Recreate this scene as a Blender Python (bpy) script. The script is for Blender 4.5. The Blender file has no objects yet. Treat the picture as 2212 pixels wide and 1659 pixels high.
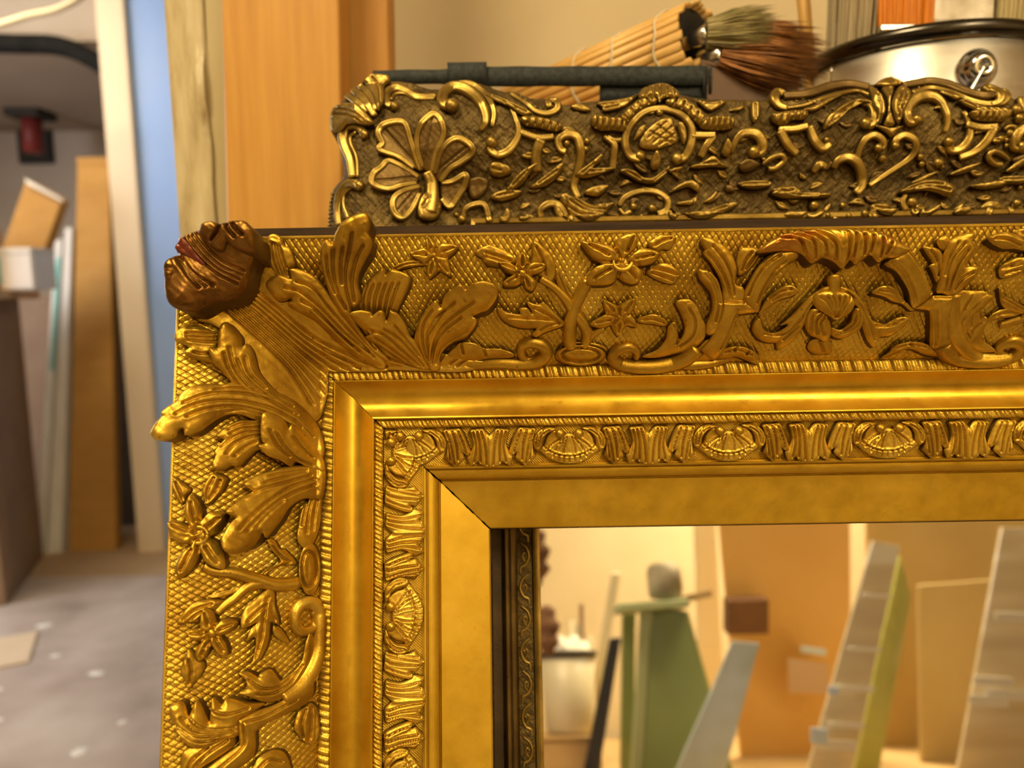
import bpy, bmesh, math, random
import numpy as np
from mathutils import Vector, Matrix
from mathutils.geometry import delaunay_2d_cdt
random.seed(4); rng = np.random.default_rng(4)
sc = bpy.context.scene
C = sc.collection
# ------------------------------------------------------------------ camera, world, light, exposure
CAM_Z = 1.05; PITCH = math.radians(7.05); ROLL = 0.0165
cd = bpy.data.cameras.new('camera'); cam = bpy.data.objects.new('camera', cd); C.objects.link(cam)
cd.sensor_width = 36.0; cd.lens = 1650.0/2212.0*36.0; cd.clip_start = 0.02; cd.clip_end = 60
cam.matrix_world = Matrix.Translation((0, 0, CAM_Z)) @ Matrix.Rotation(math.pi/2-PITCH, 4, 'X') @ Matrix.Rotation(-ROLL, 4, 'Z')
cd.dof.use_dof = True; cd.dof.focus_distance = 0.385; cd.dof.aperture_fstop = 6.0
sc.camera = cam
sc.view_settings.view_transform = 'Standard'; sc.view_settings.look = 'None'
sc.view_settings.gamma = 1.0; sc.view_settings.use_curve_mapping = False
sc.view_settings.exposure = 0.0
cy = sc.cycles
cy.use_light_tree = False; cy.adaptive_threshold = .03; cy.max_bounces = 5; cy.diffuse_bounces = 3; cy.glossy_bounces = 3; cy.transmission_bounces = 1; cy.volume_bounces = 0
cy.caustics_reflective = False; cy.caustics_refractive = False
w = bpy.data.worlds.new('world'); sc.world = w; w.use_nodes = True
w.node_tree.nodes['Background'].inputs['Color'].default_value = (0.55, 0.65, 0.9, 1)
w.node_tree.nodes['Background'].inputs['Strength'].default_value = 0.3
def area(name, loc, target, size, power, color, size_y=None):
    l = bpy.data.lights.new(name, 'AREA'); l.energy = power; l.color = color; l.size = size
    if size_y: l.shape = 'RECTANGLE'; l.size_y = size_y
    o = bpy.data.objects.new(name, l); C.objects.link(o); o.location = loc
    o.rotation_euler = (Vector(target)-Vector(loc)).to_track_quat('-Z', 'Y').to_euler()
    return o
area('ceiling_lamp_light', (-0.55, -0.35, 2.36), (-0.40, -0.22, 0.0), 0.5, 29, (1.0, 0.79, 0.45), 0.5)
area('tube_lamp_light', (1.0, -1.6, 2.38), (1.0, -1.65, 0), 0.3, 66, (1.0, 0.83, 0.52), 1.2)
area('window_light', (-3.05, 1.9, 1.5), (-1.0, 2.6, 0.6), 1.1, 34, (0.93, 0.94, 1.0), 1.2)
area('hall_fill_light', (-1.9, 2.3, 2.34), (-2.0, 3.2, 0.8), 0.5, 20, (1.0, 0.84, 0.62))  # added fill that brightens the far hall wall, from no seen source

# ------------------------------------------------------------------ materials
MATS = {}
def node_mat(name):
    m = bpy.data.materials.new(name); m.use_nodes = True; MATS[name] = m
    return m, m.node_tree.nodes, m.node_tree.links, m.node_tree.nodes['Principled BSDF']
def coords(n, l, scale=(1, 1, 1), rot=(0, 0, 0)):
    tc = n.new('ShaderNodeTexCoord'); mp = n.new('ShaderNodeMapping')
    mp.inputs['Scale'].default_value = scale; mp.inputs['Rotation'].default_value = rot
    l.new(tc.outputs['Object'], mp.inputs['Vector']); return mp.outputs['Vector']
def noise(n, l, vec, scale, detail=4, rough=.55):
    t = n.new('ShaderNodeTexNoise'); t.inputs['Scale'].default_value = scale
    t.inputs['Detail'].default_value = detail; t.inputs['Roughness'].default_value = rough
    l.new(vec, t.inputs['Vector']); return t.outputs['Fac']
def ramp(n, l, fac, stops):
    r = n.new('ShaderNodeValToRGB'); e = r.color_ramp.elements
    while len(e) > 1: e.remove(e[-1])
    e[0].position = stops[0][0]; e[0].color = (*stops[0][1], 1)
    for p, c in stops[1:]:
        k = e.new(p); k.color = (*c, 1)
    l.new(fac, r.inputs['Fac']); return r.outputs['Color']
def bump(n, l, fac, bsdf, strength, dist, prev=None):
    b = n.new('ShaderNodeBump'); b.inputs['Strength'].default_value = strength; b.inputs['Distance'].default_value = dist
    l.new(fac, b.inputs['Height'])
    if prev is not None: l.new(prev, b.inputs['Normal'])
    l.new(b.outputs['Normal'], bsdf.inputs['Normal']); return b.outputs['Normal']
def maprange(n, l, fac, a, b, c, d):
    m = n.new('ShaderNodeMapRange'); m.inputs[1].default_value = a; m.inputs[2].default_value = b
    m.inputs[3].default_value = c; m.inputs[4].default_value = d; l.new(fac, m.inputs[0]); return m.outputs[0]
def mat(name, stops, scale=8, rough=.5, metal=0.0, stretch=(1, 1, 1), rot=(0, 0, 0), rvar=.08, bmp=None, detail=5, spec=.5, sheen=0):
    m, n, l, b = node_mat(name)
    v = coords(n, l, stretch, rot); f = noise(n, l, v, scale, detail)
    if len(stops[0]) == 3: stops = [(.3, stops[0]), (.7, stops[1])]
    l.new(ramp(n, l, f, stops), b.inputs['Base Color'])
    f2 = noise(n, l, v, scale*2.3, 3)
    l.new(maprange(n, l, f2, .25, .75, max(.02, rough-rvar), min(1, rough+rvar)), b.inputs['Roughness'])
    b.inputs['Metallic'].default_value = metal; b.inputs['Specular IOR Level'].default_value = spec
    if bmp: bump(n, l, noise(n, l, v, bmp[0], 4), b, bmp[1], bmp[2])
    return m
G0 = (0.28, 0.142, 0.012); G1 = (0.52, 0.315, 0.030); G2 = (0.74, 0.51, 0.08)
def gold(name, a, b_, c, rough, speck=.5, speckcol=(.10, .045, .008), bscale=900, bs=.22, metal=.86):
    m, n, l, b = node_mat(name)
    v = coords(n, l)
    col = ramp(n, l, noise(n, l, v, 28, 6, .6), [(.30, a), (.52, b_), (.75, c)])
    sp = noise(n, l, v, 420, 3, .6)
    mx = n.new('ShaderNodeMix'); mx.data_type = 'RGBA'
    l.new(maprange(n, l, sp, .66, .74, 0, speck), mx.inputs[0]); l.new(col, mx.inputs[6]); mx.inputs[7].default_value = (*speckcol, 1)
    l.new(mx.outputs[2], b.inputs['Base Color'])
    l.new(maprange(n, l, noise(n, l, v, 90, 4), .3, .7, rough-.07, rough+.1), b.inputs['Roughness'])
    b.inputs['Metallic'].default_value = metal
    bump(n, l, noise(n, l, v, bscale, 3), b, bs, .0006)
    return m
gold('gold_leaf', G0, G1, G2, .40, .75)
gold('gold_panel', (.33, .175, .014), (.58, .365, .036), (.75, .53, .08), .40, .7, bs=.3)
gold('gold_cove', (.50, .28, .016), (.62, .38, .028), (.70, .455, .046), .34, .15, bs=.04)
gold('gold_slip', (.48, .285, .018), (.58, .36, .028), (.66, .425, .045), .52, .2, bs=.05)
gold('worn_gold', (.30, .075, .016), G1, G2, .34)
gold('bole_gold', (.085, .032, .008), (.20, .095, .016), (.40, .215, .035), .30, .6)
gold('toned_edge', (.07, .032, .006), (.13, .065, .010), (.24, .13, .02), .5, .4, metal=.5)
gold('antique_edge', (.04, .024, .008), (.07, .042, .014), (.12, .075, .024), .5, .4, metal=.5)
gold('red_bole', (.09, .018, .008), (.15, .03, .012), (.26, .09, .02), .30, .3, metal=.4)
gold('antique_gold', (.17, .105, .022), (.36, .24, .05), (.54, .385, .09), .36, .6, (.05, .03, .012))
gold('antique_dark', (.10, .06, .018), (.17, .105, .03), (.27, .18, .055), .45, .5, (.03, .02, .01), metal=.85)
# hatched ground of the antique frame: shallow crossed lines in relief
m, n, l, b = node_mat('antique_ground')
v = coords(n, l)
l.new(ramp(n, l, noise(n, l, v, 45, 6, .65), [(.32, (.06, .038, .011)), (.55, (.12, .078, .022)), (.75, (.27, .185, .05))]), b.inputs['Base Color'])
b.inputs['Metallic'].default_value = .8; b.inputs['Roughness'].default_value = .46
prev = bump(n, l, noise(n, l, v, 230, 5, .65), b, .8, .0022)
for ang in (.62, -.62):
    wv = n.new('ShaderNodeTexWave'); wv.wave_profile = 'SIN'; wv.inputs['Scale'].default_value = 60; wv.inputs['Distortion'].default_value = 2.0; wv.inputs['Detail Scale'].default_value = 1.2
    l.new(coords(n, l, (1, 1, 1), (0, 0, ang)), wv.inputs['Vector'])
    prev = bump(n, l, maprange(n, l, wv.outputs['Fac'], .90, 1, 0, 1), b, .3, .0010, prev)
mat('frame_back_wood', [(.022, .012, .006), (.05, .028, .013)], 30, .8, stretch=(1, 12, 12), spec=.15)
mat('pine', [(.25, (.44, .205, .032)), (.5, (.52, .26, .045)), (.75, (.58, .31, .062))], 7, .5, stretch=(14, 8, .8), bmp=(16, .25, .002))
mat('pine_dark', [(.25, (.40, .185, .028)), (.75, (.50, .25, .042))], 7, .55, stretch=(14, 8, .8))
mat('cream_plaster', [(.60, .49, .30), (.70, .58, .37)], 3, .75, bmp=(140, .08, .001))
mat('beige_paint', [(.44, .36, .19), (.52, .43, .24)], 5, .5)
mat('old_paint', [(.25, (.32, .24, .12)), (.5, (.52, .43, .25)), (.8, (.64, .56, .38))], 24, .32, stretch=(3, 3, .6), bmp=(34, .7, .004))
mat('old_paint_bare', [(.25, .13, .05), (.36, .2, .09)], 40, .6)
mat('cream_jamb', [(.82, .66, .46), (.88, .74, .54)], 2, .6)
mat('blue_wall', [(.28, .46, .90), (.37, .54, .95)], 1.5, .6)
mat('grey_concrete', [(.36, .32, .28), (.46, .41, .36)], 2.2, .8)
mat('far_wall', [(.60, .51, .41), (.72, .62, .51)], 1.4, .85)
mat('soffit', [(.40, .33, .26), (.50, .42, .34)], 2, .85)
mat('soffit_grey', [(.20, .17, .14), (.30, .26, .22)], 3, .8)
mat('soffit_dark', [(.03, .027, .022), (.06, .05, .04)], 3, .8)
mat('concrete_floor', [(.28, (.28, .225, .195)), (.5, (.46, .385, .345)), (.72, (.60, .53, .49))], 3.2, .55, bmp=(60, .1, .002), detail=8)
mat('tan_floor', [(.42, .29, .17), (.52, .37, .22)], 3, .7)
mat('white_splash', [(.8, .78, .74), (.88, .86, .82)], 20, .5)
mat('cardboard', [(.44, .225, .045), (.52, .275, .065)], 6, .8, stretch=(1, 1, 3))
mat('cardboard_light', [(.56, .33, .15), (.64, .40, .2)], 6, .8)
mat('cardboard_pale', [(.66, .52, .36), (.72, .58, .42)], 6, .8)
mat('cardboard_brown', [(.25, .155, .095), (.32, .21, .13)], 5, .75)
mat('white_board', [(.66, .62, .56), (.78, .74, .68)], 12, .6, stretch=(4, 4, .5))
mat('white_carton', [(.70, .66, .62), (.78, .74, .70)], 6, .6)
mat('teal_tape', [(.10, .42, .36), (.16, .5, .43)], 10, .5)
mat('red_paint', [(.22, .025, .02), (.30, .04, .03)], 9, .5)
mat('black_rubber', [(.004, .004, .003), (.010, .009, .008)], 20, .85, spec=.2)
mat('cream_cable', [(.72, .60, .36), (.8, .68, .42)], 10, .45)
mat('dark_brown', [(.05, .035, .02), (.09, .06, .035)], 6, .8)  # plain dark brown base colour, used on several parts
mat('bamboo', [(.3, (.50, .27, .06)), (.7, (.72, .45, .14))], 26, .45, stretch=(1, 6, 6))
mat('cotton_string', [(.52, .46, .34), (.62, .56, .42)], 60, .8)
mat('brown_leather', [(.06, .026, .009), (.12, .055, .018)], 14, .55)
mat('dark_felt', [(.008, .007, .006), (.02, .016, .012)], 30, .9)
mat('bristle_olive', [(.20, .17, .06), (.42, .34, .14)], 60, .55)
mat('bristle_brown', [(.12, .045, .012), (.42, .17, .04)], 60, .5)
mat('bristle_grey', [(.26, .20, .11), (.46, .37, .22)], 70, .55, stretch=(6, 6, .3))
mat('bristle_orange', [(.62, .17, .012), (.85, .30, .03)], 70, .35, stretch=(6, 6, .3))
mat('bristle_beige', [(.42, .33, .15), (.56, .45, .23)], 70, .5, stretch=(6, 6, .3))
mat('ferrule_steel', [(.62, .60, .55), (.75, .73, .68)], 15, .22, 1.0)
mat('pot_steel', [(.62, .58, .50), (.72, .68, .60)], 5, .42, 1.0, stretch=(1, 1, 9))
mat('pot_rim', [(.05, .045, .038), (.10, .09, .075)], 8, .28, 1.0)
mat('rivet_steel', [(.55, .54, .50), (.7, .69, .65)], 8, .16, 1.0)
mat('pencil', [(.30, .25, .17), (.36, .3, .2)], 8, .6)
mat('handle_wood', [(.55, .30, .07), (.66, .40, .11)], 9, .4, stretch=(6, 6, 1))
mat('bench_wood', [(.50, .33, .14), (.60, .41, .19)], 4, .6, stretch=(1, 8, 1))
mat('green_paint', [(.19, .23, .075), (.25, .30, .11)], 4, .5)
mat('pale_blue', [(.55, .70, .95), (.65, .78, .97)], 6, .4)  # colour of the painted window glints on panes and orange board
mat('mauve_reflection', [(.60, .44, .34), (.66, .50, .40)], 6, .6)  # tone of the faint reflection painted on the orange board
mat('green_light', [(.42, .48, .26), (.48, .54, .31)], 4, .5)
mat('orange_board', [(.72, .42, .12), (.80, .50, .17)], 2.5, .55)
mat('khaki_board', [(.50, .37, .16), (.58, .45, .21)], 3, .6)
mat('plastic_bucket', [(.66, .58, .40), (.74, .66, .48)], 4, .4)
mat('white_rag_and_glint', [(.8, .77, .68), (.88, .85, .78)], 20, .8)
mat('blue_black', [(.018, .022, .04), (.035, .04, .065)], 9, .4)
mat('brown_cloth', [(.16, .075, .035), (.24, .12, .06)], 14, .8)
mat('grey_stone', [(.28, .24, .16), (.44, .38, .28)], 24, .7)
mat('pale_paint', [(.74, .68, .48), (.84, .78, .60)], 3, .45)
mat('pane_edge', [(.50, .55, .16), (.64, .66, .25)], 6, .25)
m, n, l, b = node_mat('pane_glass')
l.new(ramp(n, l, noise(n, l, coords(n, l, (.5, .5, 3)), 6, 1), [(.35, (.66, .56, .38)), (.60, (.80, .71, .50)), (.70, (.93, .89, .76))]), b.inputs['Base Color'])  # bright bands paint the glare on the panes into their colour
b.inputs['Roughness'].default_value = .12; b.inputs['Coat Weight'].default_value = .6
m, n, l, b = node_mat('window_reflection')
l.new(ramp(n, l, noise(n, l, coords(n, l), 6, 2), [(.35, (.50, .58, .56)), (.65, (.70, .82, .97))]), b.inputs['Base Color'])  # reflected window light is painted into this pane as pale blue
b.inputs['Roughness'].default_value = .15
m, n, l, b = node_mat('mirror_glass')
l.new(ramp(n, l, noise(n, l, coords(n, l), 3, 2), [(0, (.90, .89, .84)), (1, (.93, .92, .88))]), b.inputs['Base Color'])
b.inputs['Metallic'].default_value = 1; b.inputs['Roughness'].default_value = .015
bump(n, l, noise(n, l, coords(n, l), 9, 1), b, .05, .0008)
m, n, l, b = node_mat('webbing')
v = coords(n, l)
l.new(ramp(n, l, noise(n, l, v, 320, 2), [(.35, (.005, .007, .007)), (.65, (.022, .029, .026))]), b.inputs['Base Color'])
b.inputs['Roughness'].default_value = .75
ck = n.new('ShaderNodeTexChecker'); ck.inputs['Scale'].default_value = 520; l.new(v, ck.inputs['Vector'])
bump(n, l, ck.outputs['Fac'], b, .8, .0012)
m, n, l, b = node_mat('lamp_glow')
l.new(ramp(n, l, noise(n, l, coords(n, l), 2), [(0, (1, .80, .48)), (1, (1, .82, .5))]), b.inputs['Emission Color'])
b.inputs['Emission Strength'].default_value = 6; m.cycles.emission_sampling = 'NONE'

# ------------------------------------------------------------------ mesh helpers
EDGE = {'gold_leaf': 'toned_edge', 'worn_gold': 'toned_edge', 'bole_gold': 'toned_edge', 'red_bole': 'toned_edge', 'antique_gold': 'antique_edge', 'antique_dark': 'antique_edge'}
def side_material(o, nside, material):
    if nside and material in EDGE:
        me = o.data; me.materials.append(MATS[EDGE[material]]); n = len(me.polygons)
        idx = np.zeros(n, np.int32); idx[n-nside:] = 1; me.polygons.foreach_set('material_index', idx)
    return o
def mesh_obj(name, verts, faces, material, parent=None, smooth=True, kind=None):
    me = bpy.data.meshes.new(name); me.from_pydata([tuple(map(float, p)) for p in verts], [], faces if isinstance(faces, list) else faces.tolist())
    me.materials.append(MATS[material])
    if smooth: me.polygons.foreach_set('use_smooth', np.ones(len(me.polygons), bool))
    me.update()
    o = bpy.data.objects.new(name, me); C.objects.link(o)
    if parent is not None: o.parent = parent
    if kind: o['kind'] = kind
    return o
def tag(o, label, cat, group=None):
    o['label'] = label; o['category'] = cat
    if group: o['group'] = group
    return o
def empty(name, loc=(0, 0, 0), mw=None):
    o = bpy.data.objects.new(name, None); C.objects.link(o); o.empty_display_size = .05
    if mw is not None: o.matrix_world = mw
    else: o.location = loc
    return o
def struct(o): o['kind'] = 'structure'; return o
def dup(o, parent=None):
    c = o.copy(); C.objects.link(c)
    if parent is not None: c.parent = parent
    for ch in list(o.children): dup(ch, c)
    return c
def box(name, lo, hi, material, parent=None, bevel=0.0, rot=0.0, org=None):
    """axis box lo..hi, turned by rot about the vertical through its base centre (or org)"""
    bm = bmesh.new(); bmesh.ops.create_cube(bm, size=1)
    lo = Vector(lo); hi = Vector(hi); c = (lo+hi)/2; s = hi-lo
    base = Vector(org) if org is not None else Vector((c.x, c.y, lo.z))
    for q in bm.verts: q.co = Vector((q.co.x*s.x, q.co.y*s.y, q.co.z*s.z)) + c - base
    if bevel: bmesh.ops.bevel(bm, geom=bm.edges[:], offset=bevel, segments=2, affect='EDGES')
    me = bpy.data.meshes.new(name); bm.to_mesh(me); bm.free(); me.materials.append(MATS[material])
    o = bpy.data.objects.new(name, me); C.objects.link(o)
    if parent is not None: o.parent = parent; o.location = base - parent.location
    else: o.location = base
    o.rotation_euler.z = rot
    return o
def slab(name, quad, th, material, parent=None, bevel=.0, back=None):
    """board through four corners (tl, tr, br, bl) with thickness th away from 'back' direction"""
    q = [Vector(p) for p in quad]; nrm = (q[1]-q[0]).cross(q[3]-q[0]).normalized()
    if back is not None and nrm.dot(Vector(back)) < 0: nrm = -nrm
    base = (q[2]+q[3])/2
    vs = [p-base for p in q] + [p-base+nrm*th for p in q]
    fs = [(0, 1, 2, 3), (7, 6, 5, 4), (0, 4, 5, 1), (1, 5, 6, 2), (2, 6, 7, 3), (3, 7, 4, 0)]
    bm = bmesh.new(); vv = [bm.verts.new(p) for p in vs]
    for f in fs: bm.faces.new([vv[i] for i in f])
    bmesh.ops.recalc_face_normals(bm, faces=bm.faces[:])
    if bevel: bmesh.ops.bevel(bm, geom=bm.edges[:], offset=bevel, segments=1, affect='EDGES')
    me = bpy.data.meshes.new(name); bm.to_mesh(me); bm.free(); me.materials.append(MATS[material])
    o = bpy.data.objects.new(name, me); C.objects.link(o)
    if parent is not None: o.parent = parent; o.location = base - parent.location
    else: o.location = base
    return o
def cr(pts, step, closed=False):
    """Catmull-Rom through points; a third value of 1 marks a sharp corner"""
    P = [np.array(p[:2] if len(p) < 3 or p[2] in (0, 1) else p, float) for p in pts]
    sh = [len(p) > 2 and p[2] == 1 for p in pts]; nP = len(P); out = []
    for i in range(nP if closed else nP-1):
        p1, p2 = P[i], P[(i+1) % nP]
        p0 = P[(i-1) % nP] if (closed or i > 0) else 2*p1-p2
        p3 = P[(i+2) % nP] if (closed or i+2 < nP) else 2*p2-p1
        if sh[i]: p0 = 2*p1-p2
        if sh[(i+1) % nP]: p3 = 2*p2-p1
        k = max(1, int(np.ceil(np.linalg.norm(p2-p1)/step)))
        t = (np.arange(k)/k)[:, None]
        out.append(.5*((2*p1)+(p2-p0)*t+(2*p0-5*p1+4*p2-p3)*t**2+(3*p1-p0-3*p2+p3)*t**3))
    if not closed: out.append(P[-1][None, :])
    return np.concatenate(out)
def pdist(pts, poly, closed=False):
    a = poly.astype(np.float32); b = np.roll(a, -1, 0)
    if not closed: a = a[:-1]; b = b[:-1]
    ax_, ay_ = a[:, 0], a[:, 1]; dx, dy = (b-a)[:, 0], (b-a)[:, 1]; L2 = dx*dx+dy*dy+1e-12
    best = np.empty(len(pts)); P32 = pts.astype(np.float32)
    for k in range(0, len(pts), 2000):
        ex = P32[k:k+2000, 0:1]-ax_; ey = P32[k:k+2000, 1:2]-ay_
        t = np.clip((ex*dx+ey*dy)/L2, 0, 1)
        ex -= t*dx; ey -= t*dy
        best[k:k+2000] = np.sqrt((ex*ex+ey*ey).min(1))
    return best
def inside(pts, poly):
    x, y = pts[:, 0], pts[:, 1]; r = np.zeros(len(pts), bool); j = len(poly)-1
    for i in range(len(poly)):
        xi, yi = poly[i]; xj, yj = poly[j]
        if yi != yj: r ^= ((yi > y) != (yj > y)) & (x < (xj-xi)*(y-yi)/(yj-yi)+xi)
        j = i
    return r
def fill(poly, sp):
    lo = poly.min(0); hi = poly.max(0)
    ys = np.arange(lo[1], hi[1], sp*.866); g = []
    for k, y in enumerate(ys):
        xs = np.arange(lo[0]+(k % 2)*sp/2, hi[0], sp); g.append(np.stack([xs, np.full_like(xs, y)], 1))
    g = np.concatenate(g); g = g[inside(g, poly)]
    if len(g): g = g[pdist(g, poly, True) > sp*.5]
    pts = np.concatenate([poly, g]) if len(g) else poly
    pts = pts + rng.normal(0, 1e-4, pts.shape)
    nb = len(poly); ed = [(i, (i+1) % nb) for i in range(nb)]
    v, e, f, *_ = delaunay_2d_cdt([Vector(p) for p in pts], ed, [list(range(nb))], 1, 1e-6)
    V = np.array([(p.x, p.y) for p in v]); Fc = [list(q) for q in f]
    return V, Fc
NSIDE = [0]
def relief_data(o, H, R, veins, vd, vw, lift, base, off, sp=.55, thick=None, clip=None, rough=.12):
    poly = cr(o, 1.0, True); V, Fc = fill(poly, sp)
    if clip is not None:
        Fc = [f for f in Fc if clip(V[f].mean(0))]
    d = pdist(V, poly, True); e = np.clip(d/R, 0, 1)
    h = H*(.60+.40*np.sqrt(1-(1-e)**2))
    if lift:
        r0 = np.array(lift[0][:2], float); r1 = np.array(lift[1][:2], float)
        t = np.clip(((V-r0)@(r1-r0))/((r1-r0)@(r1-r0)), 0, 1.15); h = h+lift[2]*t**1.5
    for vn in veins:
        pl = cr(vn, .8); dv = pdist(V, pl)
        h = h - 1.9*vd*np.exp(-(dv/(vw*.52))**2)*np.clip(d/1.2, .15, 1) + .30*vd*np.exp(-((dv-1.7*vw)/(vw*.8))**2)*np.clip(d/2, 0, 1)
    h = h + rough*np.sin(V[:, 0]*1.1+1.7*np.sin(V[:, 1]*.5))*np.sin(V[:, 1]*.9+V[:, 0]*.3)
    W0 = base(V[:, 0], V[:, 1]) + off
    top = np.column_stack([V, W0+h])
    cnt = {}
    for f in Fc:
        for a, b in zip(f, f[1:]+f[:1]): cnt[(a, b)] = cnt.get((a, b), 0)+1
    bd = [(a, b) for (a, b) in cnt if (b, a) not in cnt]
    nv = len(top); vs = [top]; idx = {}; k = nv; ex = []; NSIDE[0] = len(bd)
    low = W0-off-.8 if thick is None else W0+h-thick
    if thick is None: low = np.minimum(low, W0+h-1.0)
    for a, b in bd:
        for q in (a, b):
            if q not in idx:
                idx[q] = k; k += 2
                ex.append(top[q]); ex.append((V[q, 0]*1.0, V[q, 1], low[q]))
        Fc.append([b, a, idx[a]+1, idx[b]+1]) if False else Fc.append([idx[b], idx[a], idx[a]+1, idx[b]+1])
    if ex: vs.append(np.array(ex))
    return np.concatenate(vs), Fc
def tube_data(path, radii, base, off, ball=0, seg=10, step=1.2, flat=1.0, channel=0.0):
    pl = cr(path, step); nP = len(pl)
    acc = np.concatenate([[0], np.cumsum(np.linalg.norm(np.diff(pl, axis=0), axis=1))])
    kn = np.array([0]+[np.argmin(((pl-np.array(p[:2]))**2).sum(1)) for p in path[1:-1]]+[nP-1])
    rr = np.interp(np.arange(nP), np.maximum.accumulate(kn), radii) if len(radii) == len(path) else np.interp(np.linspace(0, 1, nP), np.linspace(0, 1, len(radii)), radii)
    ctr = np.column_stack([pl, base(pl[:, 0], pl[:, 1])+off+rr*.35])
    tg = np.gradient(ctr, axis=0); tg /= np.linalg.norm(tg, axis=1)[:, None]+1e-9
    upv = np.tile([0, 0, 1.0], (nP, 1)); side = np.cross(tg, upv); side /= np.linalg.norm(side, axis=1)[:, None]+1e-9
    upv = np.cross(side, tg)
    an = np.linspace(0, 2*np.pi, seg, endpoint=False)
    mod = 1-channel*np.exp(-((an-np.pi/2)/.42)**2)
    ring = ctr[:, None, :]+rr[:, None, None]*mod[None, :, None]*(np.cos(an)[None, :, None]*side[:, None, :]+flat*np.sin(an)[None, :, None]*upv[:, None, :])
    V = ring.reshape(-1, 3); Fc = []
    for i in range(nP-1):
        for j in range(seg):
            a = i*seg+j; b = i*seg+(j+1) % seg; Fc.append([a, b, b+seg, a+seg])
    Fc.append(list(range(seg))[::-1]); Fc.append([(nP-1)*seg+j for j in range(seg)])
    if ball:
        bv, bf = ball_data(ctr[-1]+np.array([0, 0, ball*.2]), ball); n0 = len(V)
        V = np.concatenate([V, bv]); Fc += [[q+n0 for q in f] for f in bf]
    return V, Fc
def ball_data(c, r, sx=1, sy=1, sz=1, nu=14, nv=9):
    V = []; Fc = []
    for i in range(nv+1):
        ph = math.pi*i/nv
        for j in range(nu):
            th = 2*math.pi*j/nu
            V.append((c[0]+sx*r*math.sin(ph)*math.cos(th), c[1]+sy*r*math.sin(ph)*math.sin(th), c[2]+sz*r*math.cos(ph)))
    for i in range(nv):
        for j in range(nu):
            Fc.append([i*nu+j, i*nu+nu+j, i*nu+nu+(j+1) % nu, i*nu+(j+1) % nu])
    return np.array(V), Fc
def grid_faces(nr, nc):
    i = np.arange(nr-1)[:, None]*nc+np.arange(nc-1)[None, :]
    return np.stack([i, i+1, i+nc+1, i+nc], -1).reshape(-1, 4)

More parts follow.
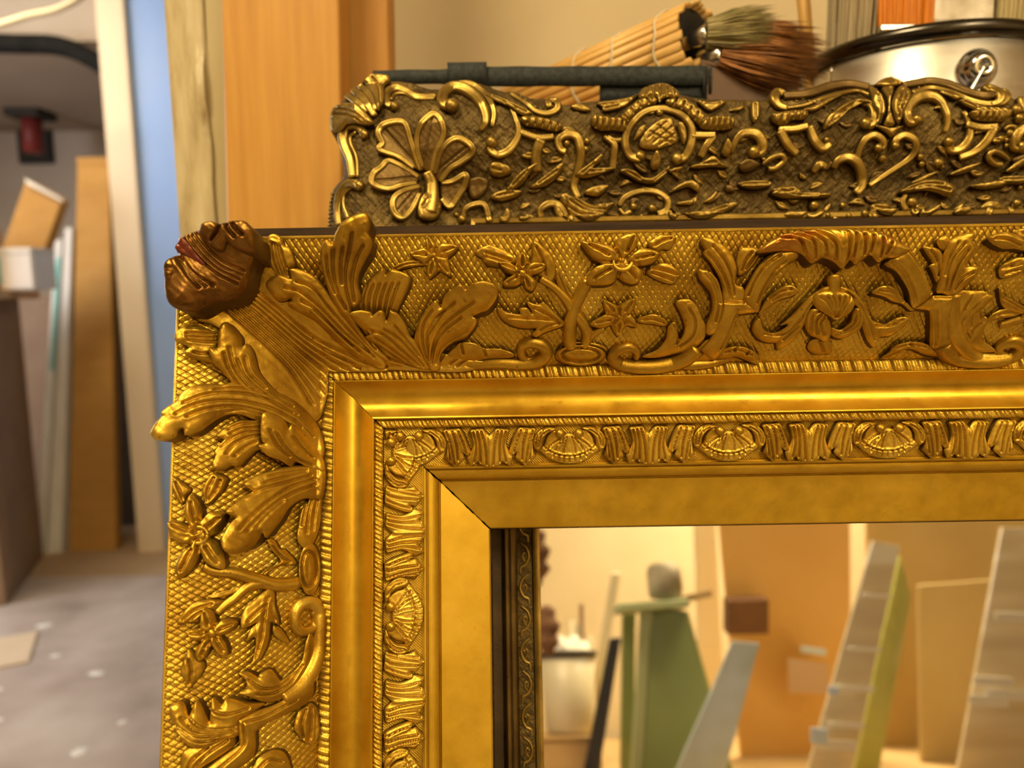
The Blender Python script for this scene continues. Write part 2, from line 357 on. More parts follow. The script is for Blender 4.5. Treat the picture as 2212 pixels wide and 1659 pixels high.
# ------------------------------------------------------------------ digitised relief (millimetres in the plane of each frame)
MAIN=[
{'t':'L','n':'acanthus_spine','m':'gold_leaf','f':0,'H':4.5,'R':5,'o':[(-133.6,103.7),(-128.6,110.1),(-125.2,113.2),(-118.5,117.5),(-113.4,124.1),(-110.5,131.6),(-106.7,135.4),(-102.4,136.2),(-99.1,129.5),(-92.7,122.9),(-82.1,111.1),(-73.2,101.5),(-63.6,94.2),(-55.1,87.3),(-52.7,83.9),(-82.4,84.1,1),(-82.8,71.5),(-87.9,58.1),(-95.6,63.7),(-105.0,71.8),(-112.7,82.0),(-118.8,92.3),(-123.2,98.8),(-128.3,102.1)],'v':[[(-125.2,112.2),(-113.9,101.7),(-98.9,85.4),(-88.9,66.6)],[(-124.0,113.7),(-112.8,103.3),(-97.6,87.3),(-86.3,69.6)],[(-122.9,115.2),(-111.7,105.1),(-96.3,89.2),(-82.8,72.2)],[(-121.7,116.7),(-110.5,106.8),(-95.0,91.1),(-79.2,74.8)],[(-120.6,118.3),(-109.4,108.5),(-93.7,93.1),(-75.8,77.5)],[(-119.4,119.8),(-107.8,109.9),(-91.6,94.6),(-72.3,80.1)],[(-117.6,120.9),(-105.9,111.2),(-89.4,96.0),(-69.0,82.8)],[(-115.9,122.1),(-104.1,112.4),(-87.2,97.4),(-65.6,85.5)],[(-114.2,123.2),(-102.3,113.7),(-85.1,98.8),(-61.6,87.8)]],'vd':1.0,'vw':1.0},
{'t':'L','n':'acanthus_leaf','m':'gold_leaf','f':1,'H':4,'R':2.5,'o':[(-103.2,132.3),(-101.9,138.5),(-100.0,142.3),(-96.8,143.5),(-93.7,141.7),(-92.7,138.3,1),(-90.0,136.8),(-88.8,133.5),(-88.8,129.2),(-92.3,127.4),(-90.4,122.7),(-96.7,123.7),(-99.2,127.5)],'v':[[(-98.2,138.9),(-98.0,132.2),(-96.1,123.7)],[(-97.0,138.6),(-96.4,131.9),(-94.6,124.3)],[(-95.8,138.2),(-94.9,131.5),(-93.1,124.9)],[(-94.6,137.9),(-93.3,131.2),(-91.5,125.5)]],'vd':1.1,'vw':0.8},
{'t':'L','n':'acanthus_leaf','m':'gold_leaf','f':0,'H':7.5,'R':4,'o':[(-102.7,121.0),(-99.5,123.7),(-95.1,124.8),(-89.9,123.2,1),(-90.7,127.2,1),(-86.8,127.4),(-79.5,124.5),(-75.6,119.9),(-71.1,112.6),(-66.2,105.2),(-59.6,97.2),(-53.7,91.8),(-51.6,86.9),(-55.0,84.8),(-64.3,89.1),(-73.8,96.4),(-82.5,105.3),(-90.5,110.0),(-94.6,112.7),(-91.4,115.0,1),(-98.5,114.1),(-101.4,117.3)],'v':[[(-93.6,119.1),(-86.1,117.2),(-78.1,110.3),(-69.8,101.0),(-59.0,92.4)],[(-86.9,113.6),(-80.3,109.9),(-71.7,100.1),(-63.5,92.4)],[(-87.8,121.8),(-80.5,119.0),(-74.6,111.2),(-66.9,101.9),(-56.7,89.9)],[(-81.4,109.9),(-75.2,103.9),(-66.7,95.3)]],'vd':1.0,'vw':0.9,'l':((-58.4,90.0),(-97.4,120.9),3)},
{'t':'L','n':'acanthus_leaf','m':'gold_leaf','f':0,'H':8,'R':4,'o':[(-74.2,120.7),(-75.1,127.7),(-74.9,132.8),(-72.5,137.1),(-70.2,138.4),(-68.1,136.7,1),(-65.6,141.7),(-61.2,145.9),(-54.1,148.6),(-50.3,147.8),(-49.6,143.7),(-51.1,140.4,1),(-49.6,137.2),(-50.9,133.4),(-54.1,129.5),(-57.5,124.8),(-58.8,120.4),(-58.3,114.7),(-60.8,110.2),(-62.0,107.0),(-59.9,100.9),(-54.0,94.2),(-49.4,88.8),(-55.0,89.4),(-62.2,97.6),(-70.0,108.0),(-72.8,114.9)],'v':[[(-58.2,139.9),(-60.9,132.2),(-64.1,123.6),(-64.2,114.7),(-61.7,105.6),(-55.2,93.7)],[(-68.0,133.6),(-69.4,125.8),(-69.1,117.0),(-66.2,110.3)],[(-53.8,135.1),(-58.3,129.1),(-61.3,121.3),(-61.8,113.4)],[(-71.6,131.1),(-71.9,124.1),(-70.2,117.1)],[(-63.2,134.4),(-65.4,127.5),(-66.2,120.5)]],'vd':1.2,'vw':1.2,'l':((-60.6,105.6),(-55.1,145.2),9)},
{'t':'L','n':'acanthus_leaf','m':'gold_leaf','f':0,'H':6,'R':3,'o':[(-61.3,109.5),(-58.9,116.2),(-55.6,121.2),(-50.7,125.1),(-46.5,127.2),(-45.2,124.4,1),(-42.7,126.3),(-38.6,125.7),(-34.6,124.1),(-33.6,122.1),(-36.0,117.7),(-40.5,111.7),(-42.9,108.7),(-47.7,105.6),(-55.1,105.8)],'v':[[(-55.1,120.2),(-57.9,114.6),(-58.8,106.3)],[(-51.9,120.3),(-54.8,114.9),(-56.2,106.8)],[(-48.7,120.4),(-51.7,115.1),(-53.6,107.3)],[(-45.6,120.5),(-48.6,115.4),(-51.1,107.8)],[(-42.4,120.6),(-45.5,115.6),(-48.5,108.3)],[(-39.2,120.7),(-42.4,115.8),(-46.0,108.7)]],'vd':0.9,'vw':0.8,'l':((-51.7,107.8),(-41.0,125.3),3)},
{'t':'L','n':'acanthus_leaf','m':'gold_leaf','f':0,'H':8,'R':4,'o':[(-64.6,107.4),(-59.4,109.3),(-54.1,108.6),(-53.9,107.1,1),(-49.8,109.4),(-47.6,108.4),(-47.3,105.1,1),(-45.0,109.7,1),(-41.1,108.0),(-38.2,103.9),(-36.5,98.8),(-34.3,97.2),(-31.7,93.5),(-29.0,84.4),(-38.1,85.9),(-46.3,90.3),(-52.9,94.5),(-58.8,97.9),(-56.6,99.7,1),(-60.7,102.7)],'v':[[(-55.8,100.5),(-49.5,98.7),(-43.1,93.5),(-34.2,85.8)],[(-49.0,101.3),(-42.4,97.2),(-36.0,90.8),(-31.6,85.1)],[(-54.6,97.7),(-48.1,93.5),(-40.3,88.1)],[(-43.8,102.9),(-39.2,97.7),(-33.5,90.2)]],'vd':0.8,'vw':0.8,'l':((-32.6,88.0),(-58.6,106.8),5)},
{'t':'L','n':'acanthus_leaf','m':'gold_leaf','f':0,'H':8.5,'R':4,'o':[(-28.9,83.7),(-33.9,91.8),(-35.3,97.2),(-33.1,102.9),(-30.4,106.9),(-25.4,111.3),(-22.3,113.2),(-20.0,110.2,1),(-17.7,114.9),(-13.2,117.6),(-9.4,118.9),(-7.2,116.9,1),(-3.5,119.0),(1.3,119.5),(6.0,118.2),(8.2,115.1),(6.3,111.3),(2.5,108.1),(-1.2,107.3),(-4.7,106.0,1),(-2.7,104.4),(-4.8,101.0),(-9.5,97.6),(-14.7,96.2),(-20.2,93.2),(-23.3,89.0),(-23.7,84.3)],'v':[[(-4.0,110.9),(-15.0,105.4),(-23.3,99.0),(-28.0,87.9)],[(-10.7,105.2),(-18.6,100.9),(-24.4,95.4),(-27.5,86.8)],[(-7.4,100.1),(-16.6,96.7),(-22.8,92.7),(-25.6,86.8)],[(-24.5,108.8),(-29.7,102.8),(-30.8,95.5),(-29.3,88.0)],[(-18.4,108.5),(-25.2,103.7),(-28.5,97.6),(-29.0,90.1)],[(-13.2,111.3),(-20.4,106.6),(-27.0,99.6)]],'vd':1.0,'vw':0.9,'l':((-27.1,89.6),(4.7,116.2),9)},
{'t':'L','n':'acanthus_base','m':'gold_leaf','f':0,'H':4.5,'R':4,'o':[(-86.9,90.8),(-83.3,89.9),(-68.1,85.8),(-52.9,84.7),(-38.5,83.9),(-18.8,82.8),(-9.0,83.3),(-1.7,85.5),(2.9,87.3),(-5.5,88.5),(-13.2,89.8),(-20.7,91.5),(-27.9,91.1),(-34.3,95.5),(-42.8,98.3),(-52.6,103.8),(-63.3,106.6),(-71.4,106.7),(-80.1,101.5)],'v':[[(-70.7,101.4),(-55.7,91.5),(-34.5,85.6)],[(-54.5,98.0),(-45.1,90.4),(-32.4,85.3)],[(-38.1,94.5),(-34.4,89.3),(-30.2,85.0)],[(-21.4,91.0),(-23.7,88.3),(-28.0,84.8)],[(-82.7,91.9),(-67.6,87.8),(-51.6,86.2)],[(-18.7,87.1),(-12.5,90.3),(-8.6,89.7)],[(-14.9,85.9),(-10.0,88.6),(-6.1,88.6)]],'vd':1.1,'vw':0.8},
{'t':'L','n':'acanthus_leaf','m':'gold_leaf','f':0,'H':5.5,'R':3,'o':[(-124.6,98.0),(-127.9,99.2),(-131.6,100.9),(-135.2,100.7),(-138.8,99.0),(-140.9,96.2),(-141.1,93.6),(-139.8,91.8),(-137.0,91.1),(-135.9,89.9,1),(-137.4,87.7),(-136.1,85.7),(-132.1,84.5),(-128.4,83.8),(-124.3,83.6),(-123.6,92.2)],'v':[[(-136.0,96.7),(-130.3,97.1),(-125.4,97.4)],[(-135.9,95.1),(-130.3,95.2),(-125.8,95.5)],[(-135.5,93.6),(-130.3,93.4),(-125.8,93.6)],[(-133.4,88.0),(-130.2,87.6),(-126.1,88.2)]],'vd':1.1,'vw':0.8,'l':((-125.3,93.1),(-140.3,94.1),3)},
{'t':'L','n':'acanthus_leaf','m':'gold_leaf','f':0,'H':8,'R':4,'o':[(-127.0,89.2),(-125.8,90.6),(-123.8,90.3,1),(-123.5,95.3),(-122.5,100.6),(-120.5,102.8),(-118.5,101.7),(-116.1,98.4),(-114.9,96.0),(-114.7,92.0,1),(-113.0,93.6),(-111.0,90.7),(-109.8,86.0),(-108.6,80.8),(-105.8,76.2),(-102.1,71.7),(-95.9,65.7),(-87.3,49.3),(-91.5,50.3),(-102.1,62.4),(-112.3,68.6),(-117.9,73.4),(-122.3,79.3),(-125.4,83.2)],'v':[[(-118.6,90.7),(-117.0,82.5),(-112.3,74.0),(-102.1,65.1),(-92.4,54.7)],[(-120.6,87.8),(-118.7,79.7),(-114.3,72.2),(-106.2,65.4)],[(-115.8,85.2),(-113.1,77.6),(-106.2,70.2),(-95.9,61.2)],[(-113.0,87.2),(-111.4,79.4),(-105.8,72.4)]],'vd':0.9,'vw':0.8,'l':((-95.9,60.1),(-120.5,100.4),5)},
{'t':'L','n':'acanthus_leaf','m':'gold_leaf','f':0,'H':8,'R':4.5,'o':[(-117.5,75.0),(-121.7,73.4),(-126.0,73.4),(-131.1,72.4),(-134.9,69.8),(-137.4,65.8),(-137.9,64.4,1),(-141.5,61.2),(-142.9,58.9),(-142.6,57.6,1),(-145.0,54.0),(-146.5,50.2),(-145.3,47.5),(-142.2,46.3),(-139.2,47.0),(-137.1,48.6),(-136.5,51.4),(-134.9,52.3),(-134.3,49.1,1),(-131.7,49.3),(-128.3,51.6),(-125.5,54.6),(-121.3,58.2),(-117.9,59.5),(-114.1,59.1),(-110.6,57.6),(-104.0,56.2),(-97.2,53.0),(-90.2,44.7),(-85.2,38.5),(-83.4,44.7),(-88.0,58.5),(-95.1,67.3),(-102.0,71.5),(-108.7,74.4)],'v':[[(-136.7,58.6),(-129.1,63.4),(-119.8,65.7),(-108.5,64.8),(-97.3,59.7),(-87.9,49.7)],[(-132.8,57.6),(-125.7,61.3),(-116.3,63.1),(-106.2,60.9),(-94.9,54.3)],[(-134.3,63.7),(-125.9,68.2),(-115.6,69.6),(-105.0,67.5),(-94.1,60.6)],[(-123.4,70.7),(-114.8,72.0),(-106.0,70.5),(-96.0,64.7)],[(-120.5,59.9),(-112.8,61.6),(-104.0,58.6)]],'vd':0.9,'vw':0.8,'l':((-95.0,59.9),(-143.3,51.3),8)},
{'t':'L','n':'acanthus_leaf','m':'gold_leaf','f':0,'H':6,'R':3,'o':[(-106.3,57.4),(-111.3,57.3),(-115.3,57.6),(-118.8,55.7),(-122.1,52.6),(-124.3,49.0),(-121.4,47.5,1),(-123.4,44.5),(-124.5,41.7),(-124.0,40.3,1),(-124.7,36.6),(-124.2,33.8),(-121.1,33.1),(-117.8,35.5,1),(-115.2,34.9),(-112.8,38.3),(-109.5,42.5),(-106.1,44.3)],'v':[[(-119.5,52.7),(-115.3,55.2),(-108.1,56.2)],[(-118.6,50.4),(-114.3,52.9),(-108.1,53.8)],[(-121.7,44.6),(-117.6,48.7),(-113.4,51.2),(-108.0,52.0)],[(-119.4,41.2),(-116.6,45.8),(-112.4,48.9),(-107.5,50.2)],[(-116.4,40.1),(-113.5,43.6),(-109.7,46.6)]],'vd':1,'vw':0.8,'l':((-107.6,51.4),(-122.0,35.5),3.5)},
{'t':'L','n':'acanthus_leaf','m':'gold_leaf','f':0,'H':10,'R':4,'o':[(-106.5,47.0),(-106.8,53.3),(-106.1,59.2),(-104.4,61.1),(-101.4,60.2),(-98.0,56.9),(-96.8,53.7,1),(-95.0,55.9),(-91.1,51.3),(-87.5,45.9),(-83.5,38.4),(-82.8,32.2),(-87.9,32.9),(-94.3,36.9),(-96.5,34.8),(-100.4,37.7),(-104.7,40.0),(-107.7,44.6),(-105.5,46.0,1)],'v':[[(-100.3,50.8),(-97.8,44.9),(-93.4,39.0),(-87.5,35.4)],[(-102.8,52.4),(-100.4,45.4),(-96.1,39.6)],[(-94.2,49.3),(-91.6,44.5),(-87.5,39.1)]],'vd':1.0,'vw':0.8,'l':((-87.5,37.2),(-104.4,58.7),5)},
{'t':'L','n':'acanthus_leaf','m':'gold_leaf','f':0,'H':9,'R':4,'o':[(-83.0,34.1),(-92.2,35.4),(-98.9,34.8),(-103.2,33.0),(-107.4,31.3),(-110.7,29.1),(-112.7,26.4),(-109.5,23.2,1),(-112.7,20.6),(-115.4,18.0),(-118.0,14.7),(-117.1,13.1),(-114.5,11.4,1),(-116.4,8.7),(-117.7,5.0),(-118.5,1.3),(-117.1,-2.7),(-114.5,-4.5),(-111.1,-4.3),(-107.7,-2.1),(-105.7,1.6),(-105.0,3.7,1),(-103.5,1.3),(-101.6,4.2),(-98.9,8.8),(-96.5,14.5),(-93.2,17.8),(-90.1,18.9),(-87.4,18.1),(-83.5,19.8)],'v':[[(-111.9,6.6),(-107.4,13.0),(-101.8,19.5),(-95.1,25.1),(-87.1,28.6)],[(-109.4,5.3),(-105.3,11.7),(-100.1,17.7),(-93.3,22.7),(-87.0,25.5)],[(-109.9,21.6),(-104.6,24.9),(-97.8,27.0),(-88.5,30.4)],[(-106.3,7.2),(-102.4,13.2),(-97.9,18.1)],[(-104.7,27.2),(-99.6,29.4),(-89.9,32.3)],[(-103.1,30.7),(-98.0,31.8),(-89.9,33.5)]],'vd':1.0,'vw':0.9,'l':((-87.5,28.6),(-114.6,0.4),9)},
{'t':'L','n':'acanthus_tail','m':'gold_leaf','f':0,'H':6,'R':4,'o':[(-89.7,19.4),(-92.4,14.0),(-93.7,6.3),(-94.2,0.4),(-93.1,-3.9),(-90.8,-5.9),(-88.3,-3.9),(-86.5,1.3),(-84.9,10.5),(-83.8,26.0),(-83.9,34.7),(-88.5,34.8)],'v':[[(-86.1,31.0),(-87.9,21.1),(-89.6,10.8),(-90.0,1.7)],[(-85.5,26.0),(-86.9,14.9),(-87.9,2.7)],[(-88.5,28.6),(-90.2,18.2),(-91.9,6.1)]],'vd':1,'vw':0.8},
{'t':'L','n':'leaf_curl','m':'bole_gold','f':12,'H':14,'R':12,'o':[(-140.4,123.5),(-140.1,126.1),(-137.7,128.4),(-135.1,129.7,1),(-136.3,132.9),(-133.0,137.6),(-127.7,139.7),(-125.1,140.6),(-123.3,142.9),(-119.4,143.8),(-115.4,142.8),(-109.9,143.9),(-104.4,143.6),(-101.6,140.7),(-101.1,138.4),(-101.6,131.2),(-105.0,125.1),(-107.1,119.8),(-111.5,114.6),(-116.9,111.1),(-122.4,109.2),(-128.7,104.3),(-134.0,104.8),(-137.0,106.1),(-139.2,109.9),(-140.2,116.4)],'v':[[(-131.7,136.2),(-125.7,128.0),(-118.9,121.7),(-111.6,118.1)],[(-129.9,137.1),(-124.1,129.2),(-117.6,123.2),(-110.2,119.9)],[(-128.1,137.9),(-122.5,130.4),(-116.2,124.6),(-108.8,121.6)],[(-126.3,138.8),(-120.9,131.5),(-114.9,126.1),(-107.4,123.3)],[(-135.1,128.1),(-130.0,120.0),(-125.8,114.9)],[(-133.9,127.8),(-128.8,120.5),(-123.4,115.8)],[(-132.6,127.4),(-127.6,120.9),(-121.0,116.7)]],'vd':1.2,'vw':1.1},
{'t':'L','n':'curl_lobe','m':'bole_gold','f':24,'H':7,'R':5,'o':[(-122.7,137.3),(-120.8,140.8),(-116.8,141.6),(-113.0,140.6),(-107.5,141.7),(-102.1,141.4),(-99.5,138.7),(-98.9,136.4),(-99.6,129.4),(-102.9,129.0),(-108.5,130.9),(-111.5,133.6,1),(-113.6,130.1),(-116.5,130.1),(-118.7,131.9),(-119.7,134.6)],'v':[[(-113.1,139.8),(-114.5,136.7),(-117.9,133.7)],[(-110.0,140.6),(-109.0,137.5),(-106.9,134.8)],[(-107.8,141.0),(-106.0,137.9),(-103.3,135.6)]],'vd':1.6,'vw':1.2},
{'t':'L','n':'curl_lobe','m':'bole_gold','f':19,'H':6,'R':5,'o':[(-140.0,122.3),(-139.3,125.9),(-136.8,127.8),(-134.3,125.9),(-132.1,120.0),(-132.8,116.9),(-135.6,115.6),(-139.0,117.3)],'v':[[(-139.2,122.8),(-136.7,122.1),(-134.6,123.3)],[(-135.3,116.6),(-134.9,119.7),(-132.9,121.0)]],'vd':1.4,'vw':1.2},
{'t':'L','n':'curl_lobe','m':'bole_gold','f':17,'H':6,'R':6,'o':[(-140.1,114.7),(-137.6,116.1),(-133.4,114.3),(-130.1,112.6),(-129.2,107.6),(-131.9,104.7),(-136.1,105.4),(-138.9,108.7)],'v':[[(-136.8,114.4),(-133.3,109.2),(-131.2,106.3)]],'vd':1,'vw':0.8},
{'t':'L','n':'curl_band','m':'red_bole','f':23,'H':4,'R':6,'o':[(-135.0,132.0),(-132.2,136.1),(-129.9,134.7),(-126.4,129.4),(-123.3,125.4),(-125.3,123.9),(-129.0,127.4),(-132.7,129.5)],'v':[],'vd':1.1,'vw':0.8},
{'t':'F','n':'star_flower','m':'gold_leaf','f':0,'ce':(-22.1,132.9),'ti':[(-25.2,141.7),(-10.5,136.8),(-14.5,123.9),(-25.0,123.2),(-33.8,133.8)],'va':[(-20.2,137.8),(-15.7,132.1),(-20.0,126.8),(-26.3,129.0),(-26.5,137.1)],'H':5,'cr':0,'o':[(-26.4,136.7,1),(-25.8,139.4),(-25.2,141.7),(-23.3,139.9),(-20.1,137.4,1),(-16.8,138.2),(-10.5,136.8),(-12.3,134.1),(-15.7,131.7,1),(-15.0,128.3),(-14.5,123.9),(-17.5,125.2),(-19.9,126.5,1),(-22.4,124.7),(-25.0,123.2),(-26.2,125.8),(-26.2,128.7,1),(-30.3,131.2),(-33.8,133.8),(-30.0,135.4)]},
{'t':'L','n':'leaf_stem','m':'gold_leaf','f':0,'H':3.5,'R':2,'o':[(-44.0,126.9),(-40.2,129.6),(-34.1,131.1),(-26.9,131.0),(-25.8,129.4),(-33.1,128.6),(-39.2,127.2),(-42.9,125.9)],'v':[[(-41.6,127.5),(-35.4,129.7),(-27.5,130.3)]],'vd':1.05,'vw':0.8},
{'t':'L','n':'sprig_leaf','m':'gold_leaf','f':0,'H':3,'R':2,'o':[(-2.9,134.1),(3.2,137.3),(7.9,136.4),(15.0,133.0),(17.3,129.3),(8.9,127.7),(2.3,128.9),(0.7,131.2,1)],'v':[[(2.5,133.8),(8.4,132.1),(13.8,130.4)],[(3.0,132.2),(7.8,130.8),(11.4,129.4)]],'vd':0.9,'vw':0.8},
{'t':'L','n':'sprig_leaf','m':'gold_leaf','f':0,'H':3,'R':2,'o':[(23.3,127.1),(24.3,132.4),(24.5,137.7),(26.4,138.7),(30.6,135.5),(34.7,130.6),(35.7,124.8),(33.3,121.4),(29.9,122.8)],'v':[[(26.4,136.1),(29.3,130.7),(31.1,123.8)]],'vd':0.9,'vw':0.8},
{'t':'L','n':'sprig_leaf','m':'gold_leaf','f':0,'H':3,'R':1.6,'o':[(35.8,127.1),(39.0,123.1),(43.1,115.7),(44.5,111.0),(42.4,111.6),(38.5,117.4),(36.0,122.1)],'v':[[(37.2,124.2),(40.3,118.4),(43.2,112.6)]],'vd':0.9,'vw':0.8},
{'t':'F','n':'sprig_flower','m':'gold_leaf','f':1,'ce':(19.8,124.6),'ti':[(19.7,133.1),(30.9,127.8),(23.8,117.0),(10.3,119.3),(8.1,129.0)],'va':[(23.3,128.9),(23.9,123.9),(19.6,121.1),(14.9,124.1),(16.4,128.3)],'H':6.5,'cr':1.9,'o':[(16.4,127.8,1),(17.1,130.9),(19.7,133.3),(22.1,131.1),(23.3,128.5,1),(26.2,129.0),(30.9,127.8),(29.2,125.0),(23.8,123.5,1),(26.2,120.9),(25.6,118.3),(23.8,116.9),(20.8,118.4),(19.6,120.7,1),(16.0,119.0),(10.2,119.2),(11.2,121.6),(14.9,123.7,1),(11.3,125.3),(8.1,129.0),(12.6,129.2)]},
{'t':'S','n':'stem','m':'gold_leaf','f':0,'p':[(28.1,123.3),(34.8,119.5),(40.4,114.7),(44.6,109.4)],'r':[2.2,2.2,2.6,2.6],'b':0,'fl':1.0},
{'t':'S','n':'stem','m':'gold_leaf','f':0,'p':[(51.7,121.8),(48.9,117.2),(45.4,110.9),(43.5,104.6),(43.2,98.3),(44.1,93.9)],'r':[2.6,2.8,3.2,3.6,3.6,3.4],'b':0,'fl':1.0},
{'t':'S','n':'stem','m':'gold_leaf','f':0,'p':[(45.2,108.8),(48.8,105.1),(52.0,99.7),(51.1,93.8)],'r':[2.6,3,3,2.6],'b':0,'fl':1.0},
{'t':'L','n':'lobed_leaf','m':'gold_leaf','f':0,'H':5,'R':3,'o':[(6.9,110.6),(12.7,108.2),(18.5,107.5,1),(18.1,109.9),(21.6,110.4),(24.5,107.7,1),(21.7,112.7),(26.3,111.8),(29.9,112.9,1),(36.2,107.7),(40.8,103.4),(36.4,101.4),(30.7,99.8),(26.3,98.0),(24.1,99.3),(26.4,101.5,1),(18.1,101.9),(11.3,104.0),(7.7,107.2)],'v':[[(12.6,106.1),(21.9,105.6),(31.3,105.1),(38.8,103.5)],[(25.6,109.8),(30.6,107.7),(36.9,104.5)],[(27.6,100.4),(31.9,102.5),(37.6,103.2)]],'vd':1.1,'vw':0.8,'l':((38.8,103.5),(11.4,106.7),2)},
{'t':'F','n':'large_flower','m':'gold_leaf','f':1,'ce':(67.1,128.2),'ti':[(47.4,137.1),(72.8,140.5),(84.9,131.2),(75.7,119.0),(50.4,119.4)],'va':[(63.1,135.0),(73.3,133.6),(74.5,127.2),(65.5,122.7),(57.6,128.1)],'H':7,'cr':4.4,'o':[(57.4,127.6,1),(53.1,129.8),(49.2,133.5),(47.4,137.1),(52.9,136.9),(58.8,136.0),(62.9,134.3,1),(64.7,138.0),(68.1,139.8),(72.8,140.5),(74.1,137.3),(73.0,133.1,1),(76.5,133.9),(81.3,133.2),(85.1,131.2),(82.2,128.0),(78.1,126.8),(74.3,126.6,1),(76.5,124.2),(76.2,120.6),(72.7,119.1),(68.4,120.2),(65.3,122.3,1),(63.6,120.0),(58.9,118.8),(50.4,119.4),(51.5,123.0),(53.8,126.1)]},
{'t':'L','n':'sprig_leaf','m':'gold_leaf','f':0,'H':3,'R':2,'o':[(79.2,136.3),(83.0,139.5),(86.5,140.6),(92.6,139.3),(90.3,134.3),(86.2,134.1),(82.7,132.5)],'v':[[(82.5,135.7),(86.6,137.8),(90.1,138.8)]],'vd':0.9,'vw':0.8},
{'t':'L','n':'sprig_leaf','m':'gold_leaf','f':0,'H':3.5,'R':2,'o':[(78.9,124.5),(81.2,126.6),(85.3,128.4),(90.7,127.5),(95.4,123.8),(93.3,119.7),(87.8,120.2),(82.1,122.4)],'v':[[(81.8,126.1),(87.9,124.9),(94.1,123.3)],[(82.0,124.2),(87.6,122.3),(91.9,120.9)]],'vd':1.05,'vw':0.8},
{'t':'F','n':'star_flower','m':'gold_leaf','f':0,'ce':(67.9,105.4),'ti':[(59.0,113.2),(74.3,113.5),(76.4,101.5),(67.8,97.7),(52.9,102.8)],'va':[(66.6,110.6),(73.1,107.3),(71.8,102.6),(63.6,102.7),(60.7,107.5)],'H':5,'cr':0,'o':[(60.6,107.3,1),(59.4,110.5),(59.0,113.2),(62.7,112.0),(66.5,110.6,1),(70.0,112.6),(74.3,113.5),(74.8,110.2),(73.0,107.1,1),(75.8,104.4),(76.4,101.5),(74.2,101.8),(71.6,102.4,1),(69.4,99.8),(67.8,97.7),(65.3,99.8),(63.5,102.5,1),(59.2,101.3),(52.9,102.8),(56.4,105.3)]},
{'t':'L','n':'sprig_leaf','m':'gold_leaf','f':0,'H':3.5,'R':2,'o':[(75.9,104.7),(80.7,106.5),(85.6,107.0),(92.0,103.8),(91.4,101.7),(85.0,102.7),(79.2,103.3)],'v':[[(78.4,104.6),(84.7,104.6),(89.9,103.2)]],'vd':1.05,'vw':0.8},
{'t':'S','n':'stem','m':'gold_leaf','f':0,'p':[(51.3,94.4),(54.5,98.9),(60.6,102.0)],'r':[2.4,2.2,1.8],'b':0,'fl':1.0},
{'t':'L','n':'oval_boss','m':'gold_leaf','f':0,'H':6,'R':4,'o':[(62.6,89.5),(62.1,88.2),(60.3,86.9),(57.5,86.0),(53.7,85.2),(49.6,85.0),(45.4,85.4),(41.7,86.2),(38.7,87.2),(36.7,88.5),(36.0,89.9),(36.6,91.3),(38.4,92.5),(41.3,93.4),(44.9,94.0),(49.0,94.2),(53.0,93.9),(56.8,93.2),(59.8,92.2),(61.8,90.9)],'v':[[(58.9,89.6),(58.5,88.7),(57.2,87.8),(55.2,87.2),(52.5,86.8),(49.5,86.7),(46.5,86.9),(43.8,87.3),(41.7,88.0),(40.3,88.9),(39.7,89.9),(40.2,90.8),(41.5,91.6),(43.5,92.3),(46.2,92.7),(49.1,92.8),(52.0,92.6),(54.7,92.1),(56.9,91.4),(58.3,90.5),(58.9,89.6)]],'vd':1.5,'vw':1.0},
{'t':'L','n':'sprig_leaf','m':'gold_leaf','f':0,'H':3,'R':3,'o':[(40.1,94.0),(43.9,95.6),(52.9,95.5),(61.4,93.7),(62.3,91.5),(49.1,94.5)],'v':[],'vd':0.9,'vw':0.8},
{'t':'S','n':'scroll','m':'gold_leaf','f':0,'p':[(-18.9,85.7),(-7.0,86.7),(6.2,87.4),(18.0,86.9),(26.5,87.6),(31.3,90.9),(29.6,94.7),(23.8,96.1),(19.3,94.6),(18.7,91.1),(21.9,88.5),(26.5,89.3)],'r':[2.5,3,3.4,3.6,3.8,3.8,3.6,3.2,2.8,2.4,2.2,1.8],'b':0,'fl':1.0},
{'t':'L','n':'scroll_leaf','m':'gold_leaf','f':0,'H':4,'R':3,'o':[(-23.1,88.8),(-18.1,92.6),(-12.2,96.3),(-4.9,95.9),(-0.3,93.7),(7.8,93.3),(15.1,91.0),(12.8,89.4),(1.1,89.0),(-12.2,87.0),(-20.1,86.3)],'v':[[(-12.0,95.8),(-11.1,91.4)],[(-0.6,93.4),(0.5,90.2)]],'vd':1.1,'vw':0.8},
{'t':'S','n':'scroll','m':'gold_leaf','f':0,'p':[(78.3,88.6),(78.5,91.3),(74.3,93.5),(69.2,92.8),(66.1,89.9),(68.8,86.5),(77.3,84.3),(90.4,84.4),(102.0,87.4),(109.3,92.5)],'r':[2.0,2.4,2.8,3.2,3.6,3.8,4,4.4,5,5],'b':0,'fl':1.0},
{'t':'L','n':'scroll_leaf','m':'gold_leaf','f':0,'H':6.5,'R':4,'o':[(98.9,96.0),(100.5,100.8),(97.6,106.6),(94.5,111.6),(100.4,112.8),(105.1,109.9),(108.5,104.9),(111.1,101.2),(111.6,95.9),(106.9,91.6),(97.7,89.6),(88.3,88.1),(81.1,88.7),(87.7,91.4),(91.9,96.1),(92.3,101.4),(95.7,103.2)],'v':[[(101.0,108.6),(105.0,103.3),(105.1,97.0),(99.1,92.3)],[(94.8,101.4),(99.1,98.2),(97.5,93.4)]],'vd':1,'vw':0.8},
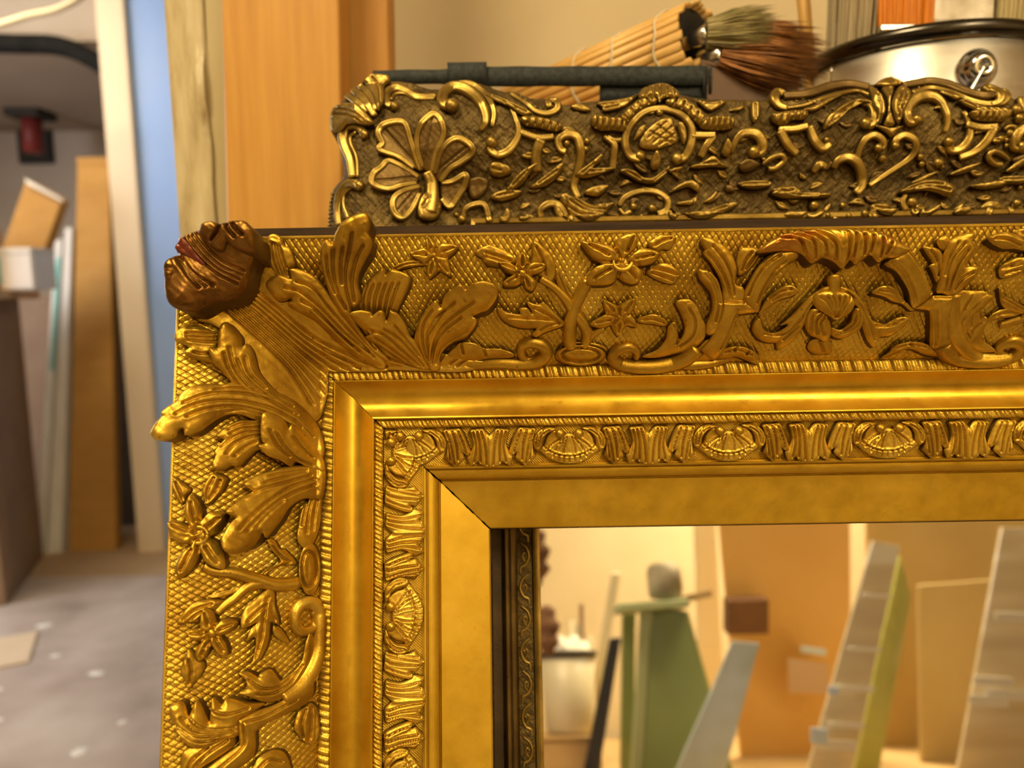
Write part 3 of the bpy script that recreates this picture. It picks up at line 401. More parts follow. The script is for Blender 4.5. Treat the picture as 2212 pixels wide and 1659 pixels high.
{'t':'L','n':'acanthus_leaf','m':'gold_leaf','f':0,'H':7,'R':3.5,'o':[(111.0,101.1),(112.6,108.4),(110.9,114.6),(107.4,118.3),(104.6,121.0),(103.6,124.7),(108.4,124.1),(113.0,120.8),(115.9,115.6),(117.8,110.4),(118.5,104.1),(116.8,97.8),(112.3,97.9)],'v':[[(106.8,122.5),(111.7,117.7),(115.0,110.4),(115.1,102.6)],[(108.6,123.0),(113.7,116.7),(115.9,110.4)]],'vd':0.9,'vw':0.8},
{'t':'L','n':'acanthus_leaf','m':'gold_leaf','f':0,'H':7,'R':3.5,'o':[(118.0,110.9),(116.1,116.6),(113.5,121.9),(109.2,127.6),(105.3,131.4),(106.1,132.9,1),(104.1,135.6),(104.3,138.3),(109.6,137.7),(114.5,134.9),(117.3,132.8,1),(120.4,128.5),(122.1,124.3),(122.4,118.6),(126.3,117.0),(127.4,111.3)],'v':[[(106.5,131.4),(112.4,126.0),(117.6,118.7),(120.5,112.4)],[(109.3,134.0),(115.1,128.1),(119.7,120.7),(122.1,113.4)]],'vd':0.9,'vw':0.8},
{'t':'L','n':'sprig_leaf','m':'gold_leaf','f':0,'H':5,'R':3,'o':[(121.4,128.4),(123.3,133.6),(128.0,134.2),(131.9,133.2),(132.3,130.3),(130.1,126.1),(125.8,122.5),(122.7,123.1)],'v':[[(128.3,131.4),(125.7,128.3),(124.4,124.1)],[(130.7,130.8),(128.2,127.2),(126.1,124.6)]],'vd':1.1,'vw':0.8},
{'t':'L','n':'scroll_stalk','m':'gold_leaf','f':0,'H':7.5,'R':4,'o':[(117.4,111.9,1),(127.2,111.7,1),(135.7,106.7,1),(126.0,105.8,1),(125.1,101.9),(124.2,95.6),(122.2,89.1),(118.4,86.5),(113.2,88.7),(110.1,90.9),(114.0,95.7),(116.3,102.0),(117.4,107.2)],'v':[[(125.0,105.0),(123.0,97.7),(120.4,90.8)],[(118.3,110.6),(127.5,110.4)]],'vd':0.9,'vw':0.8},
{'t':'L','n':'arch_band','m':'gold_leaf','f':0,'H':8,'R':4,'o':[(126.5,111.7),(128.2,118.4),(130.9,124.0),(135.0,129.2),(140.5,131.7),(148.8,132.1),(150.4,128.9),(146.0,126.4),(141.9,122.8),(138.5,118.2),(136.5,113.1),(135.6,106.6),(132.2,108.0)],'v':[[(128.6,113.2),(131.0,119.9),(134.9,125.5),(140.8,129.6)],[(133.6,110.0),(135.8,116.7),(139.5,122.8),(144.8,126.9)]],'vd':1,'vw':0.8},
{'t':'L','n':'arch_band','m':'gold_leaf','f':0,'H':8,'R':4,'o':[(191.7,125.7),(196.1,129.3),(202.1,131.1),(207.3,126.4),(212.6,120.8),(217.2,114.7),(218.6,112.4),(213.4,107.7),(210.6,108.0),(206.7,114.0),(202.5,118.6),(197.6,122.8)],'v':[[(194.2,126.1),(201.2,121.4),(206.9,114.9),(211.3,108.9)],[(201.8,130.1),(208.4,124.0),(214.1,117.5),(217.3,112.9)]],'vd':1,'vw':0.8},
{'t':'L','n':'arch_crest','m':'worn_gold','f':3,'H':9,'R':6,'o':[(130.2,130.2),(132.1,133.0),(135.5,135.3),(142.7,138.3),(151.2,139.3),(157.5,140.2),(171.0,139.6),(181.4,139.0),(188.9,136.9),(195.6,133.6),(201.4,130.2),(195.7,127.6),(190.6,127.2),(187.3,125.5),(182.9,128.6),(180.8,127.3),(176.6,124.9),(173.6,126.7),(171.1,123.1),(166.9,125.6),(164.2,126.8),(160.9,127.6),(155.8,125.6),(151.1,129.1),(146.3,130.7),(138.1,130.8)],'v':[[(140.3,136.4),(148.0,134.7),(152.6,127.9)],[(145.6,137.6),(153.8,134.6),(157.0,127.3)],[(150.9,138.1),(158.8,134.5),(162.1,127.8)],[(156.2,138.4),(164.3,133.5),(166.6,126.8)],[(170.5,138.6),(172.2,124.8)],[(174.1,137.2),(174.3,127.6)],[(177.8,136.5),(179.3,128.5)],[(182.1,136.1),(182.1,129.4)],[(186.6,135.0),(187.3,127.4)],[(191.2,133.0),(189.3,128.3)]],'vd':1.2,'vw':0.9},
{'t':'L','n':'sprig_leaf','m':'gold_leaf','f':0,'H':4.5,'R':3,'o':[(136.5,106.3),(138.2,112.0),(142.6,115.9),(147.4,117.9),(151.7,116.6),(153.9,114.5),(150.3,113.0),(144.9,111.5),(140.3,108.3)],'v':[[(139.9,112.5),(144.6,114.9),(149.6,115.7)],[(141.3,111.4),(145.6,113.3),(148.9,113.9)]],'vd':1.1,'vw':0.8,'l':((138.0,107.8),(152.7,115.0),2)},
{'t':'L','n':'sprig_leaf','m':'gold_leaf','f':0,'H':4.5,'R':3,'o':[(213.4,107.0),(206.9,110.8),(199.3,116.0),(193.4,116.8),(188.9,114.4),(190.0,113.4),(195.5,112.4),(201.4,110.3),(206.4,109.2),(211.4,106.6)],'v':[[(192.3,114.8),(199.1,113.5),(206.2,109.9)],[(196.0,115.8),(202.1,113.1),(208.0,109.4)]],'vd':1.1,'vw':0.8,'l':((211.0,107.5),(190.7,114.4),2)},
{'t':'L','n':'base_leaf','m':'gold_leaf','f':0,'H':5,'R':3,'o':[(119.2,87.5),(122.1,91.3),(130.0,92.6),(136.9,91.1),(143.0,87.4),(141.7,84.1),(137.3,85.9),(130.2,87.9),(124.7,86.6)],'v':[[(123.1,89.9),(129.9,90.9),(137.7,88.6)],[(128.9,92.0),(128.3,89.8)],[(136.4,90.8),(135.1,88.7)]],'vd':1.1,'vw':0.8},
{'t':'L','n':'base_leaf','m':'gold_leaf','f':0,'H':5,'R':3,'o':[(103.6,87.5),(104.5,91.8),(108.9,92.3),(112.6,95.7),(118.4,95.4),(119.5,88.9),(116.4,85.9),(108.5,85.7)],'v':[[(114.8,94.4),(112.4,91.2),(110.0,87.9)]],'vd':1.1,'vw':0.8},
{'t':'S','n':'scroll','m':'gold_leaf','f':0,'p':[(95.7,85.1),(107.5,84.9),(118.0,85.7),(126.7,87.6)],'r':[2.4,3.4,3,2.0],'b':0,'fl':1.0},
{'t':'L','n':'palmette_arm','m':'gold_leaf','f':0,'H':6,'R':3.5,'o':[(134.9,99.3),(134.8,103.2),(137.3,104.2),(141.2,99.2),(146.7,98.0),(151.9,101.2),(148.3,101.1,1),(153.5,106.0),(158.0,111.7),(164.8,116.6),(168.5,117.1),(170.4,114.2),(164.3,111.8),(160.8,106.7),(160.3,100.9),(157.3,94.3),(151.0,90.8),(148.5,93.8,1),(143.5,94.1),(138.7,95.8)],'v':[[(141.1,97.3),(150.6,96.8),(156.4,101.7),(161.4,109.9)],[(151.3,94.6),(157.5,100.4)]],'vd':0.9,'vw':0.8},
{'t':'L','n':'palmette_arm','m':'gold_leaf','f':0,'H':6,'R':3.5,'o':[(173.1,114.2),(173.2,117.0),(180.3,114.8),(186.5,110.2),(190.7,105.3),(194.3,102.5),(200.6,100.7,1),(203.9,102.6),(206.0,103.7),(211.5,103.6),(211.7,100.7),(207.1,96.1),(200.8,95.1),(199.9,91.1),(195.3,93.8),(190.8,98.7),(187.4,103.8),(183.0,109.1),(177.7,112.2)],'v':[[(177.1,114.1),(185.8,108.3),(193.6,99.8),(198.6,93.9)],[(195.9,99.8),(203.9,100.1),(208.5,102.5)]],'vd':0.9,'vw':0.8},
{'t':'L','n':'palmette_bell','m':'gold_leaf','f':0,'H':8,'R':4,'o':[(165.9,121.0),(167.7,115.0,1),(163.5,114.6),(160.3,111.9),(163.8,107.4),(166.7,105.9),(170.9,103.6),(173.9,102.1),(177.4,103.5),(180.3,105.6),(181.2,109.5),(177.7,113.5),(173.1,114.9,1),(171.3,121.4)],'v':[[(164.1,111.8),(168.4,108.8),(173.1,103.3)],[(166.9,111.8),(170.0,108.8),(173.3,103.3)],[(169.7,111.7),(171.6,108.8),(173.5,103.3)],[(172.5,111.6),(173.3,108.7),(173.8,103.3)],[(175.3,111.6),(174.9,108.7),(174.0,103.3)],[(178.1,111.5),(176.5,108.7),(174.2,103.3)]],'vd':0.9,'vw':0.8,'l':((170.5,114.5),(173.8,102.3),4)},
{'t':'L','n':'palmette_volute','m':'gold_leaf','f':0,'H':7,'R':4,'o':[(160.5,101.0),(159.8,105.6),(162.4,107.9),(167.6,106.9),(172.3,102.7),(173.9,99.8),(175.1,96.1),(173.6,93.6),(168.3,95.6),(164.4,96.9)],'v':[[(163.8,98.6),(162.4,104.2),(166.1,106.5)],[(167.7,97.1),(164.9,101.8),(167.0,105.5)],[(171.2,96.6),(167.4,100.9),(169.1,104.1)]],'vd':1,'vw':0.8},
{'t':'L','n':'palmette_volute','m':'gold_leaf','f':0,'H':7,'R':4,'o':[(182.7,107.6),(186.8,106.8),(189.0,102.9),(188.9,98.7),(185.4,96.4),(181.5,94.9),(175.9,96.3),(173.9,99.8),(178.8,98.8),(181.4,100.7),(182.8,103.4)],'v':[[(185.4,106.2),(186.6,101.5),(183.7,97.8),(177.5,96.5)],[(183.9,104.3),(184.2,100.6),(180.3,97.9)]],'vd':1,'vw':0.8},
{'t':'L','n':'base_leaf','m':'gold_leaf','f':0,'H':3.5,'R':4,'o':[(166.0,91.6),(167.2,95.1),(175.9,94.5),(179.7,89.2),(176.2,88.7),(170.9,88.7)],'v':[[(171.0,94.1),(175.1,89.7)]],'vd':1.05,'vw':0.8},
{'t':'L','n':'scroll_stalk','m':'gold_leaf','f':0,'H':7.5,'R':4,'o':[(218.9,112.3,1),(228.7,112.1,1),(231.5,104.5),(235.9,96.1),(242.7,90.3),(250.8,83.4),(238.5,85.7),(231.1,89.7),(227.5,91.9),(221.0,104.7),(219.1,106.3,1),(211.7,107.1,1),(213.8,108.0)],'v':[[(222.0,106.0),(225.4,100.0),(230.1,91.4)],[(219.9,111.1),(228.0,111.0)]],'vd':0.9,'vw':0.8},
{'t':'L','n':'acanthus_leaf','m':'gold_leaf','f':0,'H':7,'R':3.5,'o':[(220.6,113.9),(219.7,120.4),(219.2,126.8),(219.7,131.5),(221.1,135.2),(225.4,137.5),(231.8,138.4),(231.8,134.5),(233.7,131.2),(232.6,128.0),(231.0,124.3,1),(237.0,123.9),(237.2,120.1),(234.9,117.4),(231.8,114.2),(229.6,111.7),(223.7,113.0)],'v':[[(227.2,133.2),(223.2,127.7),(222.7,120.3),(223.7,114.3)],[(229.8,130.8),(226.6,124.9),(225.4,118.4),(225.5,113.9)],[(234.7,121.1),(230.3,118.4),(228.0,114.3)],[(224.0,133.7),(221.6,127.7),(221.6,120.3)]],'vd':1,'vw':0.8},
{'t':'L','n':'acanthus_leaf','m':'gold_leaf','f':0,'H':5,'R':3,'o':[(209.5,132.6),(213.4,132.9),(217.3,131.8),(220.0,128.1),(221.0,120.7),(220.0,117.9),(215.9,122.6),(214.2,124.9),(215.6,125.9,1)],'v':[[(213.3,131.0),(217.5,126.3),(219.7,120.7)]],'vd':1.1,'vw':0.8},
{'t':'L','n':'sprig_leaf','m':'gold_leaf','f':0,'H':5,'R':3,'o':[(218.5,131.4),(215.6,135.2),(217.9,137.5),(220.0,137.5),(222.0,135.1),(220.6,131.4)],'v':[],'vd':1.1,'vw':0.8},
{'t':'L','n':'scroll_leaf','m':'gold_leaf','f':0,'H':6,'R':4,'o':[(230.2,111.2),(232.2,114.4),(237.1,114.3),(245.4,113.7),(246.4,111.0),(245.1,107.7),(247.2,103.1),(250.1,100.3),(246.9,97.5),(252.3,94.1),(261.1,90.2),(263.6,88.2),(253.8,88.4),(245.5,92.3),(238.8,98.1),(233.7,104.7)],'v':[[(237.9,111.1),(236.7,106.5),(239.4,99.9),(247.2,93.2)],[(242.0,109.2),(240.9,104.6),(243.9,98.9)]],'vd':1,'vw':0.8},
{'t':'S','n':'scroll','m':'gold_leaf','f':0,'p':[(230.4,114.0),(231.7,107.1),(236.0,99.6),(243.2,92.9),(253.9,87.0),(263.7,85.2),(273.1,86.0),(277.9,88.1),(276.5,91.0),(271.9,92.5),(266.8,91.6),(267.0,88.7),(272.4,87.0)],'r':[4,4.5,5,5,4.6,4.2,3.8,3.6,3.4,3.0,2.8,2.4,2.0],'b':0,'fl':1.0},
{'t':'L','n':'base_leaf','m':'gold_leaf','f':0,'H':5,'R':3,'o':[(206.3,86.5),(208.9,89.1),(210.4,91.7),(218.6,93.3),(226.6,92.2),(232.9,89.2),(239.4,86.2),(228.9,87.4),(218.6,90.2),(212.0,87.6)],'v':[[(211.6,90.5),(218.3,91.9),(226.3,90.8)],[(217.8,92.8),(220.0,90.9)]],'vd':1.1,'vw':0.8},
{'t':'L','n':'base_leaf','m':'gold_leaf','f':0,'H':5,'R':4,'o':[(229.8,90.7),(233.3,94.5),(237.0,93.0),(241.3,89.6),(247.6,86.1),(239.6,85.7)],'v':[],'vd':1.1,'vw':0.8},
{'t':'L','n':'large_petal','m':'gold_leaf','f':1,'H':6,'R':4,'o':[(238.6,135.2),(241.9,137.6),(246.0,138.4),(251.4,137.0),(256.1,134.6),(258.7,130.3),(252.2,131.1),(245.8,131.4)],'v':[[(241.3,135.3),(246.7,134.7),(254.0,132.3)]],'vd':1.1,'vw':0.8},
{'t':'L','n':'sprig_leaf','m':'gold_leaf','f':0,'H':4,'R':3,'o':[(254.1,123.1),(255.5,126.8),(261.4,128.6),(266.6,123.9),(260.5,122.1)],'v':[],'vd':1.1,'vw':0.8},
{'t':'L','n':'lobed_leaf','m':'gold_leaf','f':0,'H':5,'R':3,'o':[(251.0,115.4),(255.4,111.9),(266.4,107.6),(274.1,105.2),(274.6,102.4),(265.5,104.8),(257.8,106.8),(254.0,110.1)],'v':[[(254.7,111.0),(262.9,107.6),(271.1,104.7)]],'vd':1.1,'vw':0.8},
{'t':'S','n':'stem','m':'gold_leaf','f':0,'p':[(259.9,100.1),(264.7,101.4),(270.0,103.2)],'r':[2,2.4,2.6],'b':0,'fl':1.0},
{'t':'F','n':'large_flower','m':'gold_leaf','f':1,'ce':(-129.7,4.1),'ti':[(-133.1,22.6),(-120.1,13.2),(-120.0,-11.6),(-136.5,-14.7),(-141.5,10.5)],'va':[(-129.5,11.0),(-126.8,2.6),(-129.3,-3.8),(-133.5,-0.3),(-134.2,8.5)],'H':7,'cr':4.2,'o':[(-133.5,8.3,1),(-135.3,13.6),(-134.8,19.0),(-133.1,22.6),(-130.2,19.4),(-128.7,15.0),(-128.8,11.1,1),(-126.0,14.3),(-122.9,14.4),(-119.9,13.2),(-120.9,8.5),(-123.1,4.7),(-126.1,2.7,1),(-123.4,0.9),(-120.6,-4.3),(-119.9,-11.6),(-124.0,-10.6),(-127.2,-7.6),(-128.7,-3.7,1),(-131.2,-10.0),(-133.8,-13.0),(-136.5,-14.7),(-137.8,-9.5),(-136.4,-4.3),(-132.8,-0.1,1),(-138.0,1.8),(-140.6,5.7),(-141.5,10.5),(-137.8,10.4)]},
{'t':'L','n':'sprig_leaf','m':'gold_leaf','f':0,'H':3.5,'R':2,'o':[(-140.6,30.4),(-137.4,27.9),(-134.2,24.7),(-135.8,21.7),(-137.3,18.2),(-140.6,22.4),(-141.6,26.3)],'v':[[(-140.0,27.9),(-138.2,24.0),(-136.9,20.1)]],'vd':1.05,'vw':0.8},
{'t':'L','n':'sprig_leaf','m':'gold_leaf','f':0,'H':4,'R':2,'o':[(-127.7,17.0),(-129.4,21.5),(-129.7,24.9),(-128.0,29.4),(-125.3,32.3),(-120.5,29.8),(-121.5,24.7),(-124.1,20.8)],'v':[[(-125.3,29.9),(-127.4,24.8),(-127.7,19.2)],[(-122.9,28.7),(-124.2,24.2),(-126.8,19.8)]],'vd':1.1,'vw':0.8},
{'t':'S','n':'stem','m':'gold_leaf','f':0,'p':[(-129.0,-10.2),(-125.0,-12.7),(-117.7,-14.3),(-108.9,-18.5),(-102.0,-22.0),(-94.4,-22.3)],'r':[2.2,2.4,2.8,3.2,3.6,3.4],'b':0,'fl':1.0},
{'t':'L','n':'lobed_leaf','m':'gold_leaf','f':0,'H':4,'R':2.5,'o':[(-108.7,-17.8),(-105.8,-13.8),(-100.5,-11.0),(-104.1,-4.6),(-105.6,0.6),(-102.6,-0.9),(-100.6,-5.0),(-98.9,-5.2,1),(-95.1,-10.8),(-94.8,-13.4),(-100.0,-13.0),(-104.4,-15.3),(-106.7,-18.7)],'v':[[(-103.1,-3.4),(-100.1,-8.2),(-96.6,-11.6)],[(-106.8,-16.5),(-102.9,-13.6),(-97.1,-12.5)]],'vd':1.1,'vw':0.8},
{'t':'L','n':'oval_boss','m':'gold_leaf','f':0,'H':6,'R':4,'o':[(-84.8,-16.7),(-85.0,-20.6),(-85.8,-24.2),(-86.7,-26.9),(-87.8,-28.5),(-89.1,-28.9),(-90.4,-28.0),(-91.5,-26.0),(-92.5,-23.0),(-93.1,-19.4),(-93.3,-15.5),(-93.2,-11.6),(-92.6,-8.1),(-91.8,-5.4),(-90.7,-3.8),(-89.4,-3.3),(-88.1,-4.1),(-86.9,-6.1),(-86.0,-9.1),(-85.1,-12.7)],'v':[[(-86.3,-16.6),(-86.4,-19.3),(-86.8,-21.7),(-87.4,-23.5),(-88.2,-24.5),(-89.1,-24.8),(-90.1,-24.2),(-90.9,-22.8),(-91.6,-20.8),(-92.0,-18.3),(-92.2,-15.6),(-92.1,-13.0),(-91.7,-10.6),(-91.1,-8.8),(-90.3,-7.7),(-89.3,-7.4),(-88.4,-8.0),(-87.6,-9.3),(-86.9,-11.4),(-86.5,-13.9),(-86.3,-16.6)]],'vd':1.5,'vw':1.0},
{'t':'S','n':'stem','m':'gold_leaf','f':0,'p':[(-101.8,-22.5),(-108.6,-20.3),(-113.0,-21.5),(-117.2,-25.8),(-121.0,-28.9),(-123.8,-32.1)],'r':[3,3,2.6,2.4,2.2,2],'b':0,'fl':1.0},
{'t':'L','n':'sprig_leaf','m':'gold_leaf','f':0,'H':3,'R':1.6,'o':[(-127.0,-24.0),(-122.3,-22.5),(-115.6,-21.1),(-110.3,-19.8),(-111.7,-21.8),(-116.5,-23.3),(-122.3,-25.1)],'v':[[(-125.7,-23.9),(-119.4,-22.6),(-113.2,-21.0)]],'vd':0.9,'vw':0.8},
{'t':'F','n':'sprig_flower','m':'gold_leaf','f':1,'ce':(-123.8,-39.7),'ti':[(-127.0,-28.5),(-114.6,-36.3),(-118.1,-50.7),(-127.8,-51.8),(-133.0,-38.8)],'va':[(-122.8,-36.1),(-121.5,-42.2),(-124.5,-45.5),(-128.4,-43.5),(-128.8,-37.6)],'H':6.5,'cr':2.2,'o':[(-128.2,-37.4,1),(-128.3,-32.7),(-127.0,-28.5),(-123.8,-30.3),(-122.3,-35.8,1),(-119.4,-34.2),(-114.6,-36.3),(-116.9,-40.2),(-120.9,-41.9,1),(-118.7,-45.8),(-118.1,-50.7),(-121.5,-49.4),(-123.9,-45.2,1),(-125.3,-48.8),(-127.8,-51.8),(-129.6,-47.6),(-127.8,-43.2,1),(-130.8,-41.7),(-133.0,-38.8),(-130.9,-37.0)]},
{'t':'L','n':'sprig_leaf','m':'gold_leaf','f':0,'H':3,'R':2,'o':[(-137.9,-34.6),(-135.5,-29.7),(-131.6,-26.0),(-126.2,-25.3),(-120.8,-26.3),(-123.6,-30.4),(-127.5,-31.7),(-129.4,-35.1),(-133.8,-34.7)],'v':[[(-135.4,-33.2),(-131.5,-29.5),(-125.2,-27.3)],[(-132.9,-33.5),(-129.5,-30.9),(-126.1,-29.5)]],'vd':0.9,'vw':0.8},
{'t':'L','n':'sprig_leaf','m':'gold_leaf','f':0,'H':3.5,'R':2,'o':[(-134.3,-49.5),(-132.9,-46.2),(-129.3,-50.2),(-126.9,-53.4),(-127.9,-57.9),(-130.5,-61.0),(-132.5,-63.6),(-134.5,-58.7,1),(-135.9,-55.0)],'v':[[(-132.7,-50.8),(-131.6,-55.6),(-132.2,-61.3)]],'vd':1.05,'vw':0.8},
{'t':'L','n':'lobed_leaf','m':'gold_leaf','f':0,'H':5,'R':3,'o':[(-105.5,-23.7),(-102.6,-23.6),(-101.9,-31.2),(-100.6,-37.0),(-100.1,-40.9,1),(-103.2,-39.0),(-103.6,-46.7),(-105.2,-52.3),(-107.2,-55.9),(-111.4,-57.7),(-109.0,-54.9),(-108.4,-45.0),(-111.4,-45.9),(-110.6,-41.0),(-108.3,-38.2,1),(-113.3,-40.0),(-114.0,-35.1),(-112.5,-30.5),(-109.3,-27.4)],'v':[[(-104.0,-27.1),(-105.2,-35.5),(-105.8,-45.0),(-107.7,-53.4)],[(-104.9,-30.6),(-108.1,-33.7),(-110.8,-36.8)],[(-103.0,-29.7),(-102.3,-34.8),(-101.3,-38.7)]],'vd':1.1,'vw':0.8,'l':((-104.0,-25.8),(-108.1,-55.1),2.5)},
{'t':'L','n':'sprig_leaf','m':'gold_leaf','f':0,'H':3,'R':2,'o':[(-102.7,-40.6),(-99.7,-43.1),(-96.7,-50.1),(-99.7,-48.8),(-102.6,-45.0)],'v':[],'vd':0.9,'vw':0.8},
{'t':'S','n':'scroll','m':'gold_leaf','f':0,'p':[(-88.6,-36.8),(-87.0,-41.1),(-88.4,-45.9),(-92.4,-46.2),(-94.9,-42.4),(-95.0,-36.7),(-92.6,-32.7),(-88.6,-33.2),(-86.0,-38.7),(-85.9,-47.9),(-86.3,-56.9),(-88.7,-65.2),(-93.1,-72.0),(-99.3,-76.2)],'r':[2,2.3,2.6,2.8,3,3.2,3.4,3.6,3.8,4,4.4,4.8,5,4.6],'b':0,'fl':1.0},
{'t':'L','n':'scroll_leaf','m':'gold_leaf','f':0,'H':6,'R':4,'o':[(-114.2,-59.8),(-111.3,-59.4),(-107.2,-63.2,1),(-106.6,-61.3),(-102.8,-60.7),(-99.3,-67.0,1),(-95.1,-64.5),(-91.7,-59.8),(-90.4,-51.3),(-88.4,-46.7),(-86.8,-56.2),(-89.2,-66.3),(-93.0,-73.2),(-99.7,-75.7),(-104.9,-75.1),(-109.2,-72.0),(-113.8,-68.7),(-111.2,-67.3,1),(-111.7,-63.6)],'v':[[(-110.3,-63.3),(-105.0,-68.3),(-98.8,-68.9),(-93.1,-63.8)],[(-106.9,-70.2),(-100.7,-71.4),(-95.0,-68.2),(-91.2,-61.9)]],'vd':1,'vw':0.8},
{'t':'L','n':'acanthus_leaf','m':'gold_leaf','f':0,'H':7.5,'R':4,'o':[(-138.1,-69.3),(-133.6,-68.2),(-131.4,-74.8,1),(-128.3,-68.5),(-123.8,-78.8,1),(-123.1,-68.4),(-119.7,-72.0,1),(-117.4,-69.6),(-110.8,-73.1),(-104.5,-75.4),(-108.8,-78.3),(-113.2,-80.0),(-112.9,-85.9),(-114.7,-87.4),(-118.9,-87.4),(-124.5,-89.7),(-130.7,-87.3),(-135.2,-80.9),(-137.8,-74.3)],'v':[[(-135.8,-76.9),(-128.4,-82.7),(-120.8,-84.3),(-114.3,-84.3)],[(-134.7,-79.3),(-127.4,-85.1),(-120.8,-86.1)],[(-131.0,-74.8),(-124.7,-80.6),(-114.3,-82.6)],[(-122.0,-73.8),(-117.3,-76.0),(-109.8,-75.6)],[(-133.4,-74.4),(-127.0,-81.2),(-115.2,-83.5)]],'vd':1,'vw':0.8},
{'t':'L','n':'scroll_stalk','m':'gold_leaf','f':0,'H':7.5,'R':4.5,'o':[(-113.7,-79.8,1),(-107.9,-77.6),(-101.3,-77.0),(-92.8,-73.6),(-87.4,-71.1),(-87.4,-78.0),(-91.7,-81.5),(-98.4,-83.1),(-103.1,-84.5),(-107.5,-87.0,1),(-107.8,-97.1),(-113.0,-101.2),(-118.5,-106.0),(-129.8,-103.0),(-122.9,-96.9),(-113.2,-91.0,1)],'v':[[(-111.1,-81.1),(-103.1,-80.6),(-92.7,-76.7)],[(-111.5,-82.2),(-110.9,-91.1),(-116.8,-96.8),(-123.2,-101.3)]],'vd':1,'vw':0.8},
{'t':'L','n':'acanthus_leaf','m':'gold_leaf','f':0,'H':6,'R':3.5,'o':[(-134.5,-102.5),(-134.0,-94.8),(-133.6,-89.9),(-130.1,-87.7),(-120.2,-86.0),(-114.9,-87.4),(-115.2,-91.4),(-120.9,-95.0),(-127.9,-98.9),(-130.1,-103.4)],'v':[[(-117.3,-87.9),(-124.7,-92.3),(-130.3,-98.9)],[(-123.9,-89.1),(-129.5,-93.5),(-132.1,-99.6)]],'vd':1.1,'vw':0.8},
{'t':'L','n':'base_leaf','m':'gold_leaf','f':0,'H':5,'R':3.5,'o':[(-94.2,-90.4),(-93.0,-83.4),(-90.6,-82.1),(-88.0,-81.2),(-85.2,-86.7),(-84.4,-96.1),(-86.8,-100.4),(-89.9,-99.2),(-92.4,-94.7)],'v':[[(-89.6,-83.4),(-91.0,-89.7),(-90.5,-96.8)],[(-87.7,-83.5),(-87.6,-91.1),(-88.0,-97.8)]],'vd':1.1,'vw':0.8},
{'t':'L','n':'palmette_arm','m':'gold_leaf','f':0,'H':5,'R':4,'o':[(-108.8,-106.5),(-107.9,-100.9),(-105.6,-98.5),(-101.4,-97.8),(-97.4,-100.7),(-95.4,-107.0),(-96.0,-111.5)],'v':[[(-106.0,-103.9),(-102.3,-101.2),(-98.0,-104.1)]],'vd':1.1,'vw':0.8}]
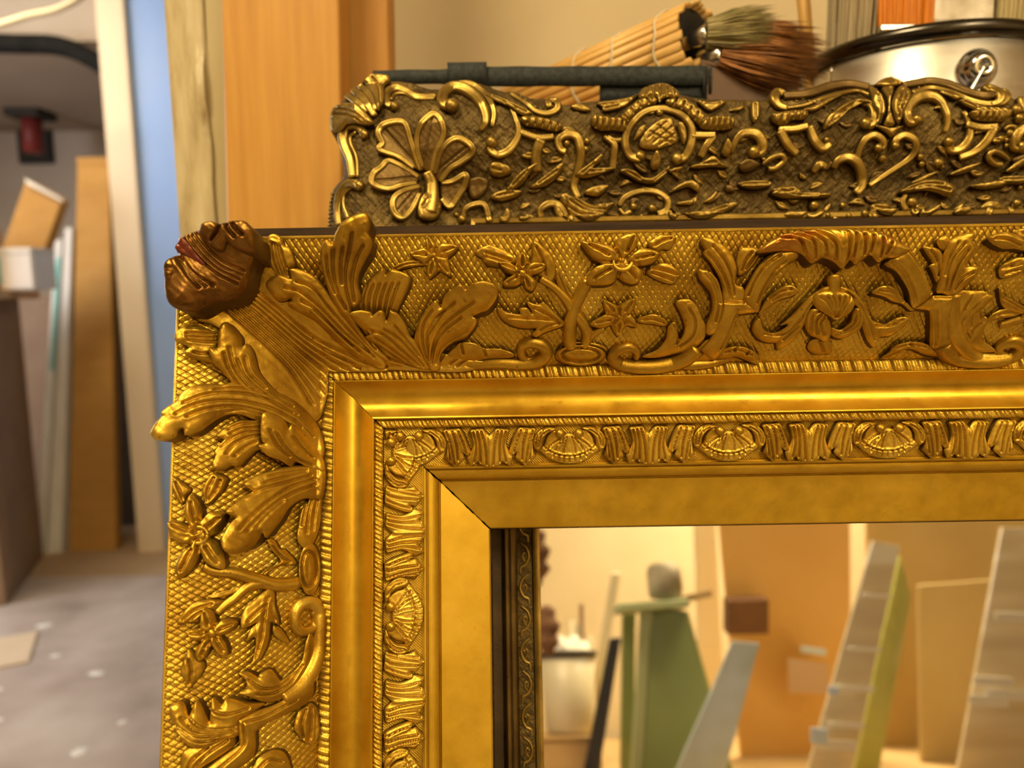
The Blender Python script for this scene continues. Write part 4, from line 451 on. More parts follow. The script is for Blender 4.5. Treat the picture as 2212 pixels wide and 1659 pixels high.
DARK=[
{'t':'L','n':'corner_shell','m':'antique_gold','f':2,'H':5.4,'R':2.5,'o':[(-73.6,283.9),(-67.8,284.1),(-61.9,282.9),(-61.5,278.5),(-64.6,274.9),(-63.4,261.5),(-66.3,253.0),(-70.7,265.2),(-76.5,276.9),(-78.6,279.1)],'v':[[(-72.2,281.4),(-67.5,274.4),(-64.9,259.3)]],'vd':1.32,'vw':0.8},
{'t':'S','n':'shell_ridge','m':'antique_gold','f':2,'p':[(-84.7,274.2),(-76.6,263.6),(-68.4,250.2)],'r':[1.94,3.56,2.27],'b':0.0,'fl':1.0},
{'t':'S','n':'shell_ridge','m':'antique_gold','f':2,'p':[(-81.0,278.5),(-74.5,269.3),(-67.1,254.1)],'r':[1.94,3.24,2.27],'b':0.0,'fl':1.0},
{'t':'S','n':'shell_ridge','m':'antique_gold','f':2,'p':[(-88.3,268.9),(-80.7,261.7),(-72.8,253.6)],'r':[1.62,2.59,1.94],'b':0.0,'fl':1.0},
{'t':'L','n':'corner_shell','m':'antique_gold','f':2,'H':6.08,'R':3,'o':[(-98.2,258.0),(-92.7,261.5),(-84.3,259.6),(-78.0,256.5),(-71.4,248.9),(-68.4,243.8),(-73.5,243.4),(-84.2,246.1),(-86.6,245.5),(-91.7,243.4),(-98.1,246.2)],'v':[[(-95.3,259.3),(-84.2,254.0),(-75.0,246.2)],[(-96.1,255.8),(-85.9,251.6),(-77.1,245.6)]],'vd':1.32,'vw':0.8},
{'t':'S','n':'scroll','m':'antique_gold','f':0,'p':[(-31.8,267.9),(-43.4,267.4),(-50.4,272.5),(-58.1,276.2),(-62.8,271.7),(-62.3,261.3),(-56.9,257.7)],'r':[1.94,2.32,2.71,3.08,2.92,2.75,2.59],'b':3.12,'fl':1.0},
{'t':'S','n':'scroll_rim','m':'antique_gold','f':0,'p':[(-32.5,265.7),(-44.1,266.0),(-51.8,270.9),(-57.7,271.1),(-60.0,265.3)],'r':[1.13,1.22,1.3,1.22,1.13],'b':0.0,'fl':1.0},
{'t':'S','n':'scroll','m':'antique_gold','f':0,'p':[(-82.8,213.0),(-84.6,224.7),(-88.3,234.1),(-89.8,242.1),(-86.9,247.2),(-79.4,245.5),(-75.0,239.2)],'r':[2.43,2.87,3.29,3.73,3.35,2.96,2.59],'b':3.24,'fl':1.0},
{'t':'S','n':'scroll_rim','m':'antique_gold','f':0,'p':[(-79.5,212.7),(-80.3,225.4),(-84.2,234.8),(-84.6,240.2),(-80.5,241.9)],'r':[1.13,1.3,1.46,1.3,1.13],'b':0.0,'fl':1.0},
{'t':'S','n':'scroll','m':'antique_gold','f':0,'p':[(-92.2,184.8),(-93.6,195.4),(-91.6,204.6),(-85.4,209.5),(-77.8,206.4)],'r':[1.94,2.43,2.92,2.92,2.92],'b':3.24,'fl':1.0},
{'t':'S','n':'scroll_rim','m':'antique_gold','f':0,'p':[(-85.7,187.8),(-89.1,196.8),(-88.8,204.1),(-82.6,207.9)],'r':[1.3,1.51,1.51,1.3],'b':0.0,'fl':1.0},
{'t':'B','n':'bead','m':'antique_gold','f':0,'ce':(-98.1,206.8),'r':1.0,'sy':1.0},
{'t':'B','n':'bead','m':'antique_gold','f':0,'ce':(-98.3,204.3),'r':1.0,'sy':1.0},
{'t':'B','n':'bead','m':'antique_gold','f':0,'ce':(-99.2,202.0),'r':1.0,'sy':1.0},
{'t':'B','n':'bead','m':'antique_gold','f':0,'ce':(-99.3,199.5),'r':1.0,'sy':1.0},
{'t':'B','n':'bead','m':'antique_gold','f':0,'ce':(-99.5,197.0),'r':1.0,'sy':1.0},
{'t':'B','n':'bead','m':'antique_gold','f':0,'ce':(-99.7,194.4),'r':1.0,'sy':1.0},
{'t':'B','n':'bead','m':'antique_gold','f':0,'ce':(-99.9,191.9),'r':1.0,'sy':1.0},
{'t':'B','n':'bead','m':'antique_gold','f':0,'ce':(-100.0,189.4),'r':1.0,'sy':1.0},
{'t':'B','n':'bead','m':'antique_gold','f':0,'ce':(-100.2,186.9),'r':1.0,'sy':1.0},
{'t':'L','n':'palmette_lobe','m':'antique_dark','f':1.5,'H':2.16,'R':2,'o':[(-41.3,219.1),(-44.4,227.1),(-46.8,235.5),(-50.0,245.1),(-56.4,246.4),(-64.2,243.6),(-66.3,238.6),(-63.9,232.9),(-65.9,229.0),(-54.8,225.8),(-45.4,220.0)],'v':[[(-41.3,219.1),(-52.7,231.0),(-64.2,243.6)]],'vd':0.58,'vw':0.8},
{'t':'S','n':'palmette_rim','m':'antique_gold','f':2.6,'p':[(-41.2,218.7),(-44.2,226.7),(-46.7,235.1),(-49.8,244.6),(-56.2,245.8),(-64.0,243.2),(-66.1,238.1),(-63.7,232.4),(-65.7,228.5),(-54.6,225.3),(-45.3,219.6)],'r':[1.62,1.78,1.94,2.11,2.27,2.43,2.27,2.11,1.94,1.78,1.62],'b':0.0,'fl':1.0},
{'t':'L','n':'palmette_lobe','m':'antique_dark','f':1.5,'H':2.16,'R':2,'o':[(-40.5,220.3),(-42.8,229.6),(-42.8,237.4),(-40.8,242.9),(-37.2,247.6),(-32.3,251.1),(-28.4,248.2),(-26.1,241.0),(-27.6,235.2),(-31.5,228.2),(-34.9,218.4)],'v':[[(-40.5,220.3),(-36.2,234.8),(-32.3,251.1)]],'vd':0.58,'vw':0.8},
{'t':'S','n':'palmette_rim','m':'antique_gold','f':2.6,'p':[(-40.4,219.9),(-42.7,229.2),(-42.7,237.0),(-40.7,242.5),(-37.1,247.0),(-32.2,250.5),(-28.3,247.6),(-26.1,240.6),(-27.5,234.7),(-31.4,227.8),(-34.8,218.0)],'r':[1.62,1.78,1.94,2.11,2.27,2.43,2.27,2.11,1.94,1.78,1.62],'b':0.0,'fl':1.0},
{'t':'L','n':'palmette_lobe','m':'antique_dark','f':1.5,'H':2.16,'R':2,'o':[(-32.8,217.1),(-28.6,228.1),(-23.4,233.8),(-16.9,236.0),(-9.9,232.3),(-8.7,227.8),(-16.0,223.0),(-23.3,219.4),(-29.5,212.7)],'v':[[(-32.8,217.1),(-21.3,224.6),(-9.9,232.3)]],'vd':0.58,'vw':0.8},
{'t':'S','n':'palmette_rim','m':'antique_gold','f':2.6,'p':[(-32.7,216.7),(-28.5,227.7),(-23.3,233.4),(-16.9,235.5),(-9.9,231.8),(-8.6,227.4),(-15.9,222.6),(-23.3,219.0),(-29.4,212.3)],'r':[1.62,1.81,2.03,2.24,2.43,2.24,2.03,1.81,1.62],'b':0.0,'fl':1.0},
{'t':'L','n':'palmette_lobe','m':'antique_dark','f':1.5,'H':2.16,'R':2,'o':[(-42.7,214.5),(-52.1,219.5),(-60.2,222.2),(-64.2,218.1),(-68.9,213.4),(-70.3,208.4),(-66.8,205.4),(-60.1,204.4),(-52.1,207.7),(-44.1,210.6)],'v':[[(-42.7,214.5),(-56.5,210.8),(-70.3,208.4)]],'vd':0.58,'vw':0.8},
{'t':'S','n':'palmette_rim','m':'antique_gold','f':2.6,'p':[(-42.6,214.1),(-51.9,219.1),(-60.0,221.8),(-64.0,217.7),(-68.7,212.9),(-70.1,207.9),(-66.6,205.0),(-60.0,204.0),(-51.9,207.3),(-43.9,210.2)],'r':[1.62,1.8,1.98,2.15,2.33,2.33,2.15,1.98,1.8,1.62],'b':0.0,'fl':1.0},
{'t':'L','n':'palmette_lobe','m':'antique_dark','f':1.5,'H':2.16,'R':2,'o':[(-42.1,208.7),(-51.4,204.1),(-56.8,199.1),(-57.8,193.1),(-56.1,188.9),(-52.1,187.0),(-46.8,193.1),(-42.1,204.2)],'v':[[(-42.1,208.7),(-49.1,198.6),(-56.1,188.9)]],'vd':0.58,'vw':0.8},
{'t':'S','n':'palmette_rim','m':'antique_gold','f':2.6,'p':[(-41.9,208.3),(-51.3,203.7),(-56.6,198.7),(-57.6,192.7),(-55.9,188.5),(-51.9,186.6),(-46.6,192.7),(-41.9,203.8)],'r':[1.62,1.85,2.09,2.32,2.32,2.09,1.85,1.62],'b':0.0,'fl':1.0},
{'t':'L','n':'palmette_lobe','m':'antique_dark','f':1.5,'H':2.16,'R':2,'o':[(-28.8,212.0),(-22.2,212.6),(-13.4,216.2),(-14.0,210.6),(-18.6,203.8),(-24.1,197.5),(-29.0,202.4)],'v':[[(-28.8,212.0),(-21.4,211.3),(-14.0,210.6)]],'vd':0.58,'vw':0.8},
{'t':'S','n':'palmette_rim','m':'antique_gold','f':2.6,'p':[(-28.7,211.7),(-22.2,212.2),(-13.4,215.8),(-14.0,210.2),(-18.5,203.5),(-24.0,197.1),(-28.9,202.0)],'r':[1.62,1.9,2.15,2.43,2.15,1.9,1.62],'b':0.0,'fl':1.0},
{'t':'S','n':'palmette_stem','m':'antique_gold','f':2,'p':[(-37.6,217.7),(-35.0,211.4),(-34.7,202.5),(-36.5,191.8)],'r':[3.24,3.89,4.42,4.86],'b':0.0,'fl':1.0},
{'t':'L','n':'palmette_knob','m':'antique_gold','f':1,'H':5.4,'R':4,'o':[(-43.2,193.0),(-39.8,203.1),(-33.0,205.8),(-28.9,197.2),(-32.4,188.4),(-41.2,187.1)],'v':[[(-39.8,195.7),(-35.8,200.1),(-31.0,196.3)]],'vd':1.32,'vw':0.8},
{'t':'S','n':'scroll','m':'antique_gold','f':1,'p':[(-3.3,240.9),(-0.4,244.8),(-0.7,252.0),(-5.5,263.8),(-13.7,272.8),(-21.9,274.7),(-26.7,267.9),(-26.1,258.1),(-21.0,256.4)],'r':[1.46,2.15,2.83,3.53,4.21,3.97,3.73,3.48,3.24],'b':4.56,'fl':1.0},
{'t':'S','n':'scroll_rim','m':'antique_gold','f':0.5,'p':[(3.8,243.0),(5.0,253.0),(0.2,266.5),(-8.0,277.4),(-18.3,278.8),(-24.9,275.9)],'r':[1.3,1.75,2.2,2.24,1.85,1.46],'b':0.0,'fl':1.0},
{'t':'S','n':'scroll','m':'antique_gold','f':0,'p':[(13.9,260.7),(18.4,248.2),(19.9,238.4),(14.9,230.0),(7.7,227.0),(2.4,229.5),(3.2,233.8)],'r':[1.3,1.78,2.27,2.75,2.64,2.54,2.43],'b':3.84,'fl':1.0},
{'t':'L','n':'leaf_strand','m':'antique_gold','f':1,'H':3.38,'R':1.5,'o':[(-0.5,268.1),(8.2,264.9),(17.5,257.7),(24.5,253.7),(28.4,250.4),(22.3,249.3),(13.9,255.5),(3.9,262.1)],'v':[[(3.9,265.0),(13.9,257.8),(25.2,250.9)],[(11.1,260.2),(12.5,256.7)],[(18.2,255.8),(19.6,253.4)]],'vd':0.9,'vw':0.8},
{'t':'S','n':'beaded_scroll','m':'antique_gold','f':0,'p':[(15.5,269.4),(24.7,259.2),(31.0,252.7),(38.8,251.0),(44.6,254.8),(43.4,260.9),(39.1,259.9),(39.6,255.0)],'r':[1.3,1.57,1.85,2.12,2.27,2.27,2.27,2.27],'b':0.0,'fl':1.0},
{'t':'B','n':'bead','m':'antique_gold','f':0,'ce':(22.0,266.4),'r':0.85,'sy':1.0},
{'t':'B','n':'bead','m':'antique_gold','f':0,'ce':(24.9,262.8),'r':0.85,'sy':1.0},
{'t':'B','n':'bead','m':'antique_gold','f':0,'ce':(27.9,259.2),'r':0.85,'sy':1.0},
{'t':'B','n':'bead','m':'antique_gold','f':0,'ce':(30.8,256.0),'r':0.85,'sy':1.0},
{'t':'B','n':'bead','m':'antique_gold','f':0,'ce':(33.7,253.5),'r':0.85,'sy':1.0},
{'t':'L','n':'ribbed_bar','m':'antique_gold','f':0.5,'H':4.73,'R':2,'o':[(21.6,247.5),(28.7,248.3),(39.2,245.7),(47.1,242.0),(43.4,238.7),(32.1,240.9),(23.6,242.7)],'v':[[(28.0,248.9),(25.0,241.1)],[(32.3,247.9),(29.4,240.2)],[(36.7,246.9),(33.8,239.4)],[(41.1,245.8),(38.1,238.5)],[(45.4,244.8),(42.5,237.7)]],'vd':1.56,'vw':0.8},
{'t':'S','n':'strapwork','m':'antique_gold','f':0,'p':[(21.5,239.6),(32.1,236.2),(41.7,236.7)],'r':[2.27,2.27,2.27],'b':0.0,'fl':1.0},
{'t':'S','n':'strapwork','m':'antique_gold','f':0.5,'p':[(34.1,234.4),(30.9,226.9),(31.2,217.6)],'r':[3.56,3.4,3.24],'b':0.0,'fl':1.0},
{'t':'L','n':'lower_leaf','m':'antique_gold','f':1,'H':4.05,'R':2,'o':[(1.1,220.0),(5.5,222.4),(14.0,219.8),(14.6,216.0),(7.4,214.3),(2.4,215.6)],'v':[[(3.2,218.7),(8.9,217.4)]],'vd':1.08,'vw':0.8},
{'t':'L','n':'lower_leaf','m':'antique_gold','f':2,'H':4.05,'R':2,'o':[(11.6,206.1),(18.9,215.0),(31.2,221.0),(26.1,214.9),(20.3,208.7)],'v':[[(15.9,208.7),(24.7,216.8)]],'vd':1.08,'vw':0.8},
{'t':'L','n':'lower_leaf','m':'antique_gold','f':2,'H':4.05,'R':2,'o':[(26.7,207.9),(36.1,214.1),(47.2,221.1),(45.4,214.6),(36.1,208.4)],'v':[[(31.8,209.8),(43.3,216.5)]],'vd':1.08,'vw':0.8},
{'t':'L','n':'lower_leaf','m':'antique_gold','f':1,'H':3.38,'R':2,'o':[(1.4,203.4),(10.1,207.3),(21.7,206.4),(17.3,202.4),(7.1,200.5)],'v':[[(5.7,203.3),(15.9,205.2)]],'vd':0.9,'vw':0.8},
{'t':'L','n':'lower_leaf','m':'antique_dark','f':0.5,'H':3.38,'R':2,'o':[(-11.4,213.0),(-4.1,214.8),(0.8,211.6),(-2.2,205.0),(-9.5,202.3),(-12.3,207.9)],'v':[],'vd':0.9,'vw':0.8},
{'t':'S','n':'scroll','m':'antique_gold','f':1,'p':[(-15.7,188.5),(-14.8,195.7),(-8.9,199.0),(-1.7,198.2),(1.3,185.0)],'r':[1.62,1.78,1.94,2.11,2.27],'b':0.0,'fl':1.0},
{'t':'B','n':'bead','m':'antique_gold','f':0,'ce':(-16.4,190.3),'r':3.08,'sy':1.0},
{'t':'B','n':'bead','m':'antique_gold','f':0,'ce':(-20.0,193.2),'r':2.0,'sy':1.0},
{'t':'S','n':'scroll','m':'antique_gold','f':0,'p':[(33.8,190.5),(33.1,195.0),(38.3,198.7),(44.1,198.3),(48.4,194.0),(52.6,185.2)],'r':[2.27,2.53,2.79,2.66,2.14,1.62],'b':0.0,'fl':1.0},
{'t':'L','n':'lower_leaf','m':'antique_gold','f':0,'H':2.7,'R':1.5,'o':[(19.1,186.6),(24.4,192.5),(29.4,191.0),(24.1,185.6)],'v':[],'vd':0.72,'vw':0.8},
{'t':'L','n':'lower_leaf','m':'antique_gold','f':0,'H':2.7,'R':1.5,'o':[(7.0,185.7),(11.3,196.1),(14.2,194.0),(12.7,184.9)],'v':[],'vd':0.72,'vw':0.8},
{'t':'L','n':'lower_leaf','m':'antique_gold','f':0,'H':4.05,'R':2,'o':[(45.5,202.8),(50.6,204.8),(52.7,199.2),(48.4,197.2)],'v':[],'vd':1.08,'vw':0.8},
{'t':'L','n':'ribbed_bar','m':'antique_gold','f':0.5,'H':5.4,'R':2.5,'o':[(64.5,244.8),(67.3,248.5),(76.7,246.1),(85.1,245.1),(86.0,238.2),(78.1,238.6),(70.3,238.5),(65.3,241.2)],'v':[[(69.0,247.8),(67.5,238.9)],[(72.9,247.7),(71.3,238.8)],[(76.7,247.7),(75.2,238.7)],[(80.6,247.6),(79.1,238.7)],[(84.5,247.5),(83.0,238.6)]],'vd':1.68,'vw':0.8},
{'t':'L','n':'ribbed_arch','m':'antique_gold','f':1,'H':5.4,'R':2.5,'o':[(82.2,245.3),(89.7,253.9),(97.4,259.8),(105.6,262.5),(105.7,255.5),(98.8,252.9),(91.5,247.9),(86.1,241.9)],'v':[[(84.1,247.3),(87.1,243.5)],[(88.7,251.3),(91.6,246.8)],[(93.3,255.3),(96.2,250.3)],[(98.3,260.5),(100.7,253.9)],[(103.6,266.4),(105.5,257.8)]],'vd':1.68,'vw':0.8},
{'t':'L','n':'ribbed_arch','m':'antique_gold','f':1,'H':5.4,'R':2.5,'o':[(111.2,257.1),(120.1,259.7),(126.5,254.7),(132.5,249.0),(135.1,244.0),(132.3,239.8),(126.5,244.1),(121.2,249.7),(112.3,253.4)],'v':[[(118.6,259.2),(115.8,252.9)],[(122.3,254.9),(119.8,249.4)],[(126.3,251.3),(123.8,245.8)],[(130.2,247.7),(128.0,242.7)],[(134.3,244.3),(132.3,239.8)]],'vd':1.68,'vw':0.8},
{'t':'L','n':'ribbed_bar','m':'antique_gold','f':0.5,'H':5.4,'R':2.5,'o':[(131.3,240.1),(135.2,244.3),(141.5,245.7),(151.3,244.6),(152.0,238.8),(141.6,237.3),(133.1,238.4)],'v':[[(136.5,245.6),(135.3,237.7)],[(140.1,245.6),(138.8,237.7)],[(143.6,245.5),(142.3,237.6)],[(147.1,245.4),(145.8,237.6)],[(150.6,245.4),(149.4,237.5)]],'vd':1.68,'vw':0.8},
{'t':'L','n':'arch_crown','m':'antique_gold','f':2,'H':6.75,'R':3,'o':[(94.8,260.0),(98.9,267.5),(107.5,271.8),(114.5,270.7),(119.9,262.7),(118.2,258.2),(113.2,258.7),(108.6,256.8),(106.7,254.8),(105.5,259.1),(102.1,260.4),(96.7,257.7)],'v':[[(101.0,267.4),(99.1,259.3)],[(105.0,269.6),(103.5,260.3)],[(109.1,270.6),(106.8,256.0)],[(112.9,269.4),(111.8,259.0)],[(116.0,266.9),(116.1,259.4)]],'vd':1.44,'vw':0.8},
{'t':'L','n':'side_leaf','m':'antique_gold','f':0.5,'H':3.38,'R':1.5,'o':[(68.7,256.6),(79.1,259.1),(89.4,261.9),(96.0,265.2),(88.7,256.0),(82.1,252.3),(72.8,250.8),(71.9,254.1)],'v':[[(71.6,255.4),(80.9,256.4),(89.8,259.4)],[(73.6,252.5),(81.5,254.3)]],'vd':0.9,'vw':0.8},
{'t':'L','n':'side_leaf','m':'antique_gold','f':0.5,'H':3.38,'R':1.5,'o':[(130.7,257.0),(138.4,256.0),(149.3,256.7),(143.1,251.7),(137.3,250.0)],'v':[[(134.1,255.3),(144.8,255.0)]],'vd':0.9,'vw':0.8},
{'t':'L','n':'side_leaf','m':'antique_gold','f':0,'H':2.7,'R':1.5,'o':[(52.5,255.1),(57.6,257.7),(64.5,254.0),(63.7,251.7),(57.4,252.6)],'v':[],'vd':0.72,'vw':0.8},
{'t':'S','n':'ring_scroll','m':'antique_gold','f':0.5,'p':[(95.6,223.0),(89.1,225.0),(86.0,231.2),(86.7,237.7),(90.2,243.5),(97.5,250.2),(107.2,252.6),(116.7,250.6),(123.7,244.9),(127.2,238.3),(126.5,230.5),(123.4,223.8),(118.4,222.7)],'r':[2.92,2.83,2.75,2.67,2.59,2.51,2.43,2.51,2.59,2.67,2.75,2.83,2.92],'b':3.72,'fl':1.0},
{'t':'B','n':'bead','m':'antique_gold','f':0,'ce':(95.4,224.8),'r':3.7,'sy':1.0},
{'t':'B','n':'bead','m':'antique_gold','f':0,'ce':(107.5,250.0),'r':2.46,'sy':1.0},
{'t':'L','n':'cushion_leaf','m':'antique_gold','f':0,'H':3.38,'R':1.5,'o':[(91.1,233.4),(93.9,239.9),(98.5,242.1),(98.2,238.9),(95.0,235.0)],'v':[],'vd':0.9,'vw':0.8},
{'t':'L','n':'cushion_leaf','m':'antique_gold','f':0,'H':3.78,'R':1.5,'o':[(117.8,241.3),(120.0,243.4),(123.0,240.6),(123.9,233.4),(121.7,230.5),(119.4,236.1)],'v':[],'vd':1.01,'vw':0.8},
{'t':'L','n':'cushion','m':'antique_gold','f':0,'H':2.97,'R':5,'o':[(94.8,230.2),(98.2,238.0),(106.6,244.4),(113.8,246.5),(117.0,239.0),(118.2,232.4),(111.1,229.6),(103.4,227.9)],'v':[[(99.7,234.1),(110.9,243.0)],[(103.3,231.4),(114.5,240.4)],[(106.9,230.0),(116.7,236.4)],[(101.1,238.0),(114.0,231.2)],[(105.3,241.8),(116.0,233.8)]],'vd':0.6,'vw':0.8},
{'t':'L','n':'cushion_leaf','m':'antique_gold','f':1,'H':4.05,'R':2,'o':[(101.7,220.9),(105.3,227.0),(107.9,223.8),(107.5,217.7),(103.3,216.8)],'v':[],'vd':1.08,'vw':0.8},
{'t':'S','n':'spiral','m':'antique_gold','f':0,'p':[(49.2,227.8),(45.6,229.7),(44.6,234.3),(49.2,237.5),(55.6,236.4),(58.1,230.8),(58.5,224.0),(56.5,216.6),(54.4,209.1),(57.2,202.2)],'r':[2.27,2.45,2.62,2.8,2.98,2.98,2.8,2.62,2.45,2.27],'b':0.0,'fl':1.0},
{'t':'B','n':'bead','m':'antique_gold','f':0,'ce':(62.5,233.8),'r':2.16,'sy':1.0},
{'t':'B','n':'bead','m':'antique_gold','f':0,'ce':(61.8,229.3),'r':2.0,'sy':1.0},
{'t':'B','n':'bead','m':'antique_gold','f':0,'ce':(50.0,232.7),'r':2.31,'sy':1.0},
{'t':'S','n':'strapwork','m':'antique_gold','f':0.5,'p':[(127.2,235.9),(135.0,235.6),(141.7,235.6)],'r':[2.59,2.59,2.59],'b':0.0,'fl':1.0},
{'t':'S','n':'strapwork','m':'antique_gold','f':0.5,'p':[(140.7,235.0),(135.9,229.2),(133.1,223.8)],'r':[2.59,2.59,2.59],'b':0.0,'fl':1.0},
{'t':'S','n':'strapwork','m':'antique_gold','f':0,'p':[(74.8,235.7),(79.1,231.7),(79.2,226.1),(78.4,218.1)],'r':[2.43,2.43,2.43,2.43],'b':0.0,'fl':1.0},
{'t':'S','n':'strapwork','m':'antique_gold','f':0,'p':[(72.7,235.9),(80.5,233.9),(86.9,235.1)],'r':[1.94,1.94,1.94],'b':0.0,'fl':1.0},
{'t':'S','n':'scroll','m':'antique_gold','f':0.5,'p':[(152.1,225.7),(154.5,232.5),(159.3,236.4),(166.4,235.6),(170.5,231.0),(170.3,226.0),(165.7,225.5)],'r':[1.62,2.27,2.92,3.56,3.45,3.35,3.24],'b':4.08,'fl':1.0},
{'t':'L','n':'lower_leaf','m':'antique_gold','f':0,'H':4.05,'R':1.8,'o':[(145.8,225.4),(148.5,233.2),(151.1,231.6),(152.7,227.8),(149.9,223.2)],'v':[],'vd':1.08,'vw':0.8},
{'t':'L','n':'side_leaf','m':'antique_gold','f':0,'H':4.05,'R':2,'o':[(163.9,254.5),(168.9,255.5),(169.4,249.7),(166.7,242.7),(163.6,243.6)],'v':[[(166.3,253.8),(165.5,244.4)]],'vd':1.08,'vw':0.8},
{'t':'L','n':'side_leaf','m':'antique_gold','f':0,'H':2.97,'R':1.5,'o':[(150.8,250.2),(155.4,252.7),(160.4,252.9),(156.6,250.0)],'v':[],'vd':0.79,'vw':0.8},
{'t':'L','n':'lower_leaf','m':'antique_gold','f':1.5,'H':4.05,'R':2,'o':[(54.9,214.6),(64.1,220.7),(71.5,225.7),(70.9,221.5),(66.3,218.2),(79.2,218.0),(73.5,215.3),(61.4,212.7)],'v':[[(59.2,215.2),(66.3,220.0)],[(63.5,215.7),(73.5,216.8)]],'vd':1.08,'vw':0.8},
{'t':'L','n':'bow_leaf','m':'antique_gold','f':2,'H':4.73,'R':2.5,'o':[(82.6,215.7),(86.9,217.0),(92.7,215.5),(97.1,212.4),(104.3,212.3),(110.5,216.2),(113.7,218.0),(110.1,211.9),(103.7,208.8),(95.8,209.6),(88.5,212.8)],'v':[[(87.0,215.6),(95.8,211.2)],[(111.3,215.3),(104.4,210.4)]],'vd':1.26,'vw':0.8},
{'t':'L','n':'lower_leaf','m':'antique_gold','f':1,'H':3.38,'R':1.5,'o':[(113.9,215.3),(117.3,217.7),(122.3,217.9),(119.6,215.5)],'v':[],'vd':0.9,'vw':0.8},
{'t':'L','n':'lower_leaf','m':'antique_gold','f':2,'H':4.05,'R':2,'o':[(126.6,217.7),(134.0,220.0),(140.1,223.3),(145.4,219.8),(149.5,217.0),(139.2,217.3),(131.4,216.7)],'v':[[(132.6,218.8),(142.6,219.3)]],'vd':1.08,'vw':0.8},
{'t':'L','n':'lower_leaf','m':'antique_gold','f':2,'H':4.05,'R':2,'o':[(60.3,204.2),(67.1,207.9),(75.8,208.5),(74.7,205.4),(68.6,202.0)],'v':[],'vd':1.08,'vw':0.8},
{'t':'L','n':'lower_leaf','m':'antique_gold','f':2,'H':4.05,'R':2,'o':[(115.0,203.6),(120.4,208.3),(127.5,210.5),(133.0,207.4),(131.9,203.4),(125.4,206.5)],'v':[],'vd':1.08,'vw':0.8},
{'t':'L','n':'bottom_acanthus','m':'antique_gold','f':0,'H':4.73,'R':2.5,'o':[(48.8,203.9),(57.1,201.7),(66.5,197.4),(79.7,198.7),(75.9,193.5),(67.5,185.4),(57.5,185.2),(50.9,192.5),(48.8,198.4)],'v':[[(52.1,199.8),(60.7,194.8),(71.6,192.5)],[(51.3,195.6),(59.2,191.4),(67.2,190.5)],[(66.5,196.8),(73.8,196.6)],[(55.0,200.4),(63.6,195.4),(73.8,193.9)]],'vd':1.08,'vw':0.8},
{'t':'L','n':'bottom_acanthus','m':'antique_gold','f':0,'H':3.38,'R':1.5,'o':[(41.3,200.3),(47.0,194.0),(49.8,185.2),(42.6,192.0)],'v':[],'vd':0.9,'vw':0.8},
{'t':'S','n':'bottom_arch','m':'antique_gold','f':0,'p':[(83.0,197.0),(87.0,202.1),(96.4,205.6),(106.6,204.9),(113.5,199.9),(112.8,193.7),(107.4,191.4)],'r':[1.94,2.06,2.15,2.27,2.27,2.27,2.27],'b':0.0,'fl':1.0},
{'t':'B','n':'bead','m':'antique_gold','f':0,'ce':(92.2,196.4),'r':2.7,'sy':1.0},
{'t':'B','n':'bead','m':'antique_gold','f':0,'ce':(103.9,195.1),'r':3.08,'sy':1.0},
{'t':'B','n':'bead','m':'antique_gold','f':0,'ce':(97.5,190.5),'r':1.85,'sy':1.0},
{'t':'S','n':'spiral','m':'antique_gold','f':0,'p':[(83.1,195.4),(86.4,191.9),(90.7,193.6)],'r':[1.46,1.7,1.94],'b':0.0,'fl':1.0},
{'t':'L','n':'bottom_acanthus','m':'antique_gold','f':0.5,'H':4.73,'R':2.2,'o':[(115.3,195.1),(120.0,191.2),(128.0,190.4),(136.7,192.3),(145.3,195.1),(153.9,197.5),(157.6,195.7),(149.7,190.7),(136.9,184.6),(125.5,185.2),(119.3,190.9)],'v':[[(119.9,186.6),(135.2,190.6),(149.6,194.5)]],'vd':1.26,'vw':0.8},
{'t':'L','n':'lower_leaf','m':'antique_gold','f':0,'H':3.38,'R':1.5,'o':[(118.5,197.2),(124.6,199.2),(130.0,199.6),(128.3,196.4)],'v':[],'vd':0.9,'vw':0.8},
{'t':'L','n':'lower_leaf','m':'antique_gold','f':0,'H':3.38,'R':1.5,'o':[(136.2,198.0),(140.5,201.3),(144.4,204.8),(142.0,198.9)],'v':[],'vd':0.9,'vw':0.8},
{'t':'L','n':'lower_leaf','m':'antique_gold','f':0,'H':3.38,'R':1.5,'o':[(111.6,191.5),(116.0,193.5),(118.1,186.4),(113.1,185.1)],'v':[[(113.8,191.1),(115.9,186.5)]],'vd':0.9,'vw':0.8},
{'t':'L','n':'ribbed_bar','m':'antique_gold','f':2,'H':4.05,'R':2,'o':[(156.7,207.7),(164.9,209.6),(176.4,208.9),(176.9,205.7),(165.0,204.5)],'v':[[(159.2,207.3),(175.7,207.4)]],'vd':1.08,'vw':0.8},
{'t':'L','n':'lower_leaf','m':'antique_gold','f':2,'H':4.73,'R':2.5,'o':[(177.9,201.4),(185.0,205.0),(192.1,205.6),(197.0,200.4),(186.6,198.5)],'v':[[(182.2,202.3),(190.8,202.9)]],'vd':1.26,'vw':0.8},
{'t':'L','n':'lower_leaf','m':'antique_dark','f':0,'H':3.38,'R':2,'o':[(149.8,207.4),(154.1,208.0),(155.7,203.8),(150.6,203.9)],'v':[],'vd':0.9,'vw':0.8},
{'t':'L','n':'lower_leaf','m':'antique_dark','f':1,'H':3.38,'R':2,'o':[(157.3,218.9),(162.7,221.9),(170.2,218.7),(164.8,215.1),(159.1,215.2)],'v':[],'vd':0.9,'vw':0.8},
